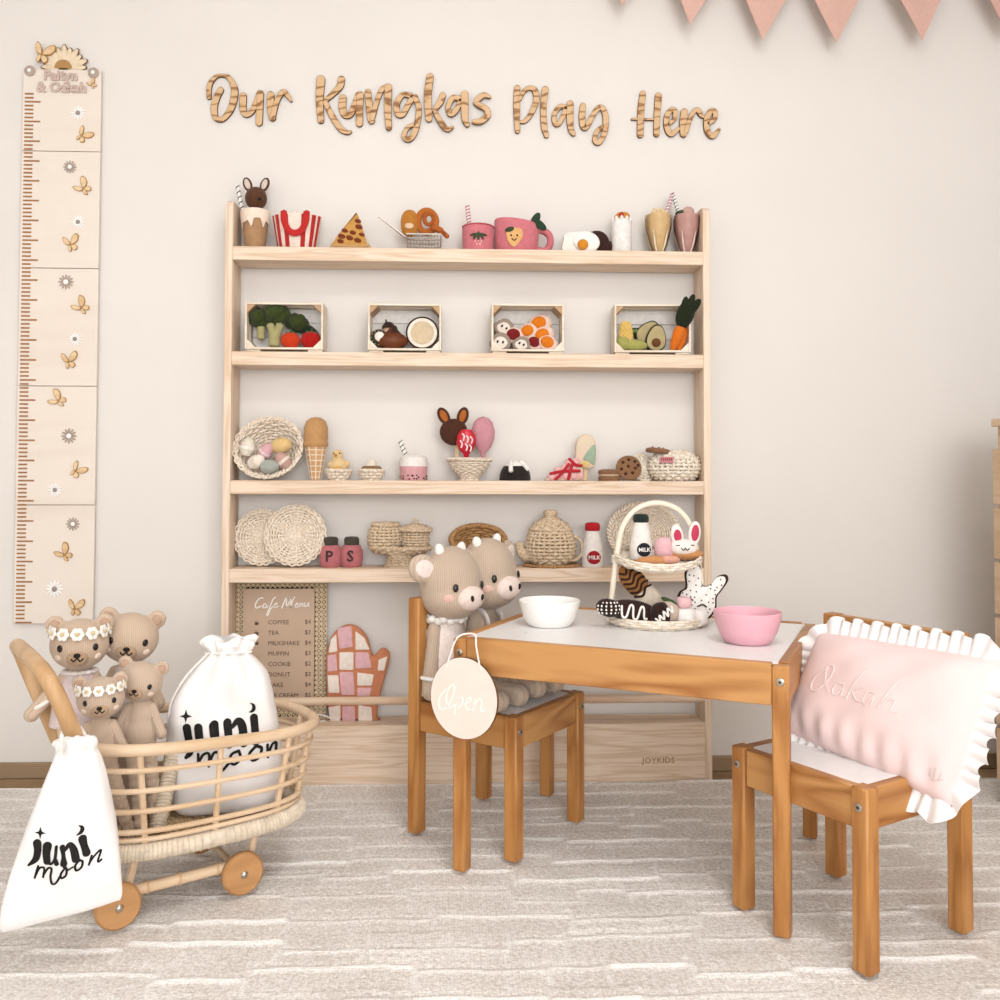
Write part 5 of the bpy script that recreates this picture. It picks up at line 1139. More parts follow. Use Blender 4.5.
RM = lambda p: ml(245+p[0]/13.33, 590+p[1]/13.33)
TS = 0.003*0.77
def title(m):
    for st, w in (([(240, 105), (190, 115), (142, 185), (150, 238), (212, 215)], 13), ([(290, 185), (250, 190), (238, 232), (275, 230), (302, 182), (296, 236)], 11), ([(410, 92), (372, 130), (322, 250), (288, 330), (308, 332), (335, 265), (375, 215)], 11),
        ([(390, 208), (428, 192), (416, 172), (388, 205), (400, 236), (446, 215)], 10), ([(490, 240), (520, 170), (548, 100), (552, 220)], 12), ([(556, 225), (600, 150), (628, 88), (610, 180), (606, 240)], 12), ([(606, 238), (640, 140), (664, 92)], 9), ([(672, 208), (708, 190), (694, 172), (668, 208), (684, 234), (718, 212)], 10), ([(738, 175), (730, 226), (752, 190), (772, 176), (770, 222)], 10), ([(800, 172), (794, 212), (820, 214), (848, 165), (850, 220)], 10)):
        m.ribbon([RM(p) for p in st], w*1.35/13.33*0.0027, lambda x, z: (x, -0.0066, z), 1, 5)
P(pnl, 'menu_title', M_wink, title)
for i, (it, pr) in enumerate((('COFFEE', '$4'), ('TEA', '$3'), ('MILKSHAKE', '$4'), ('MUFFIN', '$3'), ('COOKIE', '$2'), ('DONUT', '$3'), ('CAKE', '$4'), ('ICE CREAM', '$2'))):
    v = 622.5+i*10.45; x, z = ml(268, v); text_obj('menu_item', it, M_ink, pnl, 0.0155, (x, -0.0062, z), align='LEFT', ext=0.0002); x, z = ml(311, v-0.6); text_obj('menu_price', pr, M_ink, pnl, 0.0155, (x, -0.0062, z), align='RIGHT', ext=0.0002)
for i, (u, v) in enumerate(((256.5, 623), (256.5, 633), (256.5, 643))):
    x, z = ml(u, v); P(pnl, 'drink_symbol', M_ink, lambda m: (m.prism([(x-0.004, z-0.005), (x+0.004, z-0.005), (x+0.005, z+0.002), (x-0.005, z+0.002)], -0.0066, -0.0058), m.tube([(x+0.004+0.0025*math.cos(q), -0.0062, z-0.001+0.0025*math.sin(q)) for q in [PI*2*j/10 for j in range(10)]], 0.0004, 4, closed=True), m.box((x, -0.0062, z+0.005), (0.008, 0.0006, 0.001))))
# oven mitt
t = thing('oven_mitt', 'pink and cream checked felt oven mitt with terracotta lines', 'oven mitt', (at_y(358, 700, 0.062).x, 0.058, ZB+0.0005))
def mt(u, v): p = at_y(u, v, 0.05); return p.x-t.location.x, p.z-t.location.z-0.0
outl = [mt(*p) for p in ((329, 727), (327, 700), (326, 670), (327, 650), (333, 634), (345, 625.5), (357, 627), (367, 638), (371, 652), (374, 656), (382, 648.5), (389, 653), (389, 662), (384, 680), (379, 700), (377, 715), (380, 727))]
outl = [(x, max(z, 0.0)) for x, z in cr(outl, 4)]
P(t, 'mitt_body', F('C9835F'), lambda m: m.prism(outl, -0.008, 0.012, 0.006))
def rq(q):
    c0 = sum(p[0] for p in q)/len(q), sum(p[1] for p in q)/len(q); out = []
    q = [(c0[0]+(p[0]-c0[0])*1.1, c0[1]+(p[1]-c0[1])*1.1) for p in q]
    for i in range(len(q)):
        a, b = q[i], q[(i+1) % len(q)]
        for t_ in (0.06, 0.2, 0.8, 0.94): out.append((a[0]+(b[0]-a[0])*t_, a[1]+(b[1]-a[1])*t_))
    return out
def blocks(hexc, quads):
    for q in quads:
        P(t, 'checked_patch', F(hexc), lambda m: m.prism(rq([mt(*p) for p in q]), -0.0098, -0.006, 0.0012))
blocks('E2B4B8', [[(338, 629), (351, 627), (352, 646), (340, 648)], [(328, 656), (336, 655), (337, 670), (328, 671)], [(356, 653), (368, 653), (371, 667), (356, 668)], [(340, 673), (353, 673), (354, 694), (342, 694)], [(358, 688), (371, 688), (369, 696), (358, 696)], [(343, 707), (354, 707), (355, 723), (343, 723)]])
blocks('F1E3D8', [[(331, 640), (336, 635), (337, 651), (329, 652)], [(356, 632), (364, 638), (369, 649), (356, 649)], [(340, 653), (353, 653), (353, 669), (340, 669)], [(328, 676), (338, 676), (339, 692), (329, 692)], [(358, 673), (373, 675), (371, 685), (358, 685)], [(379, 660), (387, 657), (384, 670), (378, 670)], [(329, 708), (340, 706), (340, 723), (331, 723)], [(359, 706), (371, 708), (372, 723), (359, 723)], [(343, 697), (355, 697), (355, 700), (343, 700)]])
P(t, 'hanging_loop', W_WHITE, lambda m: m.tube(cr([(*mt(333, 722)[:1], -0.012, mt(0, 721)[1]), (mt(326, 0)[0], -0.018, mt(0, 716)[1]), (mt(317, 0)[0], -0.02, mt(0, 719)[1]), (mt(320, 0)[0], -0.018, mt(0, 723.5)[1]), (mt(331, 0)[0], -0.012, mt(0, 723)[1])], 5), 0.0022, 8))

# ================================================================ on the table
TM = Matrix.Translation(table.location) @ Matrix.Rotation(table.rotation_euler.z, 4, 'Z')
ZT = TH-0.003
def bowl(u, v, R, H, name, label, m, prof):
    p = at_z(u, v, ZT); t = MB(); t.lathe([(r*R, z*H) for r, z in prof], 36)
    o = t.build(name, m); o.location = p; return tag(o, label, 'bowl', 'bowls on the play table')
pw = [(0, 0), (0.62, 0), (0.7, 0.05), (0.86, 0.35), (0.96, 0.75), (1.0, 0.97), (0.985, 1.0), (0.95, 0.97), (0.9, 0.7), (0.78, 0.3), (0.6, 0.12), (0, 0.1)]
bowl(549.5, 625.5, 0.0645, 0.054, 'white_bowl', 'white ceramic bowl on the table beside the cow dolls', mat('white_ceramic', 'F8F5F1', rough=0.35, var=0.01, bump=0.1, bscale=40, spec=0.5), pw)
pk = [(0, 0), (0.58, 0), (0.68, 0.04), (0.86, 0.35), (0.98, 0.8), (1.0, 0.98), (0.985, 1.0), (0.955, 0.97), (0.93, 0.75), (0.8, 0.3), (0.6, 0.12), (0, 0.1)]
bowl(747.5, 642.5, 0.0635, 0.06, 'pink_bowl', 'pink bowl on the table corner nearest the pillow', mat('pink_glaze', 'E7B0BC', rough=0.4, var=0.03, nscale=10, bump=0.08, bscale=30, spec=0.5), pk)
# tiered stand
SP = at_z(659, 624, ZT)+Vector((-0.004, 0.0, 0)); V = 1/483.0
stand = thing('tiered_stand', 'two tier white wicker tray with arched handle on the table', 'tray', SP)
sx_, sy_ = 48, 46
def tray(z, sx, sy, lab, tilt=0.0):
    mb = MB(); mb.M = T(0, 0, z) @ rotm(tilt, 0, 0) @ T(0, 0, -z)
    for i in range(1, 14):
        r = i/13.5; path = [(sx*r*math.cos(a), sy*r*math.sin(a), z+2+0.7*math.cos(17*a+PI*(i % 2))) for a in [2*PI*j/68 for j in range(68)]]; mb.tube(path, 1.9, 4, closed=True)
    o = mb.build(lab, M_wickw, stand, V, 80)
    rb = MB(); rb.M = T(0, 0, z) @ rotm(tilt, 0, 0) @ T(0, 0, -z)
    for zz, ph in ((z+4, 0), (z+6.4, PI), (z+8.8, 0)):
        rb.tube([((sx+1.0+0.8*math.cos(17*a+ph))*math.cos(a), (sy+1.0+0.8*math.cos(17*a+ph))*math.sin(a), zz) for a in [2*PI*j/102 for j in range(102)]], 1.5, 5, closed=True)
    rb.build('rim', M_wickw, o, V, 80)
tray(0, sx_, sy_, 'lower_tray'); tray(63, 42, 38, 'upper_tray', 0.2)
def arch(m):
    for y in (0,): m.tube(cr([(-49, y, 4), (-46, y, 35), (-42, y, 68), (-36, y, 98), (-22, y, 117), (0, y, 124), (22, y, 117), (36, y, 98), (42, y, 68), (47, y, 35), (50, y, 4)], 5), 3.0, 10)
P(stand, 'arched_handle', mat('cream_cane', 'F2E4D0', rough=0.5, bump=0.05), arch, V)
for x, zs_ in ((-43, (63, 65, 67, 69)), (43, (63, 65, 67, 69)), (-49, (3, 5, 7)), (50, (3, 5, 7))): P(stand, 'handle_binding', M_wickw, lambda m: m.tube([(x+3.4*math.cos(j*PI/6), 3.4*math.sin(j*PI/6), zs_[0]+j/6) for j in range(12*len(zs_))], 1.1, 5), V)
def sp(x, y, z): return SP+Vector((x*V, y*V, z*V))
kk = V
zt2 = 69.5
milk(sp(-17, -2, zt2-3), V*1.05, '26302C', '24262B', 'white felt milk bottle with black cap on the upper tier', 0.1)
o = MB(); o.lathe([(0, 0), (7, 0.3), (9.4, 5), (9.6, 13), (7.5, 19), (3.5, 22), (0, 22.4)], 22); single(o, 'pink_marshmallow', 'pink felt macaron lump between milk bottle and bunny bread', 'marshmallow', F('E6B6BC'), sp(5, -8, zt2-2), k=V)
t = thing('bunny_bread', 'felt bunny bread with pink ears and sleepy face on the upper tier', 'bread', sp(25, -6, zt2-3.5), group='breads on the upper tier')
P(t, 'bread_base', F('C78E5C'), lambda m: m.ell((3, 0, 6), (19, 10, 6)), kk)
o = P(t, 'bunny_face', F('F2EAE2'), lambda m: m.ell((0, -3, 13), (15, 9, 9)), kk)
for x, z, r in ((-6, 24, -0.12), (12, 27, 0.1)):
    P(t, 'ear', F('F2EAE2'), lambda m: m.ell((x, -2, z), (6.6, 3.4, 13), M=rotm(0, r, 0)), kk); P(t, 'inner_ear', F('C3425E'), lambda m: m.ell((x, -5, z+1), (4, 1.4, 8.4 if x > 0 else 6.6), M=rotm(0, r, 0)), kk)
P(o, 'face_stitching', BLACK, lambda m: (m.tube(cr([(-4, -11.6, 13), (-1.5, -11.9, 10.8), (0, -12, 13), (2, -11.9, 10.8), (4.4, -11.4, 13)], 4), 0.55, 5), m.tube([(-9, -10, 15.5), (-5.5, -11, 15.8)], 0.5, 5), m.tube([(6, -11, 16), (10, -9.6, 15.8)], 0.5, 5)), kk)
t = thing('bread_roll', 'long tan felt bread roll lying at the front of the upper tier', 'bread', sp(-6, -24, zt2-7.5), group='breads on the upper tier')
P(t, 'roll', F('C98F5E'), lambda m: m.ell((0, 0, 5), (21, 6, 5), 20, 10), kk); P(t, 'pink_glaze', F('DDA28E'), lambda m: m.ell((13, -1, 6), (11, 5.6, 4.6)), kk)
# lower tier sweets
zl = 4.2
t = thing('striped_pastry', 'pastry with brown zebra stripes leaning up on the lower tier', 'pastry', sp(-19, 4, zl), group='pastries on the lower tier')
PM = T(2, 0, 32) @ rotm(0, -0.72, 0)
P(t, 'cream_half', F('EBDCC8'), lambda m: m.ell(PM @ Vector((0, 0, -14)), (12.5, 8, 20), M=rotm(0, -0.72, 0)), kk)
P(t, 'brown_half', F('A9723E'), lambda m: m.ell(PM @ Vector((0, 0, 9)), (12, 8, 21), M=rotm(0, -0.72, 0)), kk)
def zebra(m):
    for i in range(6):
        z = -4+i*5.6; h = 11*math.sqrt(max(0.05, 1-((z-4)/25)**2)); m.tube([PM @ Vector(q) for q in cr([(-h, -4.5, z+2), (-h*0.3, -8.4, z-2), (h*0.4, -8.4, z+2.4), (h, -4.5, z)], 4)], 1.25, 6)
P(t, 'zebra_stripe', F('3F2418'), zebra, kk)
t = thing('chocolate_eclair', 'dark felt eclair with white zigzag icing on the lower tier', 'eclair', sp(-29, -22, zl), rz=0.0, group='pastries on the lower tier')
EM = T(0, 0, 12) @ rotm(0, 0.16, 0)
P(t, 'eclair_body', F('33201C'), lambda m: m.ell(EM @ Vector((0, 0, 0)), (26, 10, 11.5), 24, 12, M=rotm(0, 0.16, 0)), kk)
P(t, 'red_filling', F('7A1F22'), lambda m: m.ell(EM @ Vector((19, -6, 1)), (4, 4.5, 8)), kk)
P(t, 'zigzag_icing', W_WHITE, lambda m: m.tube([EM @ Vector(q) for q in cr([(-14, -8.6, 5), (-12, -8.9, -5), (-8, -9.6, -5), (-6, -9.8, 6), (-3, -10.2, 6), (-1, -10.2, -5), (3, -10.2, -5), (5, -9.8, 6), (8, -9.6, 6), (10, -9.4, -4), (13, -8.9, -4)], 4)], 1.15, 6), kk)
t = thing('dotted_strawberry', 'dark felt strawberry with white dots at the left end of the tray', 'strawberry', sp(-54, -24, zl+6), group='pastries on the lower tier')
P(t, 'berry', F('2E1E1C'), lambda m: m.ell((0, 0, 10), (13, 9, 9), 20, 12, M=rotm(0, 0.25, 0)), kk)
P(t, 'dots', W_WHITE, lambda m: [patch(m, on_ell((0, 0, 10), (13, 9, 9), az, el), 1.0, 1.2, 0.6) for az in (-1.1, -0.7, -0.3, 0.1, 0.5, 0.9) for el in (-0.5, -0.1, 0.3, 0.7)], kk)
t = thing('iced_strawberry', 'chocolate dipped strawberry with white zigzag and green leaf', 'strawberry', sp(0, -31, zl), group='pastries on the lower tier')
P(t, 'berry', F('C7B3A4'), lambda m: m.ell((4, 0, 12), (12, 9.5, 11.5), 22, 12), kk)
P(t, 'chocolate', F('2E1D1A'), lambda m: m.ell((-2.5, -1.4, 11.4), (12, 9.8, 11.4), 22, 12), kk)
P(t, 'zigzag_icing', W_WHITE, lambda m: m.tube([(x, -11-0.02*x, z) for x, z in cr([(-11, 8), (-6, 5), (-7, 11), (-2, 7), (-3, 15), (2, 10), (1, 18), (6, 14), (5, 20)], 4)], 1.0, 6), kk)
P(t, 'leaf', F('3E5230'), lambda m: (m.ell((4, 2, 24), (7, 3, 2.4), M=rotm(0, 0.4, 0)), m.ell((10, 0, 21), (5, 3, 2.2), M=rotm(0, 0.9, 0))), kk)
def marsh(x, y, z, r, h, col, label):
    m = MB(); m.lathe([(0, 0), (r*0.75, 0), (r, h*0.25), (r, h*0.75), (r*0.75, h), (0, h*1.03)], 22); single(m, 'marshmallow', label, 'marshmallow', F(col), sp(x, y, z), k=V, group='marshmallows on the lower tier')
marsh(22, -30, zl, 10.5, 16, 'F6EFEA', 'larger white felt marshmallow under the pink one')
marsh(37, -26, zl, 8.5, 14, 'F5EEE9', 'smaller white felt marshmallow in front of the bunny cookie')
marsh(21, -26, zl+16.6, 8, 10, 'E8BDC0', 'pink felt marshmallow stacked on the white one')
t = thing('bunny_cookie', 'white spotted bunny head cookie with dark edge on the lower tier', 'cookie', sp(34, -12, zl+1), rot=(-0.15, 0.1, -0.15))
bo = cr([(-14, 3), (-18, 14), (-16, 27), (-10, 33), (-12, 48), (-8, 58), (-2, 60), (4, 54), (6, 38), (14, 38), (22, 48), (30, 50), (32, 44), (26, 33), (22, 26), (22, 14), (14, 2), (0, -1)], 4, True)
P(t, 'cookie_base', F('3A2620'), lambda m: m.prism(bo, -1, 6, 1.2), kk)
cx_, cz_ = 4, 24
P(t, 'icing', F('F4EEE8'), lambda m: m.prism([(cx_+(x-cx_)*0.89, cz_+(z-cz_)*0.91) for x, z in bo], -3.2, 1, 1.0), kk)
rr = random.Random(12); dots = []
while len(dots) < 40:
    x, z = rr.uniform(-15, 28), rr.uniform(2, 55)
    ins = False; j = len(bo)-1
    for i in range(len(bo)):
        (xi, zi), (xj, zj) = [((q[0]-cx_)*0.84+cx_, (q[1]-cz_)*0.84+cz_) for q in (bo[i], bo[j])]
        if (zi > z) != (zj > z) and x < (xj-xi)*(z-zi)/(zj-zi)+xi: ins = not ins
        j = i
    if ins and all((x-a_)**2+(z-b_)**2 > 12 for a_, b_ in dots): dots.append((x, z))
P(t, 'sprinkle_dots', BLACK, lambda m: [m.ell((x, -3.3, z), (0.85, 0.5, 0.85), 7, 4) for x, z in dots], kk)
P(t, 'sleepy_eyes', F('3A2E2C'), lambda m: [m.tube(cr([(x-4, -3.6, z), (x, -3.6, z+2), (x+4, -3.6, z)], 4), 0.9, 5) for x, z in ((-6, 20), (8, 15))], kk)

# ================================================================ hanging Open sign
q0 = at_plane(463, 635, TM @ Vector((0, -0.006, 0)), TM.to_3x3() @ Vector((0, 1, 0)))
n_t = TM.to_3x3() @ Vector((0, -1, 0))
FLc = TM @ Vector((0.0, -0.012, 0.0))
sg = thing('open_sign', 'oval blush wooden sign reading Open hung on the table corner by a cord', 'sign', (0, 0, 0))
yaw_s = math.atan2(n_t.y, n_t.x)+PI/2
cen = at_plane(464, 698, FLc, n_t); sg.location = cen; sg.rotation_euler = (0, 0, yaw_s)
RS = Matrix.Rotation(yaw_s, 3, 'Z').inverted()
def sl(u, v): p = at_plane(u, v, FLc, n_t)-cen; p = RS @ p; return (p.x, p.z)
ex_ = (sl(497.5, 698)[0]-sl(430.5, 698)[0])/2; ez_ = (sl(464, 657.5)[1]-sl(464, 739.5)[1])/2
o = P(sg, 'sign_board', M_signedge, lambda m: m.prism(circ(ex_, 56, ry=ez_), -0.002, 0.003), ang=60)
P(o, 'blush_face', mat('blush_paint', 'F3DED2', rough=0.6, var=0.03, nscale=14, bump=0.04), lambda m: m.prism(circ(ex_*0.985, 56, ry=ez_*0.988), -0.0028, -0.0018), ang=60)
RO = lambda p: sl(430+p[0]/14.28, 680+p[1]/14.28)
def opn(m):
    for st, w in (([(235, 130), (165, 220), (130, 330), (160, 410), (240, 395), (320, 280), (355, 140), (345, 60), (300, 90), (250, 200), (245, 330), (300, 390), (370, 350)], 26), ([(400, 260), (385, 360), (355, 480)], 22), ([(395, 290), (450, 240), (480, 280), (460, 350), (410, 400)], 22), ([(500, 340), (580, 300), (600, 260), (555, 255), (520, 330), (540, 420), (610, 410)], 22), ([(650, 270), (630, 430)], 22), ([(640, 380), (690, 290), (740, 270), (745, 350), (735, 430), (790, 430)], 22)):
        m.slab([RO(p) for p in st], w/14.28*0.002, lambda x, z: (x, -0.0042, z), 0.0016, 5)
P(o, 'sign_lettering', gloss('white_acrylic_letters', 'FAF1EA', 0.35), opn)
P(sg, 'cord', W_WHITE, lambda m: m.tube([(x, y, z) for (x, z), y in zip([sl(*p) for p in cr([(447, 668), (451, 655), (456, 641), (460, 635.5), (468, 634), (475, 635.5), (477, 645), (479.5, 660), (481.5, 670)], 4)], cr([(-0.004,), (-0.004,), (-0.004,), (0.002,), (0.006,), (0.002,), (-0.004,), (-0.004,), (-0.004,)], 4)) for y in [y[0]]], 0.0017, 8))
# ================================================================ knitted dolls
M_bear = knit('bear_knit', 'CBB39C', 80); M_bears = knit('small_bear_knit', 'C9B29D', 75); M_cow = knit('cow_knit', 'C2AD99', 95)
M_cream = F('F0E2D2'); M_nose = F('2B211D')
def cap_(m, a, b, ra, rb, n=6):
    a, b = Vector(a), Vector(b)
    for i in range(n+1): t = i/n; p = a.lerp(b, t); r = ra+(rb-ra)*t; m.ell(p, r, 12, 8)
def bear(name, label, loc, rz, s, head_rot, crown, cloth=None, mk=None, arms=((1, 0.25), (-1, 0.25)), feet=None, group='knitted bears in the pram'):
    """s = head half-width in metres; local origin under the seat, looks to -Y"""
    t = thing(name, label, 'teddy bear', loc, rz, group)
    mk = mk or M_bear; HC = Vector((0, -0.1, 3.35)); HR = (1.0, 0.86, 0.92)
    HM = T(*HC) @ rotm(*head_rot); b = MB()
    b.ell((0, 0, 0.95), (0.78, 0.66, 0.95)); b.ell((0, 0, 1.7), (0.6, 0.52, 0.8)); b.ell((0, -0.02, 2.3), (0.36, 0.34, 0.5))
    for sx, sw in arms: cap_(b, (sx*0.5, -0.05, 2.15), (sx*(0.75+sw), -0.35, 1.0), 0.24, 0.27)
    ft = (Matrix.Rotation(-rz, 3, 'Z') @ (Vector(feet)-Vector(loc)))/s
    for sx in (-1, 1):
        e_ = ft+Vector((sx*0.36, 0, 0.3)); cap_(b, (sx*0.38, -0.05, 0.55), e_, 0.36, 0.29, 10); b.ell(e_+Vector((0, -0.15, -0.04)), (0.3, 0.4, 0.26))
    b.M = HM; b.ell((0, 0, 0), HR, 28, 18)
    for sx in (-1, 1): b.ell((sx*0.83, 0.12, 0.72), (0.34, 0.2, 0.34), 16, 10)
    b.M = Matrix.Identity(4); fused(b, 'body', mk, s, s*0.065, 5, t)
    def pp(name_, m_, fn):
        mb = MB(); mb.M = HM; fn(mb); return mb.build(name_, m_, t, s)
    S = lambda az, el: on_ell((0, 0, 0), HR, az, el)
    mz = pp('muzzle', F('B99C80'), lambda m: m.ell((0, -0.74, -0.34), (0.36, 0.22, 0.29), 18, 10))
    mb = MB(); mb.M = HM; mb.ell((0, -0.97, -0.2), (0.12, 0.07, 0.085)); mb.build('nose', M_nose, mz, s)
    mb = MB(); mb.M = HM; mb.tube(cr([(-0.2, -0.92, -0.32), (-0.1, -0.96, -0.4), (0, -0.965, -0.3), (0.1, -0.96, -0.4), (0.2, -0.92, -0.32)], 5), 0.026, 5); mb.build('mouth', M_nose, mz, s)
    for sx in (-1, 1):
        pp('eye', gloss('doll_eye', '1C1614', 0.25), lambda m: patch(m, S(sx*0.62, 0.02), 0.105, 0.13, 0.05))
        pp('cheek', F('F0D9C6'), lambda m: patch(m, S(sx*0.78, -0.38), 0.14, 0.12, 0.05))
        pp('inner_ear', F('BE9F88'), lambda m: m.ell((sx*0.83, -0.05, 0.72), (0.2, 0.08, 0.2)))
    if crown:
        cr_o = pp('flower_crown', F('C9B48C'), lambda m: m.tube([(1.0*math.cos(a), 0.9*math.sin(a), 0.52+0.04*math.sin(3*a)) for a in [2*PI*i/36 for i in range(36)]], 0.05, 6, closed=True))
        for i in range(7):
            a = -PI/2+(i-3)*0.5; mb = MB(); mb.M = HM @ T(0.95*math.cos(a), 0.86*math.sin(a), 0.52) @ frame_to((math.cos(a), math.sin(a), 0.25))
            for j in range(6): q = 2*PI*j/6; mb.ell((0.14*math.cos(q), -0.05, 0.14*math.sin(q)), (0.105, 0.04, 0.105), 9, 6)
            f = mb.build('flower', W_WHITE, cr_o, s); mb = MB(); mb.M = HM @ T(0.95*math.cos(a), 0.86*math.sin(a), 0.52) @ frame_to((math.cos(a), math.sin(a), 0.25)); mb.ell((0, -0.1, 0), (0.075, 0.05, 0.075), 9, 6); mb.build('flower_centre', F('D9C49A'), cr_o, s)
    if cloth == 'dress':
        P(t, 'cuff', W_WHITE, lambda m: m.tube([Vector((-1.22, -0.25, 1.32))+Vector((0.27*math.cos(a), 0.27*math.sin(a), 0.14*math.cos(a))) for a in [2*PI*i/18 for i in range(18)]], 0.07, 6, closed=True), s)
        P(t, 'dress', F('DCC9C8'), lambda m: m.lathe([(0.98, 0.5), (0.9, 1.1), (0.72, 1.75), (0.56, 2.2), (0.48, 2.36)], 26, sy=0.92), s)
        P(t, 'collar', F('F0E6E2'), lambda m: [m.ell((0.5*math.cos(a), 0.46*math.sin(a), 2.36), (0.16, 0.16, 0.09), 9, 6) for a in [2*PI*i/14 for i in range(14)]], s)
    if cloth == 'shirt':
        P(t, 'shirt', F('EBDDD3'), lambda m: m.lathe([(0.93, 0.7), (0.86, 1.2), (0.7, 1.75), (0.58, 2.15), (0.46, 2.36)], 26, sy=0.92), s)
    return t
def cow(label, loc, rz, s, head_rot, outfit, hc=(0.0, -0.12, 3.2)):
    t = thing('cow_doll', label, 'cow doll', loc, rz, 'knitted cow dolls on the chair')
    HC = Vector(hc); HR = (1.0, 0.9, 1.12); HM = T(*HC) @ rotm(*head_rot); b = MB(); b.M = Matrix.Diagonal((1, 1, 1.2, 1))
    b.ell((0, 0.05, 0.75), (0.72, 0.6, 0.75)); b.ell((0, 0.05, 1.35), (0.58, 0.5, 0.7)); b.ell((0, 0, 1.95), (0.4, 0.38, 0.6))
    for sx in (-1, 1): cap_(b, (sx*0.52, -0.02, 1.75), (sx*0.86, -0.18, 0.3), 0.23, 0.27, 8)
    b.M = Matrix.Identity(4)
    for sx in (-1, 1): cap_(b, (sx*0.34, -0.3, 0.32), (sx*0.46, -2.5, 0.34), 0.33, 0.33, 9)
    b.M = HM; b.ell((0, 0, 0), HR, 28, 18); b.ell((0, -0.1, -0.4), (0.98, 0.92, 0.74), 28, 18)
    for sx in (-1, 1): b.ell((sx*1.12, 0.08, 0.5), (0.5, 0.17, 0.44), 16, 10, M=rotm(0, sx*-0.35, sx*0.3))
    b.M = Matrix.Identity(4); fused(b, 'body', M_cow, s, s*0.055, 4, t)
    def pp(name_, m_, fn):
        mb = MB(); mb.M = HM; fn(mb); return mb.build(name_, m_, t, s)
    S = lambda az, el: on_ell((0, -0.06, -0.15), (1.0, 0.93, 1.02), az, el)
    mz = pp('muzzle', F('ECD9CE'), lambda m: m.ell((0, -0.86, -0.40), (0.54, 0.3, 0.38), 20, 12))
    for sx in (-1, 1):
        mb = MB(); mb.M = HM; mb.ell((sx*0.22, -1.145, -0.36), (0.055, 0.05, 0.1), M=rotm(0, sx*0.25, 0)); mb.build('nostril', M_nose, mz, s)
        pp('eye', gloss('doll_eye', '1C1614', 0.25), lambda m: patch(m, S(sx*0.64, 0.1), 0.085, 0.125, 0.05))
        pp('cheek', F('E6BFB2'), lambda m: patch(m, S(sx*0.86, -0.22), 0.18, 0.14, 0.07))
        pp('inner_ear', F('EEDDD4'), lambda m: m.ell((sx*1.14, -0.045, 0.5), (0.32, 0.06, 0.27), M=rotm(0, sx*-0.35, sx*0.3)))
        pp('horn', W_WHITE, lambda m: m.ell((sx*0.48, 0, 1.0), (0.15, 0.15, 0.22), M=rotm(0, sx*0.3, 0)))
    ZS = 1.2
    def P(parent, name, m_, fn, k_):
        mb = MB(); fn(mb); mb.v = [(x, y, z*ZS) for x, y, z in mb.v]; return mb.build(name, m_, parent, k_)
    if outfit == 'dress':
        P(t, 'dress', F('F1E2DA'), lambda m: m.lathe([(0.9, 0.12), (0.88, 0.5), (0.74, 1.2), (0.56, 1.75), (0.46, 1.98)], 28, sy=0.86), s)
        P(t, 'neck_frill', W_WHITE, lambda m: [m.ell(((0.56+0.06*(i % 2))*math.cos(a), 0.52*math.sin(a), 1.98+0.05*(i % 2)), (0.14, 0.14, 0.1), 9, 6) for i, a in enumerate([2*PI*i/18 for i in range(18)])], s)
        for sx in (-1, 1): P(t, 'arm_band', W_WHITE, lambda m: m.tube([Vector((sx*0.8, -0.15, 0.56))+Vector((0.29*math.cos(a), 0.29*math.sin(a), 0.06*math.cos(a)*sx)) for a in [2*PI*i/18 for i in range(18)]], 0.05, 6, closed=True), s)
    else:
        P(t, 'romper', F('C9CFD2'), lambda m: m.lathe([(0.78, 0.1), (0.78, 0.6), (0.68, 1.1), (0.6, 1.5)], 28, sy=0.92), s)
        for sx in (-1, 1):
            st_ = P(t, 'strap', F('E8DFD8'), lambda m: m.tube(cr([(sx*0.3, -0.5, 1.45), (sx*0.36, -0.42, 1.85), (sx*0.34, 0.0, 2.05)], 5), 0.09, 8, flat=0.5), s)
            P(st_, 'button', F('8C7C70'), lambda m: m.ell((sx*0.3, -0.6, 1.5), (0.1, 0.05, 0.1)), s)
        P(t, 'blue_bow', F('7F92A8'), lambda m: (m.ell((0.25, -0.62, 1.4), (0.2, 0.08, 0.14)), m.ell((-0.02, -0.64, 1.4), (0.16, 0.08, 0.13)), m.ell((0.12, -0.68, 1.4), (0.08, 0.06, 0.1))), s)
    return t
fc = math.atan2(-0.60, 0.80)+PI/2         # chair facing
e1 = Vector((0.80, -0.60, 0)); e2 = Vector((0.60, 0.80, 0)); cc = Vector((cL.x, cL.y, 0))
cow('knitted cow doll in a cream frilled dress, nearer the camera', cc-e1*0.092-e2*0.066+Vector((0, 0, 0.28)), fc-0.1, 0.071, (0.02, 0.0, 0.0), 'dress', (0.0, -0.15, 3.5))
cow('knitted cow doll in a blue-grey romper, sitting behind the other', cc-e1*0.076+e2*0.054+Vector((0, 0, 0.288)), fc-0.1, 0.071, (0.02, -0.05, 0.0), 'romper', (0.0, -0.15, 3.55))

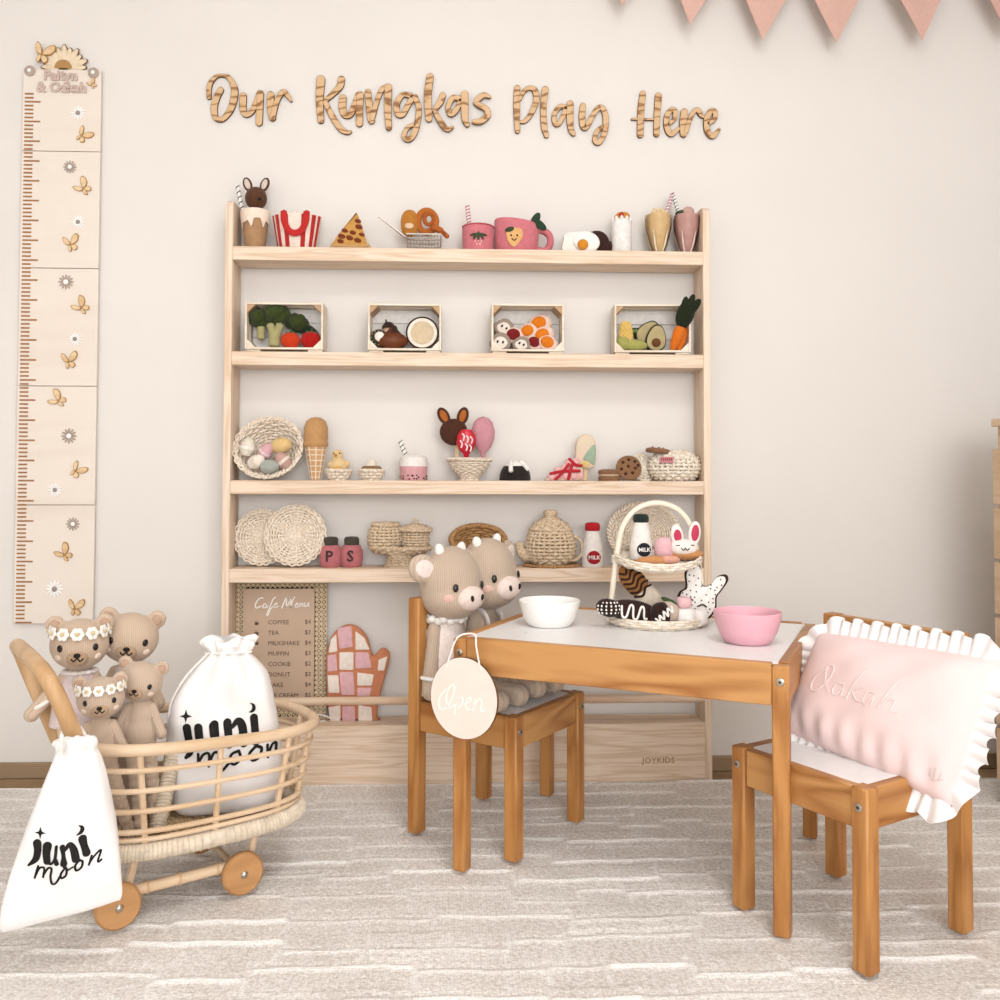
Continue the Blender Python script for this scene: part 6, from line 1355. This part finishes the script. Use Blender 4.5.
# ================================================================ pillow on the right chair
fR = Vector((-0.872, -0.49, 0)).normalized(); sR = Vector((-fR.y, fR.x, 0)); sR = -sR if sR.y > 0 else sR    # sR runs along the backrest towards the camera
M_pink = mat('pink_cotton', 'ECD2CF', rough=0.85, var=0.03, nscale=9, bump=0.1, bscale=600, bdist=0.0005, sheen=0.2)
M_ruf = mat('white_cotton', 'F2EEEC', rough=0.85, var=0.02, nscale=20, bump=0.1, bscale=500, sheen=0.2)
pil = thing('ruffled_pillow', 'pink rectangular pillow with white ruffle and stitched name, leaning on the chair', 'pillow')
pil_c = Vector((cR.x, cR.y, 0))
PW, PH = 0.33, 0.20
K_BL, K_BR, K_TL, K_TR = at_y(783, 731, -0.615), at_y(952, 808, -0.90), at_y(820, 631, -0.60), at_y(1000, 660, -0.872)
pcen = (K_BL+K_BR+K_TL+K_TR)/4
PNR = (K_BR+K_TR-K_BL-K_TL).cross(K_TL+K_TR-K_BL-K_BR).normalized()
if PNR.y < 0: PNR = -PNR
pil.location = pcen
def pmap(p):
    u, v = p[0]/(PW/2), p[2]/(PH/2)
    q = (K_BL*(1-u)*(1-v)+K_BR*(1+u)*(1-v)+K_TL*(1-u)*(1+v)+K_TR*(1+u)*(1+v))/4-pcen
    return q+PNR*p[1]
def pth(u, v): return 0.048*max(0, (1-abs(u)**3.2))**0.55*max(0, (1-abs(v)**3.2))**0.55
def psurf(u, v, sd):
    wr = 0.002*math.sin(u*6+v*4+1)*(1-u*u)+0.0012*math.sin(u*11-v*7)+0.003*math.sin((v+1)*6+u*3)*math.exp(-((v+0.9)/0.4)**2)+0.004*math.sin(u*25+2*v)*math.exp(-((v+0.75)/0.25)**2)
    pin = 0.035*u*u*v*0+0
    return ((PW/2)*u*(1-0.05*(1-u*u)*0)*(1-0.04*(1-abs(v))**0*0), sd*(pth(u, v)+wr*min(1, pth(u, v)*40)), (PH/2)*v*(1-0.05*(1-u*u)*0+0.0))
def pface(m):
    n1, n2 = 48, 34
    for sd in (-1, 1):
        vs = [psurf(-1+2*i/n1, -1+2*j/n2, sd) for j in range(n2+1) for i in range(n1+1)]; fs = []
        for j in range(n2):
            for i in range(n1): q = j*(n1+1)+i; fs.append((q, q+1, q+n1+2, q+n1+1) if sd < 0 else (q, q+n1+1, q+n1+2, q+1))
        m.add([pmap(p) for p in vs], fs)
P(pil, 'cushion', M_pink, pface, ang=90)
def ruffle(m):
    per = []; n = 170; rc = 0.03
    hx, hz = PW/2-0.004, PH/2-0.004
    pts = []
    def seg(a, b, k_): pts.extend([(a[0]+(b[0]-a[0])*i/k_, a[1]+(b[1]-a[1])*i/k_) for i in range(k_)])
    seg((-hx+rc, -hz), (hx-rc, -hz), 130); pts.extend([(hx-rc+rc*math.cos(a), -hz+rc+rc*math.sin(a)) for a in [-PI/2+PI/2*i/20 for i in range(20)]])
    seg((hx, -hz+rc), (hx, hz-rc), 78); pts.extend([(hx-rc+rc*math.cos(a), hz-rc+rc*math.sin(a)) for a in [PI/2*i/20 for i in range(20)]])
    seg((hx-rc, hz), (-hx+rc, hz), 130); pts.extend([(-hx+rc+rc*math.cos(a), hz-rc+rc*math.sin(a)) for a in [PI/2+PI/2*i/20 for i in range(20)]])
    seg((-hx, hz-rc), (-hx, -hz+rc), 78); pts.extend([(-hx+rc+rc*math.cos(a), -hz+rc+rc*math.sin(a)) for a in [PI+PI/2*i/20 for i in range(20)]])
    N_ = len(pts); vs = []; fs = []; rows = 6; rr = random.Random(2); ph = 0; phs = []
    for i in range(N_): ph += 0.62+rr.uniform(-0.2, 0.3); phs.append(ph)
    for i in range(N_):
        a = pts[i-1]; b = pts[(i+1) % N_]; d = Vector((b[0]-a[0], b[1]-a[1])).normalized(); nx, nz = d.y, -d.x
        for j in range(rows+1):
            t = j/rows; o = -0.010+0.041*t+0.004*math.sin(phs[i]*0.5)*t; w_ = 0.0065*math.sin(phs[i])*t**0.8
            vs.append((pts[i][0]+nx*o+d.x*0.003*math.cos(phs[i])*t, w_-0.004+0.008*(1-t)*0, pts[i][1]+nz*o+d.y*0.003*math.cos(phs[i])*t))
    L_ = rows+1; base = len(vs); vs += [(x, y+0.0015, z) for x, y, z in vs]
    for i in range(N_):
        for j in range(rows):
            a = i*L_+j; b = ((i+1) % N_)*L_+j; fs.append((a, b, b+1, a+1)); fs.append((a+base, a+1+base, b+1+base, b+base))
        a = i*L_+rows; b = ((i+1) % N_)*L_+rows; fs.append((a, b, b+base, a+base))
    m.add([pmap(p) for p in vs], fs)
P(pil, 'ruffle', M_ruf, ruffle, ang=60)
def pst(x, z):
    u, v = x/(PW/2), z/(PH/2); q = psurf(u, v, -1); return (x, q[1]-0.0012, z)
def oak(m):
    S_ = 0.00026; o_ = (-0.115, 0.045)
    c = lambda p: (o_[0]+p[0]*S_, o_[1]-p[1]*S_*1.0)
    for st in ([(90, 60), (30, 110), (0, 180), (30, 230), (90, 200), (140, 110), (130, 40), (80, 50), (110, 150), (170, 210)], [(260, 140), (210, 140), (190, 190), (220, 215), (260, 160), (262, 210), (290, 200)], [(380, 20), (330, 120), (305, 215)], [(400, 120), (335, 160), (380, 205), (410, 210)], [(500, 140), (450, 140), (430, 190), (460, 215), (500, 160), (502, 210), (530, 200)], [(620, 20), (580, 110), (550, 215), (600, 150), (640, 150), (630, 205), (670, 200)]):
        pts = [(c(p)) for p in cr(st, 5)]; m.tube([pmap(pst(*p)) for p in pts], 0.0011, 5)
P(pil, 'stitched_name', mat('pale_pink_thread', 'F8E6E3', rough=0.5, bump=0), oak)
P(pil, 'corner_mark', mat('grey_thread', 'CFC6BE', bump=0), lambda m: [m.tube([pmap(pst(0.138+x, -0.075+z)) for x, z in cr(st, 4)], 0.0006, 4) for st in ([(-0.012, 0.004), (0, -0.002), (0.012, 0.004)], [(0, -0.002), (0, 0.014)], [(-0.006, 0), (-0.009, 0.012)], [(0.006, 0), (0.009, 0.012)])])
# ================================================================ rattan doll pram
M_rat = wood('rattan_cane', 'DFC4A5', 'CBAA84', 'x', 14, 3, 0.4, bump=0.02); M_rath = wood('bent_handle_cane', 'CFAA80', 'B78E62', 'z', 10, 3, 0.35, bump=0.02)
M_wrap = mat('cane_wrapping', 'E6D6C0', rough=0.5, var=0.12, nscale=60, bump=0.15, bscale=200); M_floorw = mat('woven_floor', 'CFAE84', rough=0.7, var=0.2, nscale=90, bump=0.2)
M_wheel = wood('wheel_wood', 'C09060', 'AC7C4C', 'x', 12, 4, 0.45)
PRM = Vector((-0.526, -0.536, 0)); PA = math.atan2(0.56, 0.83)
pram = thing('rattan_pram', 'rattan doll pram with bent handle and wooden wheels holding bears and a bag', 'doll pram', PRM, PA)
HXp, HYp = 0.222, 0.15
def outline(sx, sy, n=64, pw_=2.9):
    o = []
    for i in range(n):
        a = 2*PI*i/n; c, s_ = math.cos(a), math.sin(a); o.append((sx*math.copysign(abs(c)**(2/pw_), c), sy*math.copysign(abs(s_)**(2/pw_), s_)))
    return o
def zrail(x): return 0.292-0.05*x
P(pram, 'top_rail', M_rat, lambda m: m.tube([(x, y, zrail(x)) for x, y in outline(HXp, HYp)], 0.0105, 12, closed=True))
NR = 5
def ring_at(f): return HXp-(HXp-0.192)*f, HYp-(HYp-0.122)*f
for i in range(1, NR):
    f = i/NR; a_, b_ = ring_at(f); P(pram, 'cane_ring', M_rat, lambda m: m.tube([(x, y, zrail(x)*(1-f)+0.118*f) for x, y in outline(a_, b_)], 0.0048, 8, closed=True))
P(pram, 'cane_ring', M_rat, lambda m: m.tube([(x, y, 0.14) for x, y in outline(0.195, 0.126)], 0.0045, 8, closed=True))
br = P(pram, 'base_rail', M_wrap, lambda m: m.tube([(x, y, 0.118) for x, y in outline(0.192, 0.122)], 0.0155, 12, closed=True))
def wraps(m):
    ol = outline(0.192, 0.122, 150)
    for i in range(150):
        a = Vector((*ol[i], 0.118)); b = Vector((*ol[(i+1) % 150], 0.118)); t = (b-a).normalized(); nz_ = Vector((0, 0, 1)); bn = t.cross(nz_)
        m.tube([a+nz_*0.0152*math.cos(q)+bn*0.0152*math.sin(q) for q in [2*PI*j/10 for j in range(10)]], 0.0021, 4, closed=True)
P(br, 'wrapping', M_wrap, wraps)
def strut_at(i, n):
    ol = outline(1, 1, n); return ol[i]
for i in range(12):
    x, y = outline(1, 1, 12, 2.9)[i]
    P(pram, 'strut', M_rat, lambda m: m.tube([(x*(HXp-0.004), y*(HYp-0.004), zrail(x*HXp)), (x*0.188, y*0.118, 0.118)], 0.0058, 8))
# woven floor
def pfloor(m):
    for i in range(-15, 16):
        x = i*0.0122; lim = 0.118*(max(0.02, 1-(abs(x)/0.19)**2.9))**(1/2.9); m.tube([(x, -lim+2*lim*j/14, 0.113+0.0012*(1 if (i+j) % 2 else -1)) for j in range(15)], 0.0026, 4)
    for i in range(-26, 27):
        y = i*0.0044; lim = 0.188*(max(0.02, 1-(abs(y)/0.12)**2.9))**(1/2.9); m.tube([(-lim+2*lim*j/31, y, 0.113+0.0015*(1 if (i+j) % 2 else -1)) for j in range(32)], 0.002, 4)
tag(P(pram, 'woven_floor', M_floorw, pfloor), kind='stuff')
# handle
hn = Vector((-0.242, -0.155)); 
hp = cr([(-0.214, -0.146, 0.262), (-0.236, -0.152, 0.325), (-0.262, -0.154, 0.395), (-0.283, -0.140, 0.442), (-0.290, -0.09, 0.456), (-0.290, 0.0, 0.457), (-0.288, 0.09, 0.455), (-0.275, 0.142, 0.436), (-0.25, 0.153, 0.372), (-0.226, 0.15, 0.31), (-0.208, 0.146, 0.262)], 7)
P(pram, 'handle', M_rath, lambda m: m.tube(hp, 0.0135, 14))
for sy in (-1,):
    P(pram, 'handle_binding', M_wrap, lambda m: m.tube([(-0.227-0.0006*i/2.8+0.0155*math.cos(2*PI*i/14), sy*0.1495+0.0155*math.sin(2*PI*i/14), 0.286+i*0.00038) for i in range(84)], 0.0029, 5))
# wrapped brace across the back of the seat
bs = [(0.0, 0.055, 0.318), (-0.022, 0.035, 0.27), (-0.05, -0.01, 0.2), (-0.08, -0.05, 0.128)]
wb = P(pram, 'wrapped_brace', M_wrap, lambda m: m.tube(cr(bs, 8), 0.0135, 12))
def bwrap(m):
    pth_ = [Vector(q) for q in cr(bs, 14)]
    for i in range(len(pth_)-1):
        t_ = (pth_[i+1]-pth_[i]).normalized(); n1 = t_.orthogonal().normalized(); n2 = t_.cross(n1)
        m.tube([pth_[i]+n1*0.0135*math.cos(q)+n2*0.0135*math.sin(q) for q in [2*PI*j/12 for j in range(12)]], 0.0022, 4, closed=True)
P(wb, 'wrapping', M_wrap, bwrap)
# undercarriage
wx = (-0.162, 0.054)
for sy in (-1, 1):
    P(pram, 'chassis_bar', M_rat, lambda m: m.tube([(wx[0]-0.02, sy*0.095, 0.05), (wx[1]+0.03, sy*0.095, 0.05)], 0.0098, 10))
    for x in (-0.11, -0.055, 0.012): P(pram, 'bar_knuckle', M_rath, lambda m: m.tube([(x, sy*0.095+0.0095*math.cos(q), 0.05+0.0095*math.sin(q)) for q in [2*PI*j/12 for j in range(12)]], 0.0024, 5, closed=True))
    for x in wx:
        P(pram, 'stay', M_rat, lambda m: m.tube([(x+0.02, sy*0.092, 0.05), (x+0.035, sy*0.09, 0.11)], 0.007, 8))
for x in wx: P(pram, 'axle', M_rat, lambda m: m.tube([(x, -0.118, 0.0385), (x, 0.118, 0.0385)], 0.0065, 10))
for x in wx:
    for sy in (-1, 1):
        w_ = P(pram, 'wheel', M_wheel, lambda m: m.lathe([(0, 0.0095), (0.0335, 0.0095), (0.0375, 0.006), (0.0385, 0), (0.0375, -0.006), (0.0335, -0.0095), (0, -0.0095)], 36, (x, sy*0.112, 0.0385), M=rotm(PI/2, 0, 0)))
        P(w_, 'hub_bolt', M_bolt, lambda m: m.lathe([(0, 0.004), (0.003, 0.004), (0.0055, 0.002), (0.007, 0), (0, -0.002)], 12, (x, sy*(0.112+0.0105), 0.0385), M=rotm(PI/2*-sy, 0, 0) if sy > 0 else rotm(PI/2, 0, 0)))
PMx = Matrix.Translation(PRM) @ Matrix.Rotation(PA, 4, 'Z')
def pl(x, y, z): return PMx @ Vector((x, y, z))
face = -PA*0.0
bear('teddy_bear', 'large knitted bear with flower crown and pale dress, back left in the pram', pl(-0.186, 0.083, 0.279), 0.3, 0.051, (0.05, 0, 0.0), True, 'dress', arms=((1, 0.25), (-1, 0.75)), feet=pl(-0.15, 0.06, 0.118))
bear('teddy_bear', 'large knitted bear without crown, back right in the pram', pl(-0.09, 0.108, 0.27), 0.25, 0.053, (0.05, 0.12, 0.0), False, 'shirt', feet=pl(-0.08, 0.07, 0.118))
bear('teddy_bear', 'small knitted bear with flower crown, front left in the pram', pl(-0.178, -0.045, 0.243), 0.3, 0.0395, (0.05, -0.05, 0.0), True, None, M_bears, feet=pl(-0.14, -0.035, 0.118))
bear('teddy_bear', 'small knitted bear leaning over, front right in the pram', pl(-0.1, -0.005, 0.254), 0.1, 0.0395, (0.05, 0.18, 0.0), False, None, M_bears, feet=pl(-0.085, -0.01, 0.118))

# ================================================================ drawstring bags
M_bag = mat('white_canvas', 'F0EBE8', rough=0.9, var=0.015, nscale=12, bump=0.12, bscale=700, bdist=0.0006, sheen=0.1)
M_print = mat('black_print', '1B1918', rough=0.8, bump=0)
def bag(name, label, loc, rot, rows, n=56, pw_=2.6, wr=0.003, seed=1, sk=0.0):
    """rows: (z, centre x, half width, half depth); flattened sack with folds; returns root and front surface function"""
    t = thing(name, label, 'bag', loc, rot=rot, group='white drawstring bags')
    R_ = cr(rows, 5)
    def row(z):
        for a, b in zip(R_, R_[1:]):
            if a[0] <= z <= b[0] or b is R_[-1]:
                q = min(1, max(0, (z-a[0])/max(1e-6, b[0]-a[0]))); return [a[i]+(b[i]-a[i])*q for i in range(4)]
    zt0 = R_[-1][0]; z00 = R_[0][0]
    def wrn(x, z, hw_): 
        f = (z-z00)/(zt0-z00); u = x/max(hw_, 1e-4)
        return wr*(math.sin(u*11+seed)*max(0, f-0.35)*1.8+0.7*math.sin(u*4+z*30+seed)*0.8+0.5*math.sin(z*55+u*3+seed*2))
    vs = []; fs = []
    for r in R_:
        for i in range(n):
            a = 2*PI*i/n; c, s_ = math.cos(a), math.sin(a); x = r[2]*math.copysign(abs(c)**(2/pw_), c); y = r[3]*math.copysign(abs(s_)**(2/pw_), s_)
            vs.append((r[1]+x, y+(wrn(x, r[0], r[2]) if s_ < 0 else -wrn(x, r[0], r[2]))*min(1, abs(s_)*2), r[0]+sk*x*max(0, 1-1.6*(r[0]-z00)/(zt0-z00))))
    for j in range(len(R_)-1):
        for i in range(n): fs.append((j*n+i, j*n+(i+1) % n, (j+1)*n+(i+1) % n, (j+1)*n+i))
    fs.append(tuple(range(n))[::-1]); fs.append(tuple(range((len(R_)-1)*n, len(R_)*n)))
    m = MB(); m.add(vs, fs); m.build('sack', M_bag, t, ang=85)
    def front(x, z):
        r = row(z); u = min(0.98, abs((x-r[1])/max(r[2], 1e-4))); yy = -r[3]*(1-u**pw_)**(1/pw_)
        return (x, yy+wrn(x-r[1], z, r[2])-0.0016, z)
    return t, front
def logo(parent, front, conv, ws, big, thin, star, moon):
    m = MB()
    for st, wd in big: m.ribbon([conv(p) for p in st], [x*ws*1.12 for x in wd], front, 4, 8)
    m.build('logo_print', M_print, parent)
    m = MB()
    for st, wd in thin: m.ribbon([conv(p) for p in st], wd*ws, front, 2, 6)
    m.build('script_print', M_print, parent)
    m = MB(); cx, cy, r = star
    for k_ in range(4):
        a = PI/2*k_; m.ribbon([conv((cx, cy)), conv((cx+r*0.35*math.cos(a), cy+r*0.35*math.sin(a))), conv((cx+r*math.cos(a), cy+r*math.sin(a)))], [r*0.8*ws, r*0.42*ws, 0.02*r*ws], front, 2, 5)
    m.build('star_print', M_print, parent)
    m = MB(); m.ribbon([conv(p) for p in moon[0]], [x*ws for x in moon[1]], front, 2, 6); m.build('moon_print', M_print, parent)
# standing bag in the pram
B2 = pl(0.068, 0.0, 0.118); yb = math.radians(9)
nb = Vector((math.sin(yb), -math.cos(yb), 0))
RB = Matrix.Rotation(-yb, 3, 'Z')
rows2 = []
for v, ul, ur, d in ((812, 182, 268, 0.03), (806, 174, 277, 0.048), (782, 168, 282, 0.062), (750, 167, 281, 0.064), (722, 167, 277.5, 0.058), (702, 171, 274, 0.05), (687, 178, 271, 0.043), (674, 188, 267, 0.036), (662, 199, 258, 0.028), (655, 207, 251, 0.019), (651, 209, 249, 0.016), (646, 205, 253, 0.02)):
    a = RB @ (at_plane(ul, v, B2, nb)-B2); b = RB @ (at_plane(ur, v, B2, nb)-B2); rows2.append((a.z, (a.x+b.x)/2, (b.x-a.x)/2, d))
t, fr = bag('drawstring_bag', 'white drawstring bag printed juni moon standing inside the pram', B2, (0.0, 0, yb), rows2, seed=1.3, wr=0.007)
zt2_ = rows2[-1][0]; xc2 = rows2[-1][1]
P0 = B2+nb*0.06
def conv2(p):
    q = RB @ (at_plane(170+p[0]/8.333, 695+p[1]/8.333, P0, nb)-B2); return (q.x, q.z)
w2 = abs(conv2((100, 0))[0]-conv2((0, 0))[0])/100
logo(t, fr, conv2, w2, [([(138, 278), (155, 380), (168, 450), (160, 495), (128, 532)], [66, 62, 56, 46, 26]), ([(238, 268), (250, 360), (275, 415)], [66, 62, 40]), ([(365, 252), (378, 350), (385, 405)], [70, 66, 60]), ([(265, 400), (315, 425), (372, 400)], [34, 30, 28]), ([(475, 238), (488, 330), (496, 405)], [64, 60, 60]), ([(518, 268), (565, 222), (600, 270), (618, 400)], [30, 48, 62, 60]), ([(695, 205), (705, 300), (716, 395)], [62, 58, 62])],
     [([(235, 490), (235, 595)], 24), ([(240, 560), (280, 492), (328, 482), (325, 590)], 24), ([(335, 545), (370, 472), (408, 480), (405, 590), (435, 622), (480, 575), (500, 555)], 24), ([(575, 455), (520, 480), (500, 540), (540, 568), (590, 520), (578, 458)], 24), ([(715, 430), (662, 490), (692, 542), (742, 518), (762, 452), (715, 430)], 26), ([(810, 432), (815, 530)], 24), ([(820, 500), (850, 434), (880, 436), (880, 510), (905, 528)], 24)],
     (128, 185, 52), ([(662, 82), (690, 100), (694, 130), (680, 152), (655, 160)], [4, 24, 32, 26, 6]))
P(t, 'drawstring', W_WHITE, lambda m: (m.tube(cr([(xc2-0.043, -0.008, zt2_-0.012), (xc2, -0.021, zt2_-0.012), (xc2+0.043, -0.008, zt2_-0.012)], 6), 0.0022, 6), m.tube(cr([(xc2-0.038, -0.012, zt2_-0.012), (xc2-0.075, -0.034, zt2_-0.05), (xc2-0.1, -0.035, zt2_-0.095), (xc2-0.109, -0.02, zt2_-0.14)], 6), 0.002, 6)))
def pleats(m):
    n = 60; vs = []; fs = []
    for j, (dz, k_) in enumerate(((-0.012, 0.9), (-0.002, 1.0), (0.008, 1.12), (0.014, 1.0), (0.012, 0.7))):
        for i in range(n): a = 2*PI*i/n; q = k_*(1+0.16*math.sin(a*9)*(j > 0)); vs.append((xc2+0.044*q*math.cos(a), 0.02*q*math.sin(a), zt2_+dz+0.006*math.sin(a*5+1)*(j > 0)))
    for j in range(4):
        for i in range(n): fs.append((j*n+i, j*n+(i+1) % n, (j+1)*n+(i+1) % n, (j+1)*n+i))
    fs.append(tuple(range(4*n, 5*n))); m.add(vs, fs)
P(t, 'gathered_ruffle', M_bag, pleats, ang=80)
# hanging bag on the handle
yh = math.radians(14); nh = Vector((math.sin(yh), -math.cos(yh), 0))
B1 = at_plane(61, 932, pl(-0.25, -0.21, 0), nh); 
RH = Matrix.Rotation(-yh, 3, 'Z')
def conv1(u, v):
    q = RH @ (at_plane(u, v, B1, nh)-B1); return (q.x, q.z)
rows_ = []
for v, ul, ur, d in ((923, 2, 120, 0.006), (915, -1, 122, 0.012), (890, 4, 121, 0.02), (860, 14, 119, 0.026), (830, 25, 116, 0.028), (800, 37, 111, 0.026), (775, 47, 106, 0.022), (760, 53, 101.5, 0.018), (750, 57, 97, 0.014), (746, 58, 96, 0.013)):
    a = conv1(ul, v); b = conv1(ur, v); rows_.append((a[1], (a[0]+b[0])/2, (b[0]-a[0])/2, d))
sh_ = rows_[0][0]
t, fr = bag('drawstring_bag', 'white drawstring bag printed juni moon hanging from the pram handle', B1, (0, 0, yh), rows_, seed=2.1, wr=0.005, sk=0.16)
lg = lambda p: conv1(20+p[0]/10, 810+p[1]/10)
w1 = abs(lg((100, 0))[0]-lg((0, 0))[0])/100
logo(t, fr, lg, w1, [([(210, 258), (214, 330), (190, 420), (112, 498)], [82, 72, 62, 22]), ([(315, 272), (305, 350), (308, 435)], [84, 72, 66]), ([(310, 440), (350, 455), (388, 400), (402, 282)], [34, 26, 28, 28]), ([(392, 400), (402, 455)], [24, 44]), ([(458, 292), (470, 380), (472, 455)], [48, 36, 66]), ([(482, 325), (528, 272), (568, 325), (588, 415)], [28, 46, 66, 72]), ([(650, 225), (666, 290), (690, 365)], [78, 62, 72])],
     [([(215, 490), (192, 560), (174, 622)], 24), ([(186, 590), (228, 512), (276, 508), (260, 608)], 24), ([(266, 580), (316, 505), (350, 512), (335, 600), (348, 675), (390, 660), (430, 590)], 24), ([(490, 490), (442, 560), (442, 608), (488, 580), (498, 512), (472, 490)], 24), ([(498, 530), (560, 492)], 20), ([(625, 425), (582, 480), (592, 530), (640, 500), (652, 442), (612, 430)], 24), ([(738, 395), (712, 482)], 22), ([(716, 465), (765, 398), (828, 345), (800, 440), (806, 460), (832, 440)], 22)],
     (240, 155, 58), ([(612, 92), (642, 108), (648, 135), (630, 165), (588, 190)], [6, 32, 42, 36, 6]))
zt_ = rows_[-1][0]
P(t, 'gathered_neck', M_bag, lambda m: [m.ell((conv1(61+i*5.2, 747)[0], -0.002+0.006*(i % 2), conv1(0, 747)[1]-0.004), (0.009, 0.012, 0.012), 10, 7) for i in range(7)])
hb = RH @ (pl(-0.245, -0.153, 0.35)-B1)
a1 = conv1(61, 752); a2 = conv1(96, 752)
P(t, 'drawstring', W_WHITE, lambda m: (m.tube(cr([(a1[0], -0.012, a1[1]), (hb.x-0.022, hb.y-0.01, hb.z-0.03), (hb.x-0.014, hb.y+0.002, hb.z+0.004), (hb.x+0.0, hb.y+0.018, hb.z+0.008), (hb.x+0.014, hb.y+0.004, hb.z), (a2[0], -0.01, a2[1])], 6), 0.0028, 7), m.tube(cr([(a1[0]+0.002, -0.014, a1[1]-0.002), (a1[0]+0.004, -0.02, a1[1]+0.03), (hb.x-0.018, hb.y-0.018, hb.z-0.012)], 5), 0.0026, 7), m.ell((hb.x-0.019, hb.y-0.014, hb.z-0.012), (0.009, 0.007, 0.007))))
